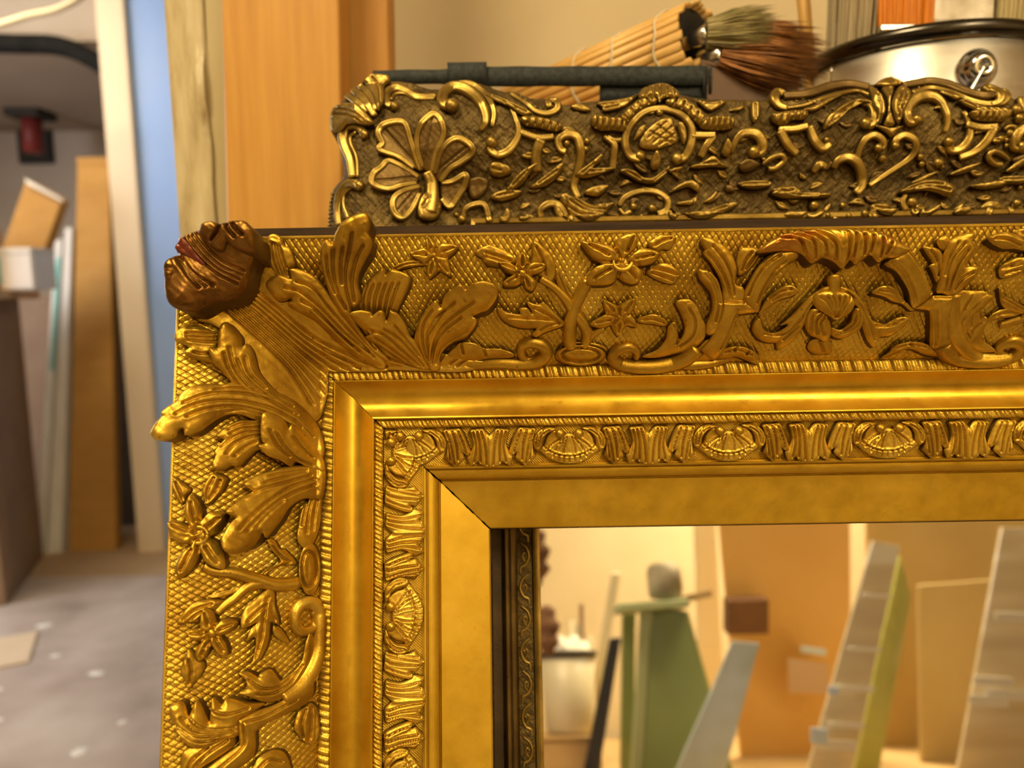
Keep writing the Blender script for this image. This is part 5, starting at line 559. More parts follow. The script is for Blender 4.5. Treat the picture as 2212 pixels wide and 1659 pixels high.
{'t':'S','n':'scroll','m':'antique_gold','f':1,'p':[(171.9,219.1),(176.6,222.1),(182.9,223.8),(185.4,220.7),(180.8,217.1),(175.8,216.5)],'r':[1.46,1.78,2.11,2.2,2.07,1.94],'b':0.0,'fl':1.0},
{'t':'S','n':'crest_rail','m':'antique_dark','f':1,'p':[(185.5,260.7),(200.2,262.0),(216.0,268.6),(229.8,271.1),(241.0,267.8)],'r':[2.59,2.92,3.24,2.92,2.59],'b':0.0,'fl':1.0},
{'t':'B','n':'bead','m':'antique_gold','f':0,'ce':(192.9,256.7),'r':0.85,'sy':1.0},
{'t':'B','n':'bead','m':'antique_gold','f':0,'ce':(197.4,258.5),'r':0.85,'sy':1.0},
{'t':'B','n':'bead','m':'antique_gold','f':0,'ce':(201.5,260.2),'r':0.85,'sy':1.0},
{'t':'B','n':'bead','m':'antique_gold','f':0,'ce':(205.7,261.9),'r':0.85,'sy':1.0},
{'t':'B','n':'bead','m':'antique_gold','f':0,'ce':(209.9,263.9),'r':0.85,'sy':1.0},
{'t':'B','n':'bead','m':'antique_gold','f':0,'ce':(214.3,266.1),'r':0.85,'sy':1.0},
{'t':'B','n':'bead','m':'antique_gold','f':0,'ce':(218.8,268.7),'r':0.85,'sy':1.0},
{'t':'B','n':'bead','m':'antique_gold','f':0,'ce':(223.1,270.8),'r':0.85,'sy':1.0},
{'t':'B','n':'bead','m':'antique_gold','f':0,'ce':(227.1,272.0),'r':0.85,'sy':1.0},
{'t':'B','n':'bead','m':'antique_gold','f':0,'ce':(230.9,272.2),'r':0.85,'sy':1.0},
{'t':'B','n':'bead','m':'antique_gold','f':0,'ce':(234.4,271.7),'r':0.85,'sy':1.0},
{'t':'B','n':'bead','m':'antique_gold','f':0,'ce':(237.6,270.5),'r':0.85,'sy':1.0},
{'t':'B','n':'bead','m':'antique_gold','f':0,'ce':(240.6,268.7),'r':0.85,'sy':1.0},
{'t':'S','n':'crest_rim','m':'antique_gold','f':0.5,'p':[(184.4,251.4),(196.6,253.1),(207.9,257.3),(220.2,262.1),(232.7,265.0),(240.0,260.4)],'r':[1.46,1.65,1.85,1.85,1.65,1.46],'b':0.0,'fl':1.0},
{'t':'S','n':'spiral','m':'antique_gold','f':1,'p':[(186.1,251.0),(180.7,253.1),(179.0,258.5),(182.8,264.2),(186.2,262.3)],'r':[1.94,2.59,3.24,2.92,2.59],'b':0.0,'fl':1.0},
{'t':'L','n':'ribbed_bar','m':'antique_gold','f':0.5,'H':5.4,'R':2.5,'o':[(175.2,246.0),(181.0,247.7),(196.6,248.5),(196.4,242.9),(187.8,242.4),(183.0,239.2),(176.6,241.3)],'v':[[(181.7,247.9),(180.1,240.9)],[(186.0,248.2),(184.3,241.4)],[(190.2,248.3),(188.5,242.0)],[(194.1,248.3),(192.7,242.6)]],'vd':1.56,'vw':0.8},
{'t':'L','n':'leaf_strand','m':'antique_gold','f':1,'H':3.38,'R':1.5,'o':[(195.6,249.3),(203.1,252.8),(210.6,256.6),(218.3,260.7),(222.2,260.6),(213.2,254.8),(202.6,248.4)],'v':[[(199.3,250.4),(209.0,255.0),(218.7,259.7)]],'vd':0.9,'vw':0.8},
{'t':'L','n':'fan_leaf','m':'antique_gold','f':1,'H':4.73,'R':2,'o':[(207.7,236.8),(208.1,241.7),(213.4,248.0),(222.5,253.4),(231.2,255.2),(236.9,252.7),(229.4,251.7),(222.9,247.8),(217.4,242.5),(212.0,238.7)],'v':[[(210.5,239.1),(216.0,246.4),(228.3,254.1)],[(212.3,240.1),(218.0,247.1),(229.1,253.7)],[(214.2,241.2),(220.0,247.9),(230.0,253.2)],[(216.0,242.2),(221.9,248.6),(230.9,252.8)]],'vd':1.08,'vw':0.8},
{'t':'S','n':'scroll','m':'antique_gold','f':1,'p':[(223.1,250.5),(231.3,254.2),(237.4,251.8),(239.0,245.4),(237.5,240.1),(233.2,240.2)],'r':[1.46,2.11,2.75,3.08,3.08,3.08],'b':3.6,'fl':1.0},
{'t':'L','n':'centre_leaf','m':'antique_gold','f':1.5,'H':5.4,'R':2.5,'o':[(239.4,264.5),(242.7,263.4),(244.2,255.6),(244.6,246.8),(240.9,240.7),(238.9,237.8),(239.3,245.4),(237.5,252.5)],'v':[[(240.8,258.6),(242.0,249.3),(240.2,240.7)]],'vd':1.32,'vw':0.8},
{'t':'L','n':'centre_leaf','m':'antique_gold','f':1.5,'H':5.4,'R':2.5,'o':[(250.0,253.9),(258.9,266.5),(262.8,261.6),(260.5,253.6),(256.3,246.6),(253.1,238.9),(249.8,243.8)],'v':[[(257.6,261.6),(251.8,249.1),(252.1,241.8)],[(259.0,258.1),(253.7,247.4)]],'vd':1.32,'vw':0.8},
{'t':'L','n':'centre_flute','m':'antique_gold','f':1,'H':4.05,'R':2,'o':[(248.3,269.0),(257.1,269.9),(250.2,255.5),(248.7,246.0),(251.1,238.9),(244.4,239.0),(247.2,247.6),(247.7,256.3)],'v':[[(252.4,265.3),(247.7,246.0)]],'vd':1.08,'vw':0.8},
{'t':'L','n':'centre_drop','m':'antique_gold','f':1,'H':4.05,'R':2,'o':[(239.3,238.8),(248.9,237.3),(256.3,238.2),(252.3,234.7),(249.5,231.8),(245.6,234.7)],'v':[],'vd':1.08,'vw':0.8},
{'t':'L','n':'crest_boss','m':'antique_gold','f':2,'H':5.4,'R':2.5,'o':[(244.2,268.4),(251.5,274.0),(257.3,274.0),(261.5,269.0),(254.4,266.5),(247.1,266.2)],'v':[[(248.2,269.1),(255.0,271.8),(258.2,268.8)]],'vd':1.32,'vw':0.8},
{'t':'S','n':'scroll','m':'antique_gold','f':1,'p':[(283.2,234.8),(284.2,239.4),(283.0,246.9),(280.2,254.1),(274.6,257.5),(267.1,256.4),(261.1,251.3),(258.4,245.0),(260.7,241.0),(264.9,241.6)],'r':[1.46,1.96,2.46,2.96,3.47,3.68,3.56,3.45,3.35,3.24],'b':3.6,'fl':1.0},
{'t':'S','n':'crest_rail','m':'antique_dark','f':1,'p':[(263.3,269.2),(272.8,271.2),(281.3,272.3),(290.7,268.9),(298.2,262.0),(307.4,257.3),(314.9,258.2)],'r':[2.27,2.54,2.8,3.08,2.87,2.64,2.43],'b':0.0,'fl':1.0},
{'t':'S','n':'beaded_scroll','m':'antique_gold','f':0.5,'p':[(267.0,262.5),(279.6,266.8),(288.7,263.0),(296.4,256.1),(306.4,252.1),(315.6,251.7),(321.7,254.3),(323.2,260.2),(319.2,260.9),(316.7,256.1)],'r':[1.46,1.64,1.81,1.99,2.17,2.28,2.32,2.37,2.4,2.43],'b':0.0,'fl':1.0},
{'t':'B','n':'bead','m':'antique_gold','f':0,'ce':(273.7,267.9),'r':0.85,'sy':1.0},
{'t':'B','n':'bead','m':'antique_gold','f':0,'ce':(278.1,269.6),'r':0.85,'sy':1.0},
{'t':'B','n':'bead','m':'antique_gold','f':0,'ce':(282.0,270.5),'r':0.85,'sy':1.0},
{'t':'B','n':'bead','m':'antique_gold','f':0,'ce':(285.6,270.2),'r':0.85,'sy':1.0},
{'t':'B','n':'bead','m':'antique_gold','f':0,'ce':(288.8,269.3),'r':0.85,'sy':1.0},
{'t':'B','n':'bead','m':'antique_gold','f':0,'ce':(291.7,267.7),'r':0.85,'sy':1.0},
{'t':'B','n':'bead','m':'antique_gold','f':0,'ce':(294.4,265.6),'r':0.85,'sy':1.0},
{'t':'B','n':'bead','m':'antique_gold','f':0,'ce':(297.0,263.4),'r':0.85,'sy':1.0},
{'t':'B','n':'bead','m':'antique_gold','f':0,'ce':(299.4,261.0),'r':0.85,'sy':1.0},
{'t':'B','n':'bead','m':'antique_gold','f':0,'ce':(302.0,258.8),'r':0.85,'sy':1.0},
{'t':'B','n':'bead','m':'antique_gold','f':0,'ce':(304.7,257.1),'r':0.85,'sy':1.0},
{'t':'B','n':'bead','m':'antique_gold','f':0,'ce':(308.0,256.0),'r':0.85,'sy':1.0},
{'t':'B','n':'bead','m':'antique_gold','f':0,'ce':(311.5,255.4),'r':0.85,'sy':1.0},
{'t':'L','n':'leaf_strand','m':'antique_gold','f':1,'H':3.38,'R':1.5,'o':[(282.0,261.1),(288.3,262.5),(293.1,256.5),(289.6,254.5)],'v':[],'vd':0.9,'vw':0.8},
{'t':'L','n':'leaf_strand','m':'antique_gold','f':1,'H':4.05,'R':1.6,'o':[(291.3,253.4),(296.3,253.9),(303.4,248.8),(299.8,247.1),(294.3,250.2)],'v':[[(294.0,252.6),(301.0,248.5)]],'vd':1.08,'vw':0.8},
{'t':'L','n':'ribbed_bar','m':'antique_gold','f':0.5,'H':5.4,'R':2.5,'o':[(296.5,245.1),(304.1,247.6),(318.9,245.7),(318.2,240.4),(307.6,239.7),(299.1,241.1)],'v':[[(302.7,247.8),(301.3,239.8)],[(306.8,247.7),(305.4,239.7)],[(310.9,247.6),(309.4,239.7)],[(314.9,247.5),(313.5,239.6)]],'vd':1.56,'vw':0.8},
{'t':'S','n':'strapwork','m':'antique_gold','f':0.5,'p':[(180.1,238.2),(190.0,238.2),(198.7,239.9)],'r':[2.59,2.59,2.59],'b':0.0,'fl':1.0},
{'t':'S','n':'strapwork','m':'antique_gold','f':0.5,'p':[(180.9,237.3),(186.6,229.4),(192.9,224.4)],'r':[3.24,2.92,2.59],'b':0.0,'fl':1.0},
{'t':'S','n':'scroll','m':'antique_gold','f':0.5,'p':[(199.1,239.9),(203.0,231.3),(208.4,227.2),(213.4,229.5)],'r':[2.59,3.24,3.03,1.94],'b':0.0,'fl':1.0},
{'t':'S','n':'strapwork','m':'antique_gold','f':0.5,'p':[(295.8,239.1),(305.1,237.0),(315.3,237.3)],'r':[2.75,2.75,2.75],'b':0.0,'fl':1.0},
{'t':'S','n':'strapwork','m':'antique_gold','f':0.5,'p':[(313.0,236.7),(309.1,229.3),(303.2,223.9),(293.9,220.7)],'r':[3.24,2.96,2.71,2.43],'b':0.0,'fl':1.0},
{'t':'S','n':'scroll','m':'antique_gold','f':0.5,'p':[(294.3,246.9),(297.6,239.3),(298.6,232.1),(294.6,226.0),(288.4,224.8),(285.8,229.1)],'r':[1.46,1.98,2.49,2.75,2.75,2.75],'b':3.36,'fl':1.0},
{'t':'S','n':'scroll','m':'antique_gold','f':1,'p':[(230.3,219.2),(231.4,226.0),(234.3,231.5),(239.5,233.7),(244.6,231.0),(245.4,227.3),(242.7,226.4)],'r':[1.94,2.15,2.38,2.59,2.48,2.38,2.27],'b':2.88,'fl':1.0},
{'t':'S','n':'scroll','m':'antique_gold','f':1,'p':[(240.0,206.2),(252.9,214.1),(263.2,220.7),(266.1,226.2),(264.0,230.9),(257.8,233.3),(253.0,230.7),(253.1,227.3)],'r':[1.46,1.78,2.11,2.43,2.59,2.59,2.59,2.59],'b':2.76,'fl':1.0},
{'t':'S','n':'scroll','m':'antique_gold','f':1.5,'p':[(216.5,216.1),(218.4,219.7),(223.9,221.6),(230.0,219.0),(234.2,212.7),(234.8,205.5),(231.7,201.4)],'r':[2.27,2.71,3.13,3.56,3.24,2.92,2.59],'b':0.0,'fl':1.0},
{'t':'S','n':'scroll','m':'antique_gold','f':1,'p':[(204.1,214.4),(207.6,218.1),(212.0,216.7)],'r':[1.94,2.92,2.27],'b':0.0,'fl':1.0},
{'t':'B','n':'bead','m':'antique_gold','f':0,'ce':(246.4,221.4),'r':2.93,'sy':1.0},
{'t':'B','n':'bead','m':'antique_gold','f':0,'ce':(270.0,221.8),'r':2.62,'sy':1.0},
{'t':'B','n':'bead','m':'antique_gold','f':0,'ce':(271.7,218.0),'r':2.31,'sy':1.0},
{'t':'B','n':'bead','m':'antique_gold','f':0,'ce':(281.9,218.2),'r':3.54,'sy':1.0},
{'t':'B','n':'bead','m':'antique_gold','f':0,'ce':(284.8,216.3),'r':2.0,'sy':1.0},
{'t':'B','n':'bead','m':'antique_gold','f':0,'ce':(210.9,232.0),'r':2.0,'sy':1.0},
{'t':'L','n':'lower_leaf','m':'antique_gold','f':1.5,'H':4.05,'R':2,'o':[(289.2,211.3),(297.4,215.2),(307.7,217.2),(302.1,212.9),(294.0,210.6)],'v':[],'vd':1.08,'vw':0.8},
{'t':'L','n':'fish_leaf','m':'antique_gold','f':2,'H':5.4,'R':3,'o':[(258.3,201.5),(267.8,206.3),(277.7,208.3),(287.8,206.1),(293.1,201.6),(288.3,197.3),(281.0,200.1),(271.6,201.6),(262.3,200.4)],'v':[[(262.2,202.5),(272.8,205.0),(283.6,204.5)],[(266.5,202.8),(276.5,203.6),(288.1,201.0)]],'vd':1.32,'vw':0.8},
{'t':'L','n':'lower_leaf','m':'antique_gold','f':1.5,'H':4.05,'R':2,'o':[(265.6,206.7),(273.8,211.2),(282.1,212.9),(277.0,209.2),(270.0,206.6)],'v':[],'vd':1.08,'vw':0.8},
{'t':'S','n':'spiral','m':'antique_gold','f':0.5,'p':[(263.4,201.3),(261.5,195.9),(264.3,190.3),(264.1,186.0),(272.5,192.9)],'r':[1.94,2.11,2.27,1.94,1.62],'b':0.0,'fl':1.0},
{'t':'B','n':'bead','m':'antique_gold','f':0,'ce':(267.5,195.9),'r':3.85,'sy':1.0},
{'t':'L','n':'lower_leaf','m':'antique_gold','f':1,'H':4.05,'R':2,'o':[(269.6,190.4),(269.7,186.4),(283.1,193.9),(284.7,191.5),(272.9,184.0),(266.5,183.9)],'v':[],'vd':1.08,'vw':0.8},
{'t':'L','n':'lower_leaf','m':'antique_gold','f':0.5,'H':4.05,'R':2,'o':[(287.6,185.6),(298.5,194.5),(297.9,186.4),(293.6,184.2)],'v':[],'vd':1.08,'vw':0.8},
{'t':'B','n':'bead','m':'antique_gold','f':0,'ce':(210.8,185.7),'r':1.93,'sy':1.0},
{'t':'B','n':'bead','m':'antique_gold','f':0,'ce':(215.7,183.5),'r':2.16,'sy':1.0},
{'t':'B','n':'bead','m':'antique_gold','f':0,'ce':(223.8,185.1),'r':2.0,'sy':1.0},
{'t':'B','n':'bead','m':'antique_gold','f':0,'ce':(240.2,184.5),'r':2.31,'sy':1.0},
{'t':'B','n':'bead','m':'antique_gold','f':0,'ce':(233.6,186.2),'r':2.62,'sy':1.0},
{'t':'B','n':'bead','m':'antique_gold','f':0,'ce':(247.1,183.5),'r':1.69,'sy':1.0},
{'t':'B','n':'bead','m':'antique_gold','f':0,'ce':(237.2,184.7),'r':1.85,'sy':1.0},
{'t':'B','n':'bead','m':'antique_gold','f':0,'ce':(224.4,194.9),'r':2.31,'sy':1.0},
{'t':'B','n':'bead','m':'antique_gold','f':0,'ce':(235.2,196.8),'r':2.31,'sy':1.0},
{'t':'L','n':'lower_leaf','m':'antique_gold','f':1,'H':4.05,'R':2.5,'o':[(240.6,193.5),(246.3,195.0),(252.8,194.1),(252.2,186.4),(248.0,184.3),(241.4,186.4)],'v':[[(243.5,192.9),(253.7,190.7)]],'vd':1.08,'vw':0.8},
{'t':'L','n':'fish_leaf','m':'antique_gold','f':2,'H':4.73,'R':2.5,'o':[(178.0,203.4),(187.0,206.0),(194.3,202.1),(213.7,201.1),(212.7,198.7),(194.4,198.4),(185.0,199.2)],'v':[[(183.4,203.0),(194.3,200.4),(206.5,200.2)]],'vd':1.26,'vw':0.8},
{'t':'L','n':'lower_leaf','m':'antique_gold','f':0,'H':2.7,'R':1.5,'o':[(183.8,185.8),(192.2,191.7),(199.2,190.2),(194.5,184.7)],'v':[],'vd':0.72,'vw':0.8},
{'t':'S','n':'spiral','m':'antique_gold','f':0,'p':[(197.7,185.9),(202.6,185.1),(212.6,191.4),(216.1,196.1)],'r':[1.94,2.15,2.06,1.62],'b':0.0,'fl':1.0},
{'t':'B','n':'bead','m':'antique_gold','f':0,'ce':(206.0,195.0),'r':3.7,'sy':1.0},
{'t':'S','n':'scroll','m':'antique_gold','f':0,'p':[(309.1,183.8),(313.1,191.3),(317.4,193.9),(323.0,190.8),(324.1,184.1)],'r':[2.27,2.43,2.59,2.11,1.62],'b':0.0,'fl':1.0},
{'t':'B','n':'bead','m':'antique_gold','f':0,'ce':(333.8,194.3),'r':2.93,'sy':1.0},
{'t':'B','n':'bead','m':'antique_gold','f':0,'ce':(335.3,203.7),'r':2.0,'sy':1.0},
{'t':'L','n':'lower_leaf','m':'antique_gold','f':1.5,'H':4.05,'R':2,'o':[(302.8,204.4),(313.1,206.4),(324.1,207.2),(323.6,203.7),(309.7,202.2)],'v':[],'vd':1.08,'vw':0.8},
{'t':'L','n':'lower_leaf','m':'antique_gold','f':1,'H':4.05,'R':2,'o':[(324.0,212.4),(329.4,217.3),(334.5,219.7),(334.7,216.0),(329.1,212.4)],'v':[],'vd':1.08,'vw':0.8},
{'t':'B','n':'bead','m':'antique_gold','f':0,'ce':(323.6,233.9),'r':2.62,'sy':1.0},
{'t':'B','n':'bead','m':'antique_gold','f':0,'ce':(327.6,236.0),'r':1.85,'sy':1.0},
{'t':'B','n':'bead','m':'antique_gold','f':0,'ce':(328.3,232.1),'r':1.85,'sy':1.0},
{'t':'B','n':'bead','m':'antique_gold','f':0,'ce':(322.1,230.2),'r':1.69,'sy':1.0},
{'t':'B','n':'bead','m':'antique_gold','f':0,'ce':(318.3,230.8),'r':2.46,'sy':1.0},
{'t':'B','n':'bead','m':'antique_gold','f':0,'ce':(326.8,247.1),'r':3.85,'sy':1.0},
{'t':'B','n':'bead','m':'antique_gold','f':0,'ce':(328.4,242.2),'r':3.23,'sy':1.0},
{'t':'B','n':'bead','m':'antique_gold','f':0,'ce':(322.8,227.1),'r':1.69,'sy':1.0},
{'t':'S','n':'spiral','m':'antique_gold','f':0,'p':[(319.8,235.9),(322.4,237.8),(326.8,237.1),(327.9,232.5),(324.6,229.9)],'r':[1.46,1.57,1.7,1.81,1.94],'b':0.0,'fl':1.0}]
DARK_EDGE=[(-100.5,165.2),(-100.8,186.8),(-100.7,198.9),(-99.5,206.1),(-96.8,211.8),(-93.1,214.1),(-90.7,217.1),(-90.5,221.8),(-92.7,234.1),(-94.9,243.9),(-97.3,248.4),(-100.7,251.4),(-100.5,258.3),(-98.9,264.5),(-91.4,268.2),(-86.1,277.1),(-80.2,283.0),(-75.1,288.0),(-68.8,288.2),(-63.4,287.1),(-61.9,283.6),(-55.4,282.9),(-48.2,281.8),(-37.8,277.5),(-29.1,277.3),(-22.2,280.3),(-11.2,281.4),(-0.1,279.2),(11.1,273.6),(18.5,272.9),(29.3,266.0),(41.0,265.2),(47.9,259.4),(56.7,260.0),(65.6,262.1),(82.8,263.0),(95.2,267.8),(100.5,274.7),(109.8,277.7),(118.6,276.5),(124.2,267.4),(137.7,262.3),(152.1,261.4),(174.3,260.7),(180.0,266.7),(185.6,270.3),(189.7,265.0),(200.0,269.0),(210.3,272.9),(226.1,276.2),(238.0,276.3),(247.5,273.7),(256.1,278.3),(261.2,278.8),(267.8,275.0),(278.0,276.9),(285.4,277.1),(295.2,274.1),(303.1,266.8),(311.7,262.3),(320.0,264.4),(326.7,266.1),(327.7,261.3),(329.9,256.6),(354.3,256.1),(394.5,256.6),(446.1,256.2)]
PT={'pa_tl':(-0.2323,0.66,1.3107),'pa_tr':(-0.1361,0.66,1.3092),'pa_br':(-0.1446,0.66,0.9989),'pa_bl':(-0.2435,0.66,1.0005),'pb_tl':(-0.159,0.71,1.329),'pb_tr':(-0.1037,0.71,1.3282),'pb_br':(-0.1062,0.71,1.1457),'pb_bl':(-0.1675,0.71,1.1467),'roll_a':(-0.0168,0.775,1.2039),'roll_b':(0.1505,0.607,1.2336),'fl0':(0.146,0.598,1.219),'fl1':(0.1652,0.598,1.214),'fl2':(0.1897,0.598,1.206),'fl3':(0.2136,0.598,1.1966),'fl4':(0.2075,0.598,1.1886),'fl5':(0.1761,0.598,1.1871),'fl6':(0.1517,0.598,1.1875),'strap_l':(-0.096,0.6,1.21),'strap_r':(0.1509,0.6,1.2048),'card_tl':(-1.6501,3.0,1.5772),'card_tr':(-1.5217,3.0,1.5717),'cable0':(-1.6988,2.6,1.9193),'cable1':(-1.5457,2.6,1.9525),'cable2':(-1.4389,2.6,1.975),'cable3':(-1.3448,2.6,2.0274),'hose0':(-2.0673,3.1,2.0273),'hose1':(-1.8884,3.1,2.0245),'hose2':(-1.7457,3.1,2.0171),'hose3':(-1.6412,3.1,1.9812),'hose4':(-1.556,3.1,1.9247),'hose5':(-1.462,3.15,1.8225),'red_t':(-2.5268,4.2,2.0348),'red_b':(-2.5316,4.2,1.8252),'tb1':(-1.896,2.9,1.3299),'tb2':(-1.7867,2.9,1.4828),'tb3':(-1.6564,2.9,1.407),'tb4':(-1.7536,2.9,1.1914),'bk_b':(0.1309,-1.3639,0.6672),'bk_t':(0.1348,-1.2835,0.879),'ez_t':(0.3268,-1.0369,0.9694),'ez_b':(0.2891,-1.1234,0.5999),'ez_bl':(0.3616,-1.0353,1.0589),'ez2_t':(0.2827,-1.1228,0.9676),'ez2_b':(0.2671,-1.2265,0.6097),'lg_l':(0.2371,-1.0341,0.9749),'lg_r':(0.41,-1.0323,0.9834),'st_r':(0.4798,-1.0465,1.0038),'st_l':(0.3677,-1.0541,0.9814),'brn1':(0.0604,-0.8173,1.1193),'brn2':(0.067,-0.8858,1.0235),'brn3':(0.0891,-1.094,0.9546),'brn4':(0.1082,-1.1722,0.8899),'flare':(0.8408,-1.4018,0.865)}
RF={'orange':(0.012,[(0.6001,-1.362,1.2464),(0.9967,-1.3525,1.2801),(0.9684,-1.5672,0.58),(0.6406,-1.5642,0.58)]),'khaki':(0.012,[(1.1353,-1.5365,1.3622),(1.7867,-1.5453,1.3534),(1.7397,-1.7895,0.58),(1.1136,-1.7836,0.58)]),'khaki2':(0.012,[(1.096,-1.2347,1.0291),(1.421,-1.2301,1.0485),(1.3798,-1.3561,0.58),(1.0685,-1.3531,0.58)]),'paneA':(0.01,[(0.8108,-0.8343,1.0913),(0.8732,-0.8389,1.0805),(0.7256,-0.9684,0.58),(0.6226,-0.9674,0.58)]),'paneA_edge':(0.012,[(0.8888,-0.8778,1.0629),(0.9108,-0.9126,0.9718),(0.8113,-1.0245,0.58),(0.7514,-1.0247,0.58)]),'paneB':(0.01,[(1.1072,-0.8278,1.1151),(1.2822,-0.8302,1.1127),(1.2341,-0.976,0.58),(0.9608,-0.9733,0.58)]),'sky':(0.008,[(0.4762,-0.8798,0.8794),(0.5366,-0.8825,0.8737),(0.4309,-0.9304,0.58),(0.3145,-0.9214,0.58)]),'slate':(0.012,[(0.2333,-1.1696,0.8996),(0.2624,-1.1691,0.9015),(0.1938,-1.24,0.58),(0.1537,-1.2394,0.58)]),'green':(0.02,[(0.3268,-1.0377,0.9672),(0.3988,-0.9908,0.9517),(0.4797,-1.0256,0.58),(0.2823,-1.128,0.58)]),'palestrip':(0.02,[(0.2826,-1.4682,1.1004),(0.3083,-1.4675,1.1027),(0.2075,-1.6257,0.58),(0.1787,-1.6254,0.58)]),'wallstrip':(0.03,[(0.5965,-1.65,1.3329),(0.6674,-1.6509,1.332),(0.6893,-1.9366,0.58),(0.6113,-1.9359,0.58)]),'block':(0.05,[(0.5967,-1.3474,1.003),(0.7141,-1.3471,1.0064),(0.7124,-1.3821,0.9142),(0.595,-1.3814,0.9132)]),'gA1':(0.004,[(0.6431,-0.8949,0.6744),(0.7275,-0.8975,0.6695),(0.7271,-0.906,0.6469),(0.6427,-0.9034,0.6518)]),'gA2':(0.004,[(0.6699,-0.8926,0.7092),(0.7487,-0.8951,0.7043),(0.7485,-0.8994,0.693),(0.6697,-0.8969,0.6978)]),'gA3':(0.004,[(0.6905,-0.8749,0.7845),(0.777,-0.8775,0.7795),(0.7768,-0.8818,0.7681),(0.6903,-0.8792,0.7731)]),'gA4':(0.004,[(0.7238,-0.8563,0.8624),(0.7984,-0.8587,0.8576),(0.7983,-0.8616,0.8499),(0.7236,-0.8592,0.8548)]),'gA5':(0.004,[(0.761,-0.8249,0.974),(0.8258,-0.8273,0.9693),(0.8257,-0.8302,0.9616),(0.7609,-0.8278,0.9663)]),'gS1':(0.004,[(0.6274,-0.8854,0.6991),(0.6636,-0.8873,0.6948),(0.663,-0.8994,0.6628),(0.6268,-0.8975,0.6671)]),'gS2':(0.004,[(0.6673,-0.8538,0.7832),(0.6893,-0.8555,0.7791),(0.689,-0.8619,0.7622),(0.6669,-0.8602,0.7663)]),'gB1':(0.004,[(1.0322,-0.8016,0.9288),(1.1428,-0.8045,0.9235),(1.1424,-0.811,0.9066),(1.0319,-0.808,0.9118)]),'gB2':(0.004,[(0.9835,-0.8502,0.7996),(1.0699,-0.8528,0.7947),(1.0696,-0.86,0.7759),(0.9831,-0.8574,0.7808)]),'gB3':(0.004,[(0.9669,-0.8535,0.7625),(1.0528,-0.8561,0.7576),(1.0524,-0.8646,0.7351),(0.9665,-0.862,0.74)]),'gB4':(0.004,[(1.0061,-0.8559,0.7712),(1.1364,-0.8591,0.7657),(1.136,-0.8669,0.7451),(1.0057,-0.8637,0.7506)]),'streak1':(0.003,[(0.7941,-1.3638,0.8796),(0.8663,-1.3685,0.8688),(0.866,-1.375,0.8516),(0.7938,-1.3703,0.8624)]),'reflect1':(0.003,[(0.7601,-1.387,0.8458),(0.8761,-1.3942,0.8294),(0.872,-1.4242,0.7504),(0.7638,-1.4208,0.7568)])}
UC=172.00
UD=248.70
SHELL_T=-40.70
SHELL_L=-42.20
DARK_LIP=(-8.0,184.8)

# ------------------------------------------------------------------ the room
struct(box('floor', (-3.2, -2.6, -.06), (2.4, 5.0, 0), 'concrete_floor'))
struct(box('ceiling', (-3.2, -2.6, 2.45), (2.4, 5.0, 2.55), 'cream_plaster'))
struct(box('wall_back', (-3.2, -2.7, 0), (2.4, -2.35, 2.45), 'cream_plaster'))
struct(box('wall_right', (2.3, -2.35, 0), (2.4, 5.0, 2.45), 'cream_plaster'))
struct(box('wall_behind_frames', (-.262, .97, 0), (2.3, 1.07, 2.45), 'cream_plaster'))
struct(box('wall_far', (-3.2, 4.7, 0), (2.3, 4.8, 2.45), 'far_wall'))
struct(box('wall_blue', (-1.44, 3.06, 0), (2.3, 3.16, 2.45), 'blue_wall'))
struct(box('wall_left', (-3.3, -2.35, 0), (-3.2, 1.2, 2.45), 'cream_plaster'))
struct(box('wall_left_far', (-3.3, 2.7, 0), (-3.2, 5.0, 2.45), 'far_wall'))
struct(box('wall_left_sill', (-3.3, 1.2, 0), (-3.2, 2.7, .85), 'cream_plaster'))
struct(box('wall_left_lintel', (-3.3, 1.2, 2.15), (-3.2, 2.7, 2.45), 'cream_plaster'))
# ------------------------------------------------------------------ frame plane
FM = Matrix(((1.0, 0.0, -0.004, 0), (-.0039, .2406, -.9706, 0), (.001, .9706, .2406, 0), (0, 0, 0, 1)))
rows = FM.to_3x3(); cU = Vector((1, -.00388, .00097)).normalized(); cV = Vector((0, .2406, .9706)).normalized()
cV = (cV - cU*cV.dot(cU)).normalized(); cW = cU.cross(cV)
FO = Vector((-.01354, .40708, .91980))
def plane_matrix(u, v, w):
    p = FO+cU*(u/1000)+cV*(v/1000)+cW*(w/1000)
    return Matrix(((cU.x, cV.x, cW.x, p.x), (cU.y, cV.y, cW.y, p.y), (cU.z, cV.z, cW.z, p.z), (0, 0, 0, 1)))
class Plane:
    def __init__(s, name, u, v, w): s.o = empty(name, mw=plane_matrix(u, v, w)); s.off = np.array([u, v, w], float)
    def put(s, name, V, Fc, material, parent=None, smooth=True, kind=None):
        V = np.asarray(V, float)
        if parent is None: V = V-s.off
        else: V = V-np.array(parent['_c'])
        c = np.array([(V[:, 0].min()+V[:, 0].max())/2, (V[:, 1].min()+V[:, 1].max())/2, V[:, 2].min()])
        o = mesh_obj(name, (V-c)*.001, Fc, material, parent or s.o, smooth, kind); o.location = Vector(c*.001)
        o['_c'] = list((c+(s.off if parent is None else np.array(parent['_c']))).tolist())
        return o

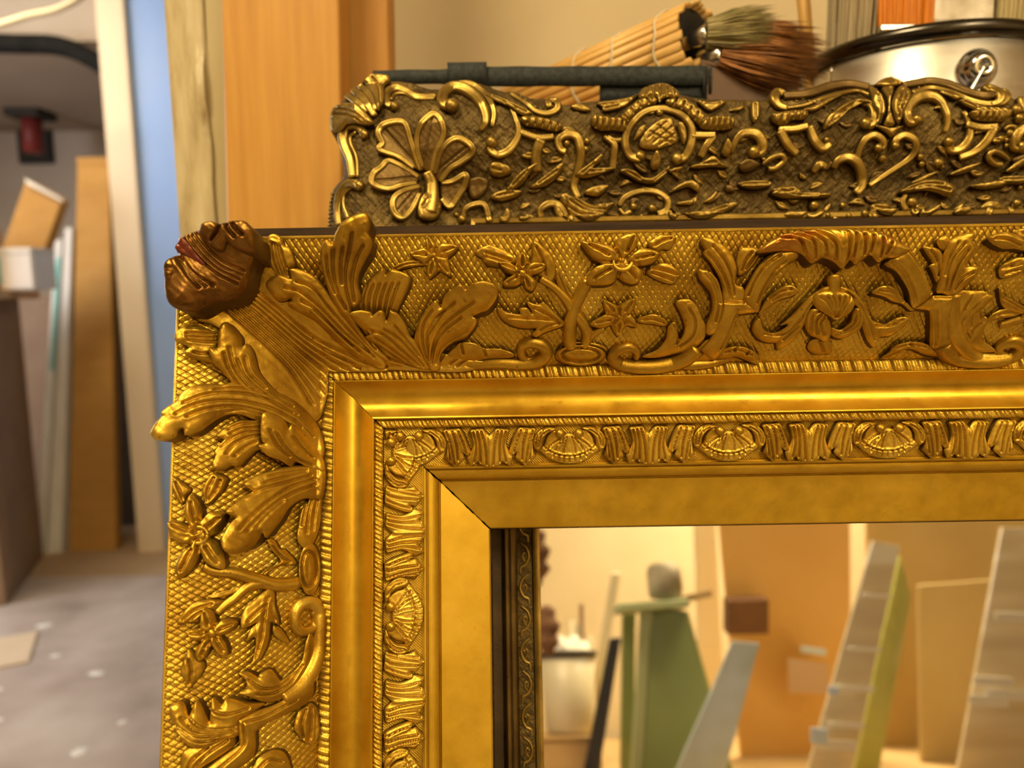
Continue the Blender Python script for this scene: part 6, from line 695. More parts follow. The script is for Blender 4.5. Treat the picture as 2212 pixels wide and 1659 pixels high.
# ================================================================== gilded frame
OW, OH = 620.0, 802.0
MF = Plane('gilded_frame', OW/2, -OH-143, -8)
tag(MF.o, 'large gold leaf picture frame with corner acanthus leaves and flower sprigs, standing in front', 'picture frame')
PS = [(-1, -3), (0, 0), (26.7, 9), (34.3, 18), (54.8, 23), (59.2, 26), (79.4, 29), (86, 28)]
PSx = np.array([p[0] for p in PS], float); PSy = np.array([p[1] for p in PS], float)
def prof(s):
    s = np.asarray(s, float); t = np.clip((s-86)/57, 0, 1)
    return np.where(s <= 86, np.interp(s, PSx, PSy), 28+47*(.4*t+.6*(1-(1-t)**2)))
def BM(u, v): return prof(np.maximum(v, -u))
SIDES = [('t', OW), ('l', OH), ('b', OW), ('r', OH)]
def side_map(k, a, s, w):
    a = np.asarray(a, float); s = np.asarray(s, float); w = np.asarray(w, float)
    if k == 't': return np.stack(np.broadcast_arrays(a, s, w), -1)
    if k == 'l': return np.stack(np.broadcast_arrays(-s, -a, w), -1)
    if k == 'b': return np.stack(np.broadcast_arrays(a, -OH-s, w), -1)
    return np.stack(np.broadcast_arrays(OW+s, -a, w), -1)
FLIP = {'t': False, 'l': True, 'b': True, 'r': False}
def sweep(name, profile, material, plane=MF, smap=side_map, lens=None, sides='tlbr', seg=1, smooth=False, gap=0.0):
    out = []
    for k, Ln in SIDES:
        if k not in sides: continue
        if lens: Ln = lens[k]
        pr = np.array(profile, float); rowsV = []
        for i in range(seg+1):
            f = i/seg; a = -pr[:, 0]*(1-f)+(Ln+pr[:, 0])*f
            if gap and i == 0: a = a+gap*(.55+np.sin(pr[:, 0]*1.9+(1 if k == 't' else 2.2))*.18+.18*np.sin(pr[:, 0]*.7))
            rowsV.append(smap(k, a, pr[:, 0], pr[:, 1]))
        V = np.concatenate(rowsV); Fc = grid_faces(seg+1, len(pr))
        if FLIP[k]: Fc = Fc[:, ::-1]
        out.append(plane.put(name, V, Fc[:, ::-1], material, None, smooth))
    return out
def arcp(p0, p1, bulge, n):
    p0 = np.array(p0, float); p1 = np.array(p1, float); d = p1-p0; nn = np.array([-d[1], d[0]])
    return [tuple(p0+d*t+nn*bulge*4*t*(1-t)) for t in np.linspace(0, 1, n)]
slip_prof = [(0, -8), (0, -.6), (.6, .2), (26.0, 8.4), (26.4, 7.2), (27.0, 7.0), (27.3, 9.2)]
slip_prof = [(0, -8), (0, -.6), (.6, .2)]+[(x, .2+8.2*(x-.6)/25.4) for x in np.linspace(2, 24.6, 16)]+slip_prof[3:]
sweep('slip_moulding', slip_prof, 'gold_slip', gap=.9)
sweep('step_moulding', [(27.3, 9.2)]+arcp((27.4, 10.2), (32.2, 13.6), .16, 8)+[(32.6, 12.8), (33.0, 12.8), (33.1, 17.4), (34.0, 17.9), (34.5, 16.4), (35.0, 16.6)], 'gold_slip', gap=.9)
sweep('cove_moulding', [(59.0, 23.5), (59.2, 26.6)]+arcp((59.6, 27.4), (79.0, 30.5), -.34, 24)+[(79.4, 30.8), (79.5, 28.6)], 'gold_cove', smooth=True, gap=.3)
# carved band ground with fine upright striation, and the two rows of beading
def strip(name, s0, s1, fn, amax, material, ns, da, k, kind=None):
    a = np.arange(.35, amax, da); ss = np.linspace(s0, s1, ns)
    A, Sg = np.meshgrid(a, ss, indexing='ij'); U = A-Sg
    W = fn(U, Sg)
    V = side_map(k, U, Sg, W).reshape(-1, 3); Fc = grid_faces(len(a), ns)
    if not FLIP[k]: Fc = Fc[:, ::-1]
    return MF.put(name, V, Fc, material, None, True, kind)
def wob(U): return .5*np.sin(U*.13)+.5*np.sin(U*.041+2)
def stri(U, Sg): return np.interp(Sg, [34.3, 54.8], [15.7, 20.7])+.30*np.sin(U*2*np.pi/1.35+.6*np.sin(U*.7))
def tooth(pitch, hgt, s0, s1, w0, skew):
    def f(U, Sg):
        q = (Sg-s0)/(s1-s0); ph = (U+skew*q+.35*wob(U*2))/pitch; fr = ph-np.floor(ph)
        idn = np.floor(ph); amp = .75+.25*np.sin(idn*2.3+1.1*np.sin(idn*.7))
        cell = np.sqrt(np.clip(1-(2*fr-1)**2, 0, 1))*(1-.25*fr)
        return w0+hgt*amp*cell*np.sqrt(np.clip(1-(2*q-1)**2, 0, 1)**.7)+.18*np.sin(U*5.1+Sg*4)*np.sin(Sg*3+U)
    return f
for k, amax in (('t', 520), ('l', 330)):
    strip('carved_band', 34.6, 54.8, stri, amax, 'gold_panel', 6, .33, k)
    strip('rope_beading', 54.7, 59.3, tooth(2.4, 2.2, 54.7, 59.3, 23.4, 2.2), amax, 'gold_panel', 9, .3, k, 'stuff')
    strip('leaf_beading', 79.3, 86.4, tooth(3.5, 3.0, 79.3, 86.4, 27.6, 1.5), amax, 'gold_panel', 11, .35, k, 'stuff')
# hatched outer panel
t_s = np.linspace(86, 143, 400); t_arc = np.concatenate([[0], np.cumsum(np.hypot(np.diff(t_s), np.diff(prof(t_s))))])
def hatch(U, Sg):
    T = np.interp(Sg, t_s, t_arc); U2 = U+.25*np.sin(T*.35+U*.05); pu, pt = 3.15, 5.4
    w = prof(Sg)
    cell = 1.0
    for sg in (1, -1):
        q = U2/pu+sg*T/pt; d = np.abs(q-np.round(q))*2.0*2.72/2
        w = w-.62*np.exp(-(d/.36)**2)
    var = np.sin(U*.9+2*np.sin(T*.31))*np.sin(T*.8+U*.21)
    return w+.12*var+.10*np.cos(2*np.pi*U2/pu)*np.cos(2*np.pi*T/pt)
for k, amax in (('t', 520.2), ('l', 330.2)):
    strip('hatched_panel', 86.2, 142.4, hatch, amax, 'gold_panel', 190, .36, k)
    # outer lip and the side of the frame
rim = [(142.2, 75.0), (142.9, 75.3), (143.5, 74.8), (143.9, 73.5), (144, -8)]
for o in sweep('outer_rim', rim, 'gold_panel'): pass
# plainer continuation of the mouldings beyond the hatched lengths
tail = [(34.6, 16.5), (54.8, 21.5), (57, 26), (59.3, 23.4), (79.3, 27.6), (83, 30.5), (86.2, 28.2)]+[(float(s), float(prof(s))) for s in np.linspace(88, 142.3, 12)]
def tail_side(k, a0f, Ln):
    pr = np.array(tail); V = np.concatenate([side_map(k, a0f-pr[:, 0], pr[:, 0], pr[:, 1]), side_map(k, Ln+pr[:, 0], pr[:, 0], pr[:, 1])])
    Fc = grid_faces(2, len(pr))
    if not FLIP[k]: Fc = Fc[:, ::-1]
    MF.put('plain_moulding', V, Fc, 'gold_panel', None, True)
tail_side('t', 519.5, OW); tail_side('l', 329.5, OH); tail_side('b', 0, OW); tail_side('r', 0, OH)
# dark wooden back board and its upstand above the top edge
sweep('back_board', [(-1, -8), (145, -8), (150, -7.5), (150, 8), (145.2, 8)], 'frame_back_wood')
def bar(plane, name, u0, u1, v0, v1, w0, w1, material):
    V = np.array([(u, v, w_) for u in (u0, u1) for v in (v0, v1) for w_ in (w0, w1)])
    Fc = [[0, 1, 3, 2], [4, 6, 7, 5], [0, 4, 5, 1], [2, 3, 7, 6], [0, 2, 6, 4], [1, 5, 7, 3]]
    return plane.put(name, V, Fc, material, None, False)
bar(MF, 'back_strip', -112, OW+112, 144.0, 150.4, 40, 66, 'frame_back_wood')

def mirror_piece(q, uc):
    mp = lambda p: (round(2*uc-p[0], 2),)+tuple(p[1:])
    r = dict(q)
    for key in ('o', 'p', 'ti', 'va'):
        if key in r: r[key] = [mp(p) for p in r[key]]
    if r['t'] == 'L' or r['t'] == 'F':
        for key in ('o',):
            if key in r: r[key] = r[key][::-1]
    if 'v' in r: r['v'] = [[mp(p) for p in vn] for vn in r['v']]
    if 'ce' in r: r['ce'] = mp(r['ce'])
    if r.get('l'): r['l'] = (mp(r['l'][0]), mp(r['l'][1]), r['l'][2])
    if r['t'] == 'F': r['ti'] = r['ti'][::-1]; r['va'] = [r['va'][(len(r['va'])-2-i) % len(r['va'])] for i in range(len(r['va']))]
    return r
def ccw(o):
    a = sum(p[0]*q[1]-q[0]*p[1] for p, q in zip(o, o[1:]+o[:1])); return o if a > 0 else o[::-1]
def build(q, plane, base, outer, sp=.42):
    t = q['t']
    if t == 'L':
        o = ccw(q['o'])
        V, Fc = relief_data(o, q['H'], q['R'], q['v'], q['vd'], q['vw'], q.get('l'), base, q['f'], sp)
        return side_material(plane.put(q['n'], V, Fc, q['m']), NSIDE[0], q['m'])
    if t == 'S':
        ch = .38 if (plane is not MF and max(q['r']) > 2.2) else 0.0
        V, Fc = tube_data(q['p'], q['r'], base, q['f'], q['b'], flat=q['fl'], channel=ch, seg=16 if ch else 10)
        return plane.put(q['n'], V, Fc, q['m'])
    if t == 'B':
        c = q['ce']; b0 = float(base(np.array([c[0]]), np.array([c[1]]))[0])+q['f']+q['r']*.3
        V, Fc = ball_data((c[0], c[1], b0), q['r'], 1, q['sy'], 1, 12, 8)
        return plane.put(q['n'], V, Fc, q['m'])
    if t == 'F':
        ce = np.array(q['ce']); o = q['o']; veins = []
        for i in range(len(q['ti'])):
            ax = np.array(q['ti'][i][:2])-ce; va = np.array(q['va'][i][:2])
            veins.append([tuple(ce+ax*.34), tuple(ce+ax*.5), tuple(ce+ax*.80)])
            veins.append([tuple(ce*.8+va*.2), tuple((ce+va)/2), tuple(va)])
        V, Fc = relief_data(ccw(o), q['H'], 2.6, veins, min(1.2, q['H']*.2), .95, None, base, q['f'], sp)
        # petals dip towards the middle and rise outward
        d = np.hypot(V[:, 0]-ce[0], V[:, 1]-ce[1]); rr = np.mean([np.linalg.norm(np.array(p[:2])-ce) for p in q['ti']])
        V[:, 2] -= .28*q['H']*np.exp(-(d/(rr*.42))**2)*(V[:, 2] > base(V[:, 0], V[:, 1])+.3)
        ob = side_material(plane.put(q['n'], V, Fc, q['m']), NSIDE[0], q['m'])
        b0 = float(base(np.array([ce[0]]), np.array([ce[1]]))[0])+q['f']+q['H']*.55
        if q['cr'] > 3:
            r = q['cr']; k = np.linspace(0, 2*np.pi, 25)
            pth = [(ce[0]+r*math.cos(x), ce[1]+r*.86*math.sin(x)) for x in k]
            V, Fc = tube_data(pth, [1.0]*len(pth), lambda a, b: np.full_like(a, b0+.6), 0, 0, 8, .8)
            plane.put('flower_ring', V, Fc, q['m'], ob)
            V, Fc = ball_data((ce[0], ce[1], b0), r*.78, 1, .86, .42); plane.put('flower_disc', V, Fc, q['m'], ob)
        elif q['cr'] > 0:
            V, Fc = ball_data((ce[0], ce[1], b0+.5), q['cr'], 1, 1, 1); plane.put('flower_eye', V, Fc, q['m'], ob)
        return ob
for q in MAIN:
    build(q, MF, BM, 143)
    key = q.get('o') or q.get('p') or q.get('ti')
    mu = sum(p[0] for p in key)/len(key); mv = sum(p[1] for p in key)/len(key)
    if 2 < mu < 108 and mv > 70: build(mirror_piece(q, UC), MF, BM, 143, .8)

# shells and leaf sprays of the carved band: built once, then copied along the rails
PXM = .0703
def sym(h): return [(x, y) if len(p) < 3 else (x, y, p[2]) for p in h for x, y in [(p[0], p[1])]]+[((-p[0], p[1]) if len(p) < 3 else (-p[0], p[1], p[2])) for p in h[::-1] if p[0] > .5]
def mmb(pts): return [(p[0]*PXM, -p[1]*PXM)+tuple(p[2:]) for p in pts]
zero = lambda a, b: np.zeros_like(a)
def motif(name, half, H, R, veins, vd, vw, clip=None):
    V, Fc = relief_data(ccw(mmb(half)), H, R, [mmb(v) for v in veins], vd, vw, None, zero, 0, .5, clip=clip, rough=.05)
    return V, Fc
fan_half = [(0, 52), (60, 62), (115, 22), (152, 50), (180, 92), (192, 140), (232, 176), (195, 214), (130, 260), (62, 285), (0, 291)]
fan_veins = [[(20, 80), (40, 150), (46, 205)], [(40, 90), (90, 150), (110, 190)], [(70, 90), (130, 135), (160, 165)]]
fan_veins = fan_veins+[[(-x, y) for x, y in v] for v in fan_veins]+[[(-195, 150), (-140, 190), (-70, 218), (0, 226), (70, 218), (140, 190), (195, 150)]]+[[(x, 228-abs(x)*.06*abs(x)/30), (x*1.16, 282-abs(x)*.09*abs(x)/22)] for x in (-150, -110, -75, -38, 0, 38, 75, 110, 150)]
vol = [(95, 10), (180, 6), (248, 50), (275, 110), (264, 165), (230, 188), (205, 150), (196, 100), (165, 52), (120, 34)]
volv = [[(150, 22), (215, 70), (240, 150)], [(200, 20), (250, 90), (250, 160)]]
ctr_half = [(0, 60, 1), (42, 10), (100, 8), (150, 18), (136, 75), (128, 130), (150, 190), (174, 228), (152, 298, 1), (120, 282), (92, 260, 1), (66, 292), (0, 303)]
cv = [[(62, 25), (36, 130), (24, 285)], [(92, 25), (74, 140), (72, 265)], [(122, 30), (104, 140), (122, 265)]]
cv = cv+[[(-x, y) for x, y in v] for v in cv]
lf = [(350, 14), (280, 5), (215, 6), (182, 60), (158, 130), (146, 190), (168, 214), (200, 190, 1), (192, 235), (225, 265), (265, 300, 1), (316, 252), (345, 226, 1), (324, 150), (336, 60)]
lv = [[(325, 22), (296, 120), (266, 285)], [(280, 15), (252, 120), (240, 245)], [(235, 20), (200, 110), (176, 195)], [(318, 100), (306, 180), (296, 248)]]
BAND_N = np.array([20.2, 5.0]); BAND_N /= np.linalg.norm(BAND_N)
def band_matrix(k, a):
    # local x along the rail, y towards the outer edge, z out of the band
    o = side_map(k, a, 54.6, 20.9)-MF.off
    Y = (np.array(side_map(k, 0, 1, 0))-np.array(side_map(k, 0, 0, 0)))*BAND_N[0]+np.array([0, 0, 1])*BAND_N[1]
    X = (np.array(side_map(k, 1, 0, 0))-np.array(side_map(k, 0, 0, 0)))
    if k == 'l': X = -X
    Z = np.cross(X, Y)
    if Z[2] < 0: X = -X; Z = -Z
    return Matrix(((X[0], Y[0], Z[0], o[0]*.001), (X[1], Y[1], Z[1], o[1]*.001), (X[2], Y[2], Z[2], o[2]*.001), (0, 0, 0, 1)))
def make_shell(clip=None):
    V, Fc = motif('shell', sym(fan_half), 2.9, 1.2, fan_veins, 1.0, .5, clip)
    o = side_material(mesh_obj('shell', V*.001, Fc, 'gold_leaf', MF.o), NSIDE[0], 'gold_leaf')
    for sg in (1, -1):
        V, Fc = motif('volute', [(sg*x, y) for x, y in vol], 4.6, 1.8, [[(sg*x, y) for x, y in v] for v in volv], 1.0, .55, clip)
        bc = (sg*70*PXM, -50*PXM)
        if clip is None or clip(np.array(bc)):
            bv, bf = ball_data((bc[0], bc[1], 3.6), 2.6); n0 = len(V); V = np.concatenate([V, bv]); Fc = Fc+[[i+n0 for i in f] for f in bf]
        if len(Fc): mesh_obj('volute', V*.001, Fc, 'gold_leaf', o)
    return o
def make_spray():
    V, Fc = motif('leaf_spray', sym(ctr_half), 4.2, 2.6, cv, 1.1, .6)
    d0 = np.abs(V[:, 0]); V[:, 2] += .9*np.exp(-(d0/.8)**2)*(V[:, 2] > .5)
    o = side_material(mesh_obj('leaf_spray', V*.001, Fc, 'gold_leaf', MF.o), NSIDE[0], 'gold_leaf')
    for sg in (1, -1):
        V, Fc = motif('side_leaf', [(sg*p[0],)+tuple(p[1:]) for p in lf], 4.6, 2.6, [[(sg*x, y) for x, y in v] for v in lv], 1.1, .6)
        side_material(mesh_obj('side_leaf', V*.001, Fc, 'gold_leaf', o), NSIDE[0], 'gold_leaf')
    return o
shell0 = make_shell(); spray0 = make_spray(); first = [True]
PER = 84.2
for k, a0, cnt in (('t', SHELL_T, 7), ('l', SHELL_L, 4)):
    for i in range(cnt):
        for half, proto in ((0, shell0), (.5, spray0)):
            a = a0+PER*(i+half)
            if i == 0 and half == 0:
                flip = 1.0 if band_matrix(k, a).to_3x3().col[0].dot(Vector(side_map(k, 1, 0, 0)-side_map(k, 0, 0, 0))) > 0 else -1.0
                o = make_shell(lambda c, fl=flip, aa=a: fl*c[0]+aa > -(54.6+c[1]*.97)+.15)
            elif k == 't' and i == 1 and half == 0: o = proto
            elif k == 't' and i == 0 and half == .5: o = proto
            else: o = dup(proto, MF.o)
            o.matrix_local = band_matrix(k, a)

# ================================================================== antique frame with the mirror
DF = Plane('antique_frame', 300, -945, -66)
tag(DF.o, 'dark antique bronze-gold frame crowded with rococo scrolls, leaning behind the gold frame', 'picture frame')
DP = [(-40, -44), (-6, -40), (-3, -36), (0, -33), (3, -32.5), (5, -43), (25, -38), (45, -28), (60, -23.5), (72, -25), (84, -33), (92, -38)]
DPx = np.array([p[0] for p in DP], float); DPy = np.array([p[1] for p in DP], float)
DU, DL = DARK_LIP
def dprof(s): return np.interp(s, DPx, DPy)
def BD(u, v): return dprof(np.maximum(v-DL, DU-u))
edge = cr(DARK_EDGE, 2.0); ur = edge[-1][0]; vb = edge[0][1]
poly = np.concatenate([edge, [(ur, DL-4)], np.array([(x, DL-4) for x in np.arange(ur-4, DU+4, -4)]), [(DU+4, DL-4)], [(DU+4, vb)], np.array([(x, vb) for x in np.arange(DU, edge[0][0], -4)])])[::-1]
V, Fc = fill(poly, .85)
d = pdist(V, poly, True); h = BD(V[:, 0], V[:, 1])+.35*np.sin(V[:, 0]*.9+1.3*np.sin(V[:, 1]*.6))*np.sin(V[:, 1]*1.0+np.sin(V[:, 0]*.35))
for sg in (1, -1):      # scratched double cross-hatching
    qh = (V[:, 0]*.72+sg*V[:, 1]*.70+.5*np.sin(V[:, 1]*.2+sg))/6.4; fr = (qh-np.floor(qh))*6.4
    h = h-.45*np.exp(-((fr-1.2)/.5)**2)-.45*np.exp(-((fr-3.0)/.5)**2)
lipmask = np.maximum(V[:, 1]-DL, DU-V[:, 0])
h = h-np.where(lipmask > 20, 2.2*(1-np.clip(d/3, 0, 1))**2, 0)
top = np.column_stack([V, h]); cnt = {}
for f in Fc:
    for a, b in zip(f, f[1:]+f[:1]): cnt[(a, b)] = 1
bd = [(a, b) for (a, b) in cnt if (b, a) not in cnt]; idx = {}; ex = []; kk = len(top)
for a, b in bd:
    for qv in (a, b):
        if qv not in idx: idx[qv] = kk; kk += 2; ex += [top[qv], (V[qv, 0], V[qv, 1], -62.0)]
    Fc.append([idx[b], idx[a], idx[a]+1, idx[b]+1])
DF.put('moulded_rail', np.concatenate([top, np.array(ex)]), Fc, 'antique_ground')
# bright inner lip, plain lower rails, stepped liner
DW, DH = 640.0, DL+945-88.0
def dside(k, a, s, w):
    a = np.asarray(a, float); s = np.asarray(s, float); w = np.asarray(w, float)
    if k == 't': return np.stack(np.broadcast_arrays(DU+a, DL+s, w), -1)
    if k == 'l': return np.stack(np.broadcast_arrays(DU-s, DL-a, w), -1)
    if k == 'b': return np.stack(np.broadcast_arrays(DU+a, DL-DH-s, w), -1)
    return np.stack(np.broadcast_arrays(DU+DW+s, DL-a, w), -1)
dl = dict(t=DW, b=DW, l=DH, r=DH)
sweep('inner_lip', [(-4, -41), (-1, -33.2), (0, -32), (2.2, -31.4), (3, -32.2), (3.2, -40)], 'antique_gold', DF, dside, dl)
plain = [(3, -32.5), (5, -43), (25, -38), (45, -28), (60, -23.5), (72, -25), (84, -33), (86, -40), (86, -64)]
sweep('plain_rail', plain, 'antique_ground', DF, dside, dl, 'rb', smooth=True)
pr = np.array(plain); a0 = DL-vb-1
Vp = np.concatenate([dside('l', np.full(len(pr), a0), pr[:, 0], pr[:, 1]), dside('l', DH+pr[:, 0], pr[:, 0], pr[:, 1])])
DF.put('plain_rail', Vp, grid_faces(2, len(pr)), 'antique_ground', None, True)
Vp = np.concatenate([dside('t', np.full(len(pr), ur-DU-1), pr[:, 0], pr[:, 1]), dside('t', DW+pr[:, 0], pr[:, 0], pr[:, 1])])
DF.put('plain_rail', Vp, grid_faces(2, len(pr))[:, ::-1], 'antique_ground', None, True)
LW = 36.8
sweep('liner_hollow', [(-4, -41), (-7, -54), (-13.2, -56)], 'antique_edge', DF, dside, dl)  # darker than its neighbours: the recess's deep shade is put into the colour
sweep('liner_bead', [(-13.2, -56), (-14.4, -52), (-15.6, -50), (-17.4, -50), (-18.6, -52), (-19, -55.5), (-22.3, -55.5)], 'antique_dark', DF, dside, dl)
sweep('liner_band', [(-22.3, -55.5), (-22.6, -51.6), (-31.6, -51.6), (-32.0, -53)], 'antique_ground', DF, dside, dl)
sweep('liner_edge', [(-32.0, -53), (-32.4, -50.2), (-34, -49.6), (-35.0, -51.4), (-36.4, -51.6), (-LW, -53), (-LW, -58.4)], 'antique_gold', DF, dside, dl)
sweep('back_board', [(-30, -58.5), (-30, -64), (86, -64), (86, -58)], 'frame_back_wood', DF, dside, dl)
for i in range(9):      # carved vine running down the liner band
    sg = 1 if i % 2 else -1; v0 = -2-i*19.0; uu = DU+27.1
    pth = [(uu-sg*2.6, v0+9), (uu+sg*1.5, v0+5.5), (uu+sg*2.8, v0), (uu+sg*.6, v0-4.5), (uu-sg*2.2, v0-6), (uu-sg*2.6, v0-10)]
    V, Fc = tube_data(pth, [.55, .8, 1, .9, .8, .55], lambda a, b: np.full_like(a, -51.6), 0, 0, 8, 1.0)
    DF.put('vine_scroll', V, Fc, 'antique_gold')
    pth = [(uu+sg*.6, v0-3), (uu-sg*1.2, v0+.5), (uu-sg*.2, v0+2.6), (uu+sg*1.0, v0+1.4)]
    V, Fc = tube_data(pth, [.4, .7, .7, .5], lambda a, b: np.full_like(a, -51.6), 0, .75, 8, .8)
    DF.put('vine_curl', V, Fc, 'antique_gold')
for q in DARK:
    build(q, DF, BD, 200, .6)
    key = q.get('o') or q.get('p') or ([q['ce']] if 'ce' in q else [])
    mu = sum(p[0] for p in key)/len(key)
    if UD-172 < mu < UD-62: build(mirror_piece(q, UD), DF, BD, 200, .8)
frng = np.random.default_rng(11)
spots = []
for i in range(900):
    if len(spots) >= 84: break
    fu = frng.uniform(DU+18, ur-60); fs_ = frng.uniform(7, 46) if frng.random() < .8 else frng.uniform(46, 72)
    if fu < DU+34 and fs_ > 14: continue
    if all((fu-a)**2+(fs_-b)**2 > 62 for a, b in spots): spots.append((fu, fs_))
for fu, fs_ in spots:
    an_ = frng.uniform(-.7, .7)+(math.pi if frng.random() < .5 else 0); L0 = frng.uniform(3.2, 6.0); W0_ = L0*frng.uniform(.28, .42); bend = frng.uniform(-1, 1)*1.6
    ca, sa = math.cos(an_), math.sin(an_); cv0 = DL+fs_
    R2 = lambda x, y: (fu+ca*x-sa*(y+bend*(x/L0)**2), cv0+sa*x+ca*(y+bend*(x/L0)**2))
    o_ = [R2(-L0, 0)+(1,), R2(-L0*.4, -W0_), R2(L0*.2, -W0_*1.1), R2(L0*.55, -W0_*.5)+(1,), R2(L0, 0)+(1,), R2(L0*.5, W0_*.7), R2(0, W0_), R2(-L0*.5, W0_*.8)]
    build(dict(t='L', n='filler_leaf', m='antique_gold' if frng.random() < .45 else 'antique_dark', f=.2, H=frng.uniform(1.6, 3.2), R=1.6, o=o_, v=[[R2(-L0*.8, 0), R2(0, 0), R2(L0*.8, 0)]], vd=.6, vw=.7), DF, BD, 200, .6)
# mirror glass
mu0, mu1 = DU+LW-1, DU+DW-LW+1; mv0, mv1 = DL-LW+1, DL-DH+LW-1
mg = bar(DF, 'mirror_glass', mu0, mu1, mv1, mv0, -61, -58, 'mirror_glass'); mg['label'] = 'clear mirror glass reflecting the workshop'
# ================================================================== posts and planks beside the frames
def plank(name, label, cat, tl, tr, br, bl, th, material, group=None):
    # a sawn board standing on the floor: edges carried down to the ground
    tl, tr, br, bl = map(Vector, (tl, tr, br, bl))
    def ext(t, b, z): return t+(b-t)*((z-t.z)/(b.z-t.z))
    zt = 2.44
    q = [ext(bl, tl, zt), ext(br, tr, zt), ext(tr, br, .0), ext(tl, bl, .0)]
    o = slab(name, q, th, material, None, .0015, back=(0, 1, 0)); tag(o, label, cat, group); return o
plank('pine_plank', 'wide orange pine plank standing left of the dark frame', 'plank', PT['pa_tl'], PT['pa_tr'], PT['pa_br'], PT['pa_bl'], .042, 'pine')
plank('pine_plank', 'narrow strip of pine plank set back behind the wide plank', 'plank', PT['pb_tl'], PT['pb_tr'], PT['pb_br'], PT['pb_bl'], .042, 'pine_dark')
# painted rough post: uneven chipped face
def rough_post():
    x0, x1, y0, y1 = -.307, -.2735, .72, .80
    zs = np.linspace(0, 2.44, 190); xs = np.linspace(0, 1, 12)
    V = []
    for z in zs:
        for t in xs:
            e = .0007*math.sin(z*41+3*math.sin(z*9))+.0005*math.sin(z*97)
            x = x0+(x1-x0)*t+(e if t == 1 else 0)
            chip = -.0016*max(0, math.sin(t*9+z*5))*max(0, math.sin(z*23+t*4))-.0012*abs(math.sin(t*21+2*math.sin(z*6)))
            if 1.215 < z < 1.255 and t > .78: chip += .006
            V.append((x-x0, -chip*1.0+(.003 if t in (0, 1) else 0), z))
    nF = len(V); Fc = grid_faces(len(zs), len(xs)).tolist()
    b = len(V); V += [(0, .08, 0), (x1-x0, .08, 0), (0, .08, 2.44), (x1-x0, .08, 2.44)]
    n = len(xs); Lft = [i*n for i in range(len(zs))]; Rgt = [i*n+n-1 for i in range(len(zs))]
    Fc.append(Lft[::-1]+[b, b+2][:0] + []) if False else None
    Fc.append([b, b+2]+Lft[::-1]); Fc.append([b+3, b+1]+Rgt); Fc.append([b+1, b+3, b+2, b])
    Fc.append([b+2, b+3]+[(len(zs)-1)*n+j for j in range(n)][::-1])
    Fc.append([b+1, b]+list(range(n)))
    o = mesh_obj('painted_post', V, Fc, 'old_paint', None, True)
    for p in o.data.polygons[-5:]: p.use_smooth = False; o.location = (x0, y0, 0)
    return tag(o, 'rough beige painted wooden post with chipped paint', 'post')
rough_post()
struct(box('trim_1', (-.285, .728, 0), (-.246, .97, 2.44), 'beige_paint'))
struct(box('trim_2', (-1.548, 3.035, 0), (-1.44, 3.16, 2.44), 'cream_jamb', bevel=.004))
# ================================================================== shelf things behind the frames
sh = empty('wall_shelf', (.4, .80, .93)); tag(sh, 'plain pine shelf fixed to the cream wall behind the frames', 'shelf')
box('shelf_board', (-.09, .60, .975), (1.4, .97, 1.0), 'pine_dark', sh, .002)
for x in (.05, 1.2): box('bracket', (x, .64, .88), (x+.03, .97, .975), 'pine_dark', sh, .002)
bx = empty('pine_box', (.1, .68, 1.0)); tag(bx, 'low pine box on the shelf under the bamboo roll', 'box')
box('box_body', (-.04, .615, 1.0), (.20, .80, 1.158), 'pine_dark', bx, .002); box('box_lid', (-.044, .611, 1.158), (.204, .804, 1.166), 'pine', bx, .001)
# bamboo roll
A = Vector(PT['roll_a']); Bv = Vector(PT['roll_b']); ax = (Bv-A).normalized(); Rr = .0305
roll = empty('bamboo_brush_roll', A); tag(roll, 'rolled bamboo slat brush mat tied with pale string', 'brush roll')
e1 = ax.cross(Vector((0, 0, 1))).normalized(); e2 = e1.cross(ax)
ns = 27; ln = (Bv-A).length
def slat_mesh(ln):
    bm = bmesh.new(); bmesh.ops.create_cone(bm, cap_ends=True, segments=8, radius1=.5, radius2=.5, depth=1)
    for q in bm.verts: q.co = Vector((q.co.z*ln, q.co.x*.0072, q.co.y*.0034))
    me = bpy.data.meshes.new('slat'); bm.to_mesh(me); bm.free(); me.materials.append(MATS['bamboo'])
    for p in me.polygons: p.use_smooth = True
    return me
smes = [slat_mesh(ln*f) for f in (1, .985, .97)]
for i in range(ns):
    th = 2*math.pi*i/ns; rad = Rr*(1+.03*math.sin(3*th))
    nrm = e1*math.cos(th)+e2*math.sin(th); tg = -e1*math.sin(th)+e2*math.cos(th)
    o = bpy.data.objects.new('slat', smes[i % 3]); C.objects.link(o); o.parent = roll
    m3 = Matrix((ax, tg, nrm)).transposed(); o.matrix_local = Matrix.Translation((ax*ln*(.5+random.uniform(-.006, .006))+nrm*rad))@m3.to_4x4()
for f in (.56, .73, .90):      # string bindings
    pts = [ax*ln*f+(e1*math.cos(t)+e2*math.sin(t))*(Rr+.0022)+ax*.0015*math.sin(7*t) for t in np.linspace(0, 2*math.pi, 40, endpoint=False)]
    V = []; 
    for i, p in enumerate(pts):
        t = 2*math.pi*i/40; nr = e1*math.cos(t)+e2*math.sin(t)
        for j in range(5):
            a = 2*math.pi*j/5; V.append(p+(ax*math.cos(a)+nr*math.sin(a))*.0009)
    Fc = [[i*5+j, i*5+(j+1) % 5, ((i+1) % 40)*5+(j+1) % 5, ((i+1) % 40)*5+j] for i in range(40) for j in range(5)]
    mesh_obj('binding_string', V, Fc, 'cotton_string', roll)
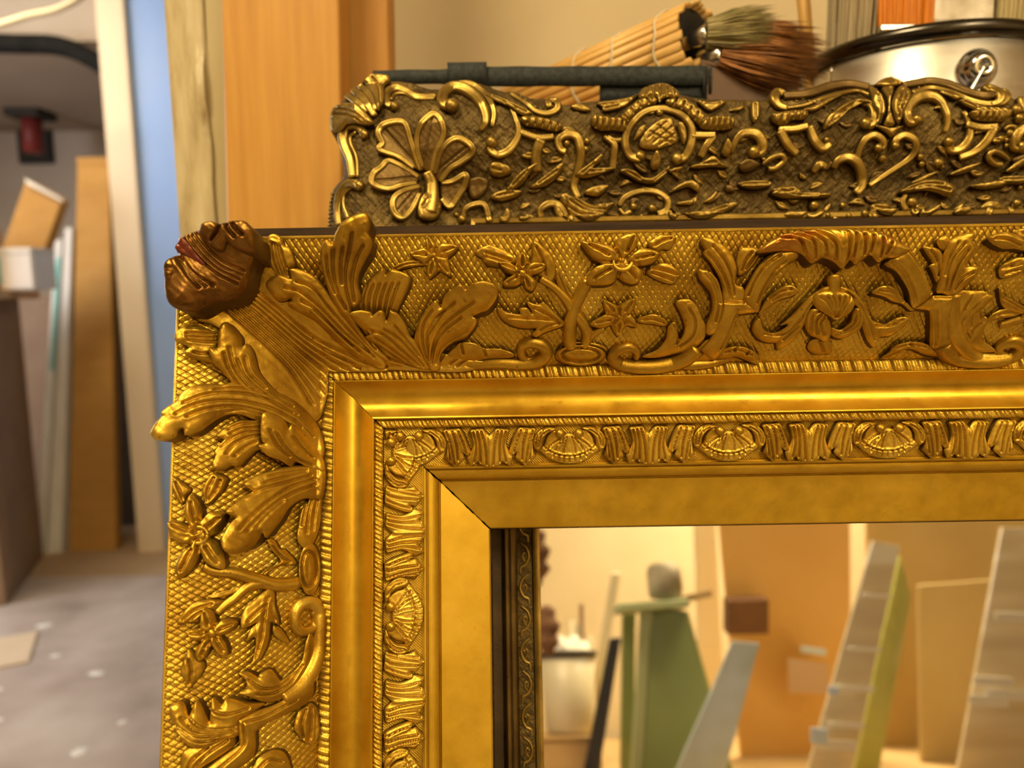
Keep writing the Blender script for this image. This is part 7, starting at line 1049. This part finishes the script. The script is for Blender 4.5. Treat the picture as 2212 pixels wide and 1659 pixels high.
# felt lining plug and leather flap inside the mouth of the roll
V = []; Fc = []
for k, (f, r) in enumerate(((.55, .0275), (.97, .028), (.975, .022), (.90, .004))):
    for j in range(20):
        t = 2*math.pi*j/20; V.append(ax*ln*f+(e1*math.cos(t)+e2*math.sin(t))*r)
for k in range(3):
    for j in range(20): Fc.append([k*20+j, k*20+(j+1) % 20, (k+1)*20+(j+1) % 20, (k+1)*20+j])
mesh_obj('felt_lining', V, Fc, 'dark_felt', roll)
fp = [Vector(PT['fl%d' % i])-A for i in range(7)]; V = []; Fc = []
for dy, ins in ((0, 0), (.0, 1), (.022, 1)):          # folded leather flap with a turned edge
    for k_, p_ in enumerate(fp): V.append(p_+Vector((0, dy-.003*ins*math.sin(k_), -.0025*ins)))
n_ = len(fp)
for r_ in range(2):
    for k_ in range(n_): Fc.append([r_*n_+k_, r_*n_+(k_+1) % n_, (r_+1)*n_+(k_+1) % n_, (r_+1)*n_+k_])
Fc += [list(range(n_))[::-1], [2*n_+k_ for k_ in range(n_)]]
fo = mesh_obj('leather_flap', V, Fc, 'brown_leather', roll, False)
# brush heads poking from the roll
def bristle_tuft(name, root, tip, r0, r1, n, material, parent=None, curl=.15):
    root = Vector(root); tip = Vector(tip); d = (tip-root); L0 = d.length; d.normalize()
    s1 = d.cross(Vector((0, 0, 1))).normalized(); s2 = s1.cross(d); V = []; Fc = []
    for i in range(n):
        a = random.uniform(0, 2*math.pi); q = math.sqrt(random.random()); kx = math.cos(a)*q; ky = math.sin(a)*q
        l = L0*random.uniform(.72, 1.04)*(1-.18*q*q)
        p0 = root+(s1*kx+s2*ky)*r0; p2 = root+d*l+(s1*kx+s2*ky)*r1+Vector((random.uniform(-1, 1), random.uniform(-1, 1), random.uniform(-1, 1)))*L0*curl*.35
        p1 = (p0+p2)/2+(s1*kx+s2*ky)*(r1-r0)*.25
        wd = s1*random.uniform(-1, 1)+s2*random.uniform(-1, 1); wd.normalize(); ww = max(.0006, L0*.012); k = len(V)
        w2 = wd.cross(d).normalized()
        for p, f in ((p0, 1), (p1, .9)):
            for c in (wd, -wd*.5+w2*.8, -wd*.5-w2*.8): V.append(p+c*ww*f)
        V.append(p2)
        for j in range(3):
            j2 = (j+1) % 3; Fc += [[k+j, k+j2, k+3+j2, k+3+j], [k+3+j, k+3+j2, k+6]]
    if parent is None:
        o = mesh_obj(name, [v-root for v in V], Fc, material); o.location = root
    else: o = mesh_obj(name, [v-parent.location for v in V], Fc, material, parent)
    o['kind'] = 'stuff'; return o
def stick(name, p0, p1, r0, r1, material, parent=None, seg=12):
    p0 = Vector(p0); p1 = Vector(p1); d = (p1-p0).normalized(); s1 = d.orthogonal().normalized(); s2 = d.cross(s1)
    V = []; base = parent.location if parent is not None else p0
    for p, r in ((p0, r0*.8), (p0+d*.002, r0), (p1-d*.002, r1), (p1, r1*.8)):
        for j in range(seg):
            a = 2*math.pi*j/seg; V.append(p+(s1*math.cos(a)+s2*math.sin(a))*r-base)
    Fc = [[k*seg+j, k*seg+(j+1) % seg, (k+1)*seg+(j+1) % seg, (k+1)*seg+j] for k in range(3) for j in range(seg)]
    Fc += [list(range(seg))[::-1], [3*seg+j for j in range(seg)]]
    o = mesh_obj(name, V, Fc, material, parent)
    if parent is None: o.location = p0
    return o
for lab, off, tipo, mt, r0, r1, nb in (
        ('olive bristle brush head poking from the mouth of the bamboo roll', (0, -.004, .004), (.056, -.01, .004), 'bristle_olive', .011, .019, 520),
        ('brown bristle brush head fanning out of the bamboo roll, furthest right', (.02, .004, -.002), (.094, .0, -.020), 'bristle_brown', .012, .025, 800),
        ('rust brown brush head low in the mouth of the bamboo roll', (.01, -.006, -.012), (.080, -.012, -.030), 'bristle_brown', .010, .018, 420)):
    rt = Bv+Vector(off); e = empty('brush', rt-ax*.05); tag(e, lab, 'brush', 'brushes in the bamboo roll')
    stick('brush_handle', rt-ax*.12, rt-ax*.012, .004, .005, 'handle_wood', e)
    stick('ferrule', rt-ax*.014, rt+ax*.004, .0065, .008, 'ferrule_steel', e)
    bristle_tuft('bristles', rt, Bv+Vector(tipo), r0, r1, nb, mt, e)
# webbing strap in front of the roll
st = empty('webbing_strap', (.03, .565, 1.18)); tag(st, 'dark green-black woven webbing strap lying along the top of the dark frame', 'strap')
def ribbon(name, xs, zc, hh, y, th, parent, material):
    V = []; n = len(xs); k_ = .945; xs = np.asarray(xs)*k_; zc = 1.05+(np.asarray(zc)-1.05)*k_; hh = np.asarray(hh)*k_; y = y*k_
    for x, z, h in zip(xs, zc, hh):
        for dy, dz in ((-th/2, -h*.45), (-th/2-.0006, 0), (-th/2, h*.45), (0, h*.5), (th/2, h*.45), (th/2, -h*.45), (0, -h*.5)):
            V.append((x-parent.location.x, y+dy-parent.location.y, z+dz-parent.location.z))
    Fc = [[i*7+j, i*7+(j+1) % 7, (i+1)*7+(j+1) % 7, (i+1)*7+j] for i in range(n-1) for j in range(7)]
    Fc += [list(range(7))[::-1], [(n-1)*7+j for j in range(7)]]
    return mesh_obj(name, V, Fc, material, parent)
xs = np.linspace(-.100, .1500, 46); zl = np.interp(xs, [-.1, .15], [1.2095, 1.2065])
hh = np.interp(xs, [-.1, -.06, -.045, -.04, 0, .15], [.0095, .0105, .011, .0155, .0145, .0145])+.0005*np.sin(xs*150)
ribbon('strap_band', xs, zl, hh, .596, .004, st, 'webbing')
xs2 = np.linspace(.070, .1505, 18); ribbon('strap_fold', xs2, np.full(18, 1.1955), np.full(18, .0125), .6000, .004, st, 'webbing')
ribbon('strap_keeper', np.linspace(-.044, -.015, 8), np.full(8, 1.2103), np.full(8, .0165), .5945, .0065, st, 'webbing')
for x in (.1475, .1525): ribbon('strap_end_edge', np.linspace(x-.0008, x+.0008, 3), np.full(3, 1.2030), np.full(3, 0.020), .5965, .005, st, 'webbing')
# steel pot with brushes
PX, PY = .348, .668
pot = empty('steel_pot', (PX, PY, 1.0)); tag(pot, 'brushed steel pot with a dark rolled rim holding paint brushes', 'pot')
def lathe(name, prof_, material, parent, seg=72, base=(0, 0, 0)):
    V = []; n = len(prof_)
    for i in range(seg):
        a = 2*math.pi*i/seg
        for r, z in prof_: V.append((base[0]+r*math.cos(a), base[1]+r*math.sin(a), base[2]+z))
    Fc = [[i*n+j, ((i+1) % seg)*n+j, ((i+1) % seg)*n+j+1, i*n+j+1] for i in range(seg) for j in range(n-1)]
    return mesh_obj(name, V, Fc, material, parent)
PR = .0865
lathe('pot_body', [(0, .002), (PR-.01, .002), (PR-.004, .008), (PR-.001, .03), (PR, .12), (PR, .226), (PR-.002, .228), (PR-.003, .2), (PR-.004, .01), (0, .008)], 'pot_steel', pot, 96)
lathe('pot_rim', [(PR-.003, .2375)]+[(PR+.0015+.0052*math.cos(t), .2335+.0058*math.sin(t)) for t in np.linspace(math.pi*.6, -math.pi*.75, 12)]+[(PR-.003, .2285), (PR-.003, .2375)], 'pot_rim', pot, 96)
# handle lug with bail wire on the pot front
lx, lz = 2103, 152
lug_dir = Vector((-.055, -1, 0)).normalized(); lc = Vector((PX, PY, 0))+lug_dir*PR; lc.z = 1.2043
lug = []
def disc(name, c, dirn, prf, material, parent, seg=28):
    dirn = Vector(dirn).normalized(); s1 = dirn.cross(Vector((0, 0, 1))).normalized(); s2 = s1.cross(dirn)
    V = []; n = len(prf)
    for i in range(seg):
        a = 2*math.pi*i/seg
        for r, z in prf: V.append(c+(s1*math.cos(a)+s2*math.sin(a))*r+dirn*z-parent.location)
    Fc = [[i*n+j, i*n+j+1, ((i+1) % seg)*n+j+1, ((i+1) % seg)*n+j] for i in range(seg) for j in range(n-1)]
    return mesh_obj(name, V, Fc, material, parent)
disc('handle_lug', lc, lug_dir, [(.0145, -.003), (.0142, .0015), (.0118, .003), (.0108, .0045), (.0100, .008), (.0075, .0108), (.0042, .0115), (.0036, .010), (.003, .006), (0, .006)], 'rivet_steel', pot)
stick('bail_wire', lc+lug_dir*.0105, lc+lug_dir*.010+Vector((-.018, -.002, -.034)), .0014, .0014, 'rivet_steel', pot)
for k, pl in enumerate(([(-.062, .203), (-.056, .206), (-.058, .201), (-.053, .199), (-.058, .196)], [(-.050, .205), (-.047, .200), (-.044, .204)], [(-.055, .192), (-.051, .188), (-.047, .192), (-.044, .190)])):
    pts = cr(pl, .0008); V = []
    for x, z in pts:
        y = -math.sqrt(PR**2-x*x)-.0002
        for dx, dz in ((-.00018, 0), (0, .0002), (.00018, 0), (0, -.0002)): V.append((x+dx, y-.0001, z+dz))
    mesh_obj('pencil_scribble', V, [[i*4+j, i*4+(j+1) % 4, i*4+4+(j+1) % 4, i*4+4+j] for i in range(len(pts)-1) for j in range(4)], 'pencil', pot)
def flat_brush(label, x, y, z0, z1, wd, th, lean, mt, ferr=True, hl=.15):
    """bristles upward: handle in the pot, ferrule from z0, bristles to z1"""
    e = empty('paint_brush', (x, y, 1.01)); tag(e, label, 'paint brush', 'brushes standing in the steel pot')
    def T(px, py, pz): return Vector((px+lean*(pz-z0), py, pz-.0))
    def prism(name, secs, material):
        V = []
        for (z, w_, t_) in secs:
            for sx, sy in ((-1, -1), (1, -1), (1, 1), (-1, 1)): V.append(T(x+sx*w_/2, y+sy*t_/2, z)-e.location)
        Fc = [[k*4+j, k*4+(j+1) % 4, (k+1)*4+(j+1) % 4, (k+1)*4+j] for k in range(len(secs)-1) for j in range(4)]+[[3, 2, 1, 0], [4*len(secs)-4+j for j in range(4)]]
        o = mesh_obj(name, V, Fc, material, e, False)
        md = o.modifiers.new('bevel', 'BEVEL'); md.width = .0012; md.segments = 2
        return o
    prism('brush_handle', [(1.012, .012, .010), (1.09, .02, .012), (z0-.028, .022, .013), (z0-.01, wd*.9, th*.8), (z0+.001, wd*.94, th*.9)], 'handle_wood')
    fh = .03
    prism('ferrule', [(z0, wd, th), (z0+.004, wd+.001, th+.001), (z0+.006, wd, th), (z0+fh-.006, wd, th), (z0+fh-.004, wd+.001, th+.001), (z0+fh, wd, th)], 'ferrule_steel')
    V = []; Fc = []
    for i in range(420):
        px = random.uniform(-.5, .5)*wd*.96; py = random.uniform(-.5, .5)*th*.9; L0 = (z1-z0-fh)*random.uniform(.88, 1.02)
        k = len(V); ww = .0011; sp = 1.10
        for zz, f in ((z0+fh-.003, 1), (z0+fh+L0*.6, 1.0)):
            g = 1+(sp-1)*(zz-z0-fh)/(L0+1e-6)
            for dx, dy in ((-1, -.6), (1, -.6), (0, 1)): V.append(T(x+px*g+dx*ww*f, y+py*g+dy*ww*f, zz)-e.location)
        V.append(T(x+px*sp+random.uniform(-1, 1)*.002, y+py*sp+random.uniform(-1, 1)*.002, z0+fh+L0)-e.location)
        for j in range(3):
            j2 = (j+1) % 3; Fc += [[k+j, k+j2, k+3+j2, k+3+j], [k+3+j, k+3+j2, k+6]]
    o = mesh_obj('bristles', V, Fc, mt, e); o['kind'] = 'stuff'
    return e
flat_brush('wide grey bristle paint brush, leftmost of those in the steel pot', .281, .655, 1.196, 1.33, .037, .016, .03, 'bristle_grey')
flat_brush('paint brush with glowing orange bristles in the steel pot', .3215, .648, 1.226, 1.34, .043, .014, -.02, 'bristle_orange')
flat_brush('wide paint brush with a tall pale steel ferrule in the steel pot', .3655, .652, 1.254, 1.40, .052, .018, .0, 'bristle_beige')
flat_brush('beige bristle paint brush, rightmost of those in the steel pot', .4105, .650, 1.222, 1.35, .032, .014, .04, 'bristle_beige')
sk = stick('stir_stick', (.288, .690, 1.012), (.2475, .690, 1.36), .0055, .0055, 'handle_wood'); tag(sk, 'thin tan wooden stir stick leaning in the steel pot', 'stick')
# ================================================================== far hall on the left
struct(box('trim_3', (-3.2, 3.25, 2.03), (-1.3, 4.7, 2.45), 'soffit'))
struct(box('trim_4', (-3.2, 3.16, 2.05), (-1.3, 3.25, 2.45), 'soffit'))
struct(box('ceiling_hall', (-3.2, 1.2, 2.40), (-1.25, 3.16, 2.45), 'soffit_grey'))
struct(box('floor_strip', (-2.9, 2.78, 0), (-1.2, 4.7, .004), 'tan_floor', rot=.0))
def tube3(name, pts, r, material, parent=None, seg=10):
    P3 = np.array(pts, float); n = len(P3); out = []
    for i in range(n-1):
        p0 = P3[max(i-1, 0)]; p1 = P3[i]; p2 = P3[i+1]; p3 = P3[min(i+2, n-1)]
        for t in np.linspace(0, 1, 8, endpoint=False): out.append(.5*((2*p1)+(p2-p0)*t+(2*p0-5*p1+4*p2-p3)*t**2+(3*p1-p0-3*p2+p3)*t**3))
    out.append(P3[-1]); out = np.array(out); tg = np.gradient(out, axis=0); tg /= np.linalg.norm(tg, axis=1)[:, None]
    s = np.cross(tg, [0, 0, 1.0]); s /= np.linalg.norm(s, axis=1)[:, None]; u = np.cross(s, tg)
    an = np.linspace(0, 2*np.pi, seg, endpoint=False)
    V = (out[:, None]+r*(np.cos(an)[None, :, None]*s[:, None]+np.sin(an)[None, :, None]*u[:, None])).reshape(-1, 3); m_ = len(out)
    Fc = [[i*seg+j, i*seg+(j+1) % seg, (i+1)*seg+(j+1) % seg, (i+1)*seg+j] for i in range(m_-1) for j in range(seg)]+[list(range(seg))[::-1], [(m_-1)*seg+j for j in range(seg)]]
    b = out[0]; o = mesh_obj(name, V-b, Fc, material, parent); o.location = Vector(b); return o
tag(tube3('cream_cable', [(-2.6, 2.6, 1.90), (-2.1, 2.6, 1.885)]+[PT['cable%d' % i] for i in range(4)]+[(-1.28, 2.6, 2.12), (-1.25, 2.6, 2.45)], .011, 'cream_cable'), 'cream cable looping below the ceiling', 'cable')
tag(tube3('black_hose', [(-2.8, 3.1, 2.02)]+[PT['hose%d' % i] for i in range(5)]+[(-1.50, 3.19, 1.83), (-1.47, 3.25, 1.70)], 0.036, 'black_rubber'), 'thick black hose curving under the grey soffit', 'hose')
rp = empty('red_pipe', (-2.53, 4.2, 1.82)); tag(rp, 'short red pipe hanging from the soffit at the far wall', 'pipe')
stick('pipe_body', (-2.532, 4.2, 1.815), (-2.526, 4.2, 2.03), .05, .05, 'red_paint', rp, 16)
box('pipe_flange', (-2.62, 4.11, 1.99), (-2.44, 4.29, 2.03), 'soffit_dark', rp, .004)
hb = box('wall_niche', (-2.90, 4.66, 1.84), (-2.71, 4.70, 2.03), 'soffit_dark'); tag(hb, 'dark opening in the far wall beside the red pipe', 'niche')
# cardboard sheet, panels, boxes
cs = empty('tall_carton', (-1.74, 3.06, 0)); tag(cs, 'tall flat ochre cardboard carton leaning beside the white jamb', 'carton')
slab('carton_body', [(-1.812, 3.30, 1.60), (-1.676, 3.30, 1.60), (-1.652, 3.06, 0), (-1.850, 3.06, 0)], .05, 'cardboard', cs, .003, back=(0, 1, 0))
slab('carton_flap', [(-1.815, 3.304, 1.63), (-1.674, 3.304, 1.63), (-1.676, 3.30, 1.60), (-1.812, 3.30, 1.60)], .03, 'cardboard', cs, .001, back=(0, 1, 0))
for i, (tl_, tr_, br_, bl_, mt, lab) in enumerate((
        ((-1.857, 3.25, 1.337), (-1.826, 3.25, 1.336), (-1.872, 3.048, 0), (-1.922, 3.034, 0), 'white_board', 'white edged panel leaning next to the tall ochre carton'),
        ((-1.904, 3.25, 1.284), (-1.874, 3.25, 1.293), (-1.930, 3.023, 0), (-1.972, 3.026, 0), 'white_board', 'white panel with teal edging, outer one of the leaning stack'))):
    pb = empty('leaning_panel', br_); tag(pb, lab, 'panel', 'panels leaning in the hall')
    slab('panel_board', [tl_, tr_, br_, bl_], .06, mt, pb, .002, back=(0, 1, 0))
    if i == 1:
        A0 = Vector(tr_); B0 = Vector(br_); Lx = Vector(tl_)-Vector(tr_)
        slab('edge_tape', [A0+Lx*.5+(B0-A0)*.06, A0+(B0-A0)*.06, A0+(B0-A0)*.42, A0+Lx*.5+(B0-A0)*.42], .003, 'teal_tape', pb, 0, back=(0, -1, 0))
bb = box('brown_board', (-2.20, 3.42, 0), (-1.90, 3.46, 1.06), 'cardboard_brown', bevel=.004); tag(bb, 'brown board standing behind the leaning panels', 'board')
sb = box('dark_board', (-1.88, 3.40, 0), (-1.35, 3.44, 1.12), 'dark_brown', bevel=.004); tag(sb, 'dark board standing behind the white jamb', 'board')
# cabinet and table at the left edge
cab = empty('brown_cabinet', (-1.98, 2.66, 0)); tag(cab, 'brown cabinet with an overhanging top at the left edge of the hall', 'cabinet')
cab.rotation_euler.z = .33
def cbox(name, lo, hi, material, bev=.003):
    o = box(name, lo, hi, material, None, bev); o.parent = cab; return o
cbox('cabinet_body', (-.34, -.21, 0), (.17, .30, 1.045), 'cardboard_brown')
cbox('cabinet_side_panel', (.17, -.17, .05), (.176, .18, 1.0), 'cardboard_brown')
cbox('cabinet_top', (-.38, -.25, 1.045), (.235, .34, 1.075), 'cardboard_light')
cbox('cabinet_foot', (-.30, -.18, -.0), (.13, .18, .02), 'dark_brown')
pc = box('peach_carton', (-2.03, 2.60, 1.076), (-1.80, 2.78, 1.295), 'cardboard_light', bevel=.004, rot=.33); tag(pc, 'small peach cardboard carton on the cabinet at the left edge', 'carton')
wc = empty('white_carton', (-1.70, 2.74, 1.076)); tag(wc, 'small white carton lying on the cabinet corner', 'carton')
box('carton_body', (-1.775, 2.68, 1.078), (-1.655, 2.82, 1.205), 'white_carton', wc, .004); box('carton_lid', (-1.777, 2.678, 1.2), (-1.653, 2.822, 1.222), 'white_board', wc, .003)
box('tape_strip', (-1.7755, 2.675, 1.10), (-1.765, 2.679, 1.19), 'teal_tape', wc)
tc = empty('tilted_carton', (-1.80, 2.92, 1.077)); tag(tc, 'tilted ochre cardboard carton standing on one corner above the cabinet', 'carton')
V = [Vector(PT['tb%d' % i]) for i in (1, 2, 3, 4)]; dn = (V[3]-V[2])*1.53; ll = V[1]+dn
slab('carton_body', [V[1], V[2], V[2]+dn, ll], .05, 'cardboard', tc, .004, back=(0, 1, 0))
slab('carton_flap', [V[1]+Vector((0, -.004, .003)), V[2]+Vector((0, -.004, .003)), V[2]+Vector((.012, -.012, -.012)), V[1]+Vector((.012, -.012, -.02))], .006, 'white_board', tc, 0, back=(0, -1, 0))
fs = box('cardboard_sheet', (-1.75, 2.02, .001), (-1.445, 2.24, .007), 'cardboard_pale', rot=.45); tag(fs, 'tan cardboard sheet lying on the concrete floor', 'cardboard sheet')
for i, (x, y, r) in enumerate(((-1.52, 2.35, .022), (-1.36, 2.14, .014), (-1.18, 2.03, .02), (-1.40, 1.95, .012), (-1.30, 1.80, .013), (-1.02, 1.66, .02), (-.98, 1.78, .012), (-1.46, 1.86, .01))):
    ang = np.linspace(0, 2*math.pi, 15, endpoint=False); rr = [r*.8*(1+.16*math.sin(2*a+i)+.12*math.sin(5*a+2*i)) for a in ang]
    Vv = [(q*math.cos(a)*1.25, q*math.sin(a), 0) for q, a in zip(rr, ang)]+[(q*.8*math.cos(a)*1.25, q*.8*math.sin(a), .0015) for q, a in zip(rr, ang)]
    Ff = [[j, (j+1) % 15, 15+(j+1) % 15, 15+j] for j in range(15)]+[list(range(15, 30))]
    o = mesh_obj('plaster_splash', Vv, Ff, 'white_splash'); o.location = (x, y, .0006); tag(o, ('white plaster splash on the concrete, furthest back beside the cabinet', 'small white plaster splash just beyond the tan cardboard sheet', 'wide white plaster splash in the middle of the concrete floor', 'small white plaster splash right of the tan cardboard sheet', 'small white plaster splash in front of the wide one', 'large white plaster splash nearest the viewer', 'small white plaster splash closest to the gold frame', 'smallest white plaster splash at the left edge of the floor')[i], 'plaster splash', 'plaster splashes on the floor')
# ================================================================== window, lamps
wn = struct(box('window_1', (-3.27, 1.2, .85), (-3.235, 1.24, 2.15), 'cream_jamb'))
for lo, hi in (((-3.27, 2.66, .85), (-3.235, 2.70, 2.15)), ((-3.27, 1.24, .85), (-3.235, 2.66, .89)), ((-3.27, 1.24, 2.11), (-3.235, 2.66, 2.15)), ((-3.265, 1.93, .89), (-3.24, 1.97, 2.11))):
    q = box('window_frame', lo, hi, 'cream_jamb'); q.parent = wn; q.matrix_parent_inverse = Matrix.Translation(-wn.location)
cl = empty('ceiling_lamp', (-.55, -.35, 2.45)); tag(cl, 'square ceiling lamp above the frames', 'lamp')
box('lamp_housing', (-.82, -.62, 2.40), (-.28, -.08, 2.45), 'white_board', cl, .005); box('diffuser', (-.80, -.60, 2.385), (-.30, -.10, 2.40), 'lamp_glow', cl)
tl = empty('tube_lamp', (1.0, -1.6, 2.45)); tag(tl, 'long ceiling tube lamp over the workbench', 'lamp')
box('lamp_housing', (.88, -2.22, 2.42), (1.12, -.98, 2.45), 'white_board', tl, .004)
for x in (.93, 1.03): box('tube', (x, -2.20, 2.395), (x+.03, -1.0, 2.42), 'lamp_glow', tl, .005)
hl = empty('hall_fill_lamp', (-1.9, 2.2, 2.45)); tag(hl, 'added fill lamp under the ceiling of the hall on the left', 'lamp')  # invented fixture housing the hall fill light
box('lamp_housing', (-2.15, 2.05, 2.37), (-1.65, 2.55, 2.40), 'white_board', hl, .005); box('diffuser', (-2.13, 2.07, 2.362), (-1.67, 2.53, 2.37), 'lamp_glow', hl)  # housing and diffuser of the invented hall fill fixture
# ================================================================== workshop seen in the mirror
bench = empty('workbench', (.95, -1.55, 0)); tag(bench, 'long tan workbench seen in the mirror', 'workbench')
box('bench_top', (-.15, -2.3, .54), (2.05, -.78, .58), 'bench_wood', bench, .004)
for x in (-.1, 1.92):
    for y in (-2.25, -.9): box('leg', (x, y, 0), (x+.08, y+.08, .54), 'bench_wood', bench, .003)
def board(name, key, material, label, cat, group=None, back=(0, -1, 0)):
    th, q = RF[key]; o = slab(name, q, th, material, None, .001, back=back); return tag(o, label, cat, group)
oB = board('orange_board', 'orange', 'orange_board', 'large orange board upright in the mirror reflection', 'board')
board('khaki_board', 'khaki', 'khaki_board', 'khaki board at the right end of the mirror reflection', 'board')
board('pale_board', 'khaki2', 'khaki_board', 'shorter khaki board in front at the right of the reflection', 'board')
pA = board('glass_pane', 'paneA', 'pane_glass', 'tall slanting glass pane beside the orange board in the reflection', 'glass pane', 'panes leaning on the bench')
board('glass_pane', 'paneA_edge', 'pane_edge', 'yellow-green edged pane behind the slanting glass in the reflection', 'glass pane', 'panes leaning on the bench')
pB = board('glass_pane', 'paneB', 'pane_glass', 'glass pane at the right edge of the reflection', 'glass pane', 'panes leaning on the bench')
board('painted_reflection_pane', 'sky', 'window_reflection', 'slanting pane painted pale blue as its window reflection, in front of the orange board', 'glass pane', 'panes leaning on the bench')
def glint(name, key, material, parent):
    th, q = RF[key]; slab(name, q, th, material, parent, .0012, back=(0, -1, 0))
for k in ('gA1', 'gA2', 'gA3', 'gA4', 'gA5'): glint('white_glint', k, 'white_rag_and_glint', pA)  # lamp glare on the slanting pane, painted as thin white strips
for k in ('gS1', 'gS2'): glint('blue_glint', k, 'pale_blue', pA)  # bluish window glare on the same pane, painted as small slabs
for k in ('gB1', 'gB2', 'gB3', 'gB4'): glint('white_glint', k, 'white_rag_and_glint', pB)  # glare on the right-hand pane, painted the same way
glint('window_streak', 'streak1', 'pale_blue', oB); glint('reflection_patch', 'reflect1', 'mauve_reflection', oB)  # window streak and dull reflection below it, painted on as thin slabs
board('slate_strip', 'slate', 'blue_black', 'narrow blue-black strip leaning beside the plastic bucket in the reflection', 'strip')
board('pale_strip', 'palestrip', 'pale_paint', 'pale narrow batten leaning behind the bucket in the reflection', 'batten')
board('pale_batten', 'wallstrip', 'pale_paint', 'pale batten standing left of the orange board in the reflection', 'batten')
bl_ = board('wooden_block', 'block', 'brown_cloth', 'small dark brown block fixed to the orange board', 'block')
ez = empty('green_easel', (PT['ez_b'][0], PT['ez_b'][1], .58)); tag(ez, 'olive green wooden easel with a ledge in the mirror reflection', 'easel')
th, q = RF['green']; slab('easel_panel', q, th, 'green_paint', ez, .002, back=(0, -1, 0))
def post(name, a, b, wd, material, parent):
    a = Vector(a); b = Vector(b); b = a+(b-a)*((.58-a.z)/(b.z-a.z)); x = Vector((1, 0, 0))*wd/2
    slab(name, [a-x, a+x, b+x, b-x], wd, material, parent, .002, back=(0, -1, 0))
post('easel_edge', Vector(PT['ez_t'])+Vector((-.013, .004, .0)), Vector(PT['ez_b'])+Vector((-.013, .004, 0)), .026, 'green_light', ez)
post('easel_leg', PT['ez2_t'], PT['ez2_b'], .032, 'green_paint', ez)
a = Vector(PT['lg_l']); b = Vector(PT['lg_r'])
slab('easel_ledge', [a+Vector((0, .05, 0)), b+Vector((0, .05, 0)), b+Vector((0, -.08, 0)), a+Vector((0, -.08, 0))], .02, 'green_light', ez, .003, back=(0, 0, -1))
slab('easel_arm', [Vector(PT['st_l'])+Vector((0, .012, .006)), Vector(PT['st_r'])+Vector((0, .012, .006)), Vector(PT['st_r'])+Vector((0, .012, -.012)), Vector(PT['st_l'])+Vector((0, .012, -.012))], .02, 'bench_wood', ez, .002, back=(0, -1, 0))
c = Vector(PT['ez_bl']); Vb, Fb = ball_data((0, 0, 0), .05, 1.0, .8, 1.15, 18, 12)
Vb = Vb*(1+.10*np.sin(Vb[:, [0]]*90)*np.sin(Vb[:, [2]]*110)); Vb[:, 2] = np.clip(Vb[:, 2], -.042, .046); Vb[:, 0] = np.clip(Vb[:, 0], -.040, .042)
o = mesh_obj('plaster_lump', Vb, Fb, 'grey_stone'); o.location = (c.x, c.y, b.z+.0445); tag(o, 'grey lump of plaster resting on the green easel ledge', 'plaster lump')
cr_ = empty('wooden_crate', (.05, -1.47, .58)); tag(cr_, 'low tan wooden crate under the plastic bucket in the reflection', 'crate')
box('crate_body', (-.12, -1.455, .58), (.205, -1.265, .652), 'bench_wood', cr_, .003); box('crate_top', (-.125, -1.46, .652), (.21, -1.26, .662), 'bench_wood', cr_, .002)
bk = empty('plastic_bucket', (PT['bk_b'][0]+.0, PT['bk_b'][1], .663)); tag(bk, 'cream plastic bucket on the bench in the mirror reflection', 'bucket')
lathe('bucket_body', [(0, .002), (.060, .002), (.066, .01), (.078, .205), (.075, .205), (.062, .014), (0, .012)], 'plastic_bucket', bk, 40)
lathe('bucket_rim', [(.077, .197), (.084, .199), (.085, .211), (.076, .214), (.076, .197)], 'dark_brown', bk, 40)
Vb, Fb = ball_data((0, 0, .205), .068, 1, 1, .6, 20, 12); Vb[:, 2] += .018*np.sin(Vb[:, 0]*80)*np.sin(Vb[:, 1]*70)
mesh_obj('rag_heap', Vb, Fb, 'white_rag_and_glint', bk)
for i in range(4):
    x = PT['bk_t'][0]+.02+i*.019; y = -1.50-.02*(i % 2)
    s_ = stick('batten', (x, y, .581), (x+.02*math.sin(i*2.1), y-.03, .97+.05*math.sin(i*1.7)), .007, .007, ('pale_paint', 'brown_cloth', 'grey_stone')[i % 3])
    tag(s_, ('pale thin stick behind the plastic bucket, leftmost of the bunch', 'dark brown thin stick behind the plastic bucket', 'grey thin stick behind the plastic bucket', 'pale thin stick behind the plastic bucket, rightmost of the bunch')[i], 'stick', 'sticks behind the bucket')
for key, key2, r, lab in (('brn1', 'brn2', .035, 'brown crumpled cloth hanging at the left edge of the reflection'), ('brn3', 'brn4', .03, 'dull brown cloth bundle above the bucket in the reflection')):
    p = Vector(PT[key]); q = Vector(PT[key2]); Vb, Fb = ball_data((0, 0, 0), 1, r, r*.8, (p-q).length*.62, 22, 16)
    Vb[:, :2] *= (1+.22*np.sin(Vb[:, [2]]*150))
    o = mesh_obj('crumpled_cloth', Vb, Fb, 'brown_cloth'); o.location = (p+q)/2-Vector((.03, 0, 0)); tag(o, lab, 'cloth')
rk = empty('cloth_rail', (-.035, -.95, .58)); tag(rk, 'thin stand carrying the crumpled cloths at the end of the bench', 'stand')
stick('stand_pole', (-.035, -.95, .58), (-.035, -.95, 1.16), .006, .006, 'dark_brown', rk); stick('stand_arm', (-.03, -.82, 1.09), (-.03, -1.16, .95), .005, .005, 'dark_brown', rk); stick('stand_base', (-.035, -.95, .58), (-.035, -.95, .592), .06, .06, 'dark_brown', rk, 24)

for o in C.objects:      # drop the working offsets kept on parts while building
    if '_c' in o: del o['_c']
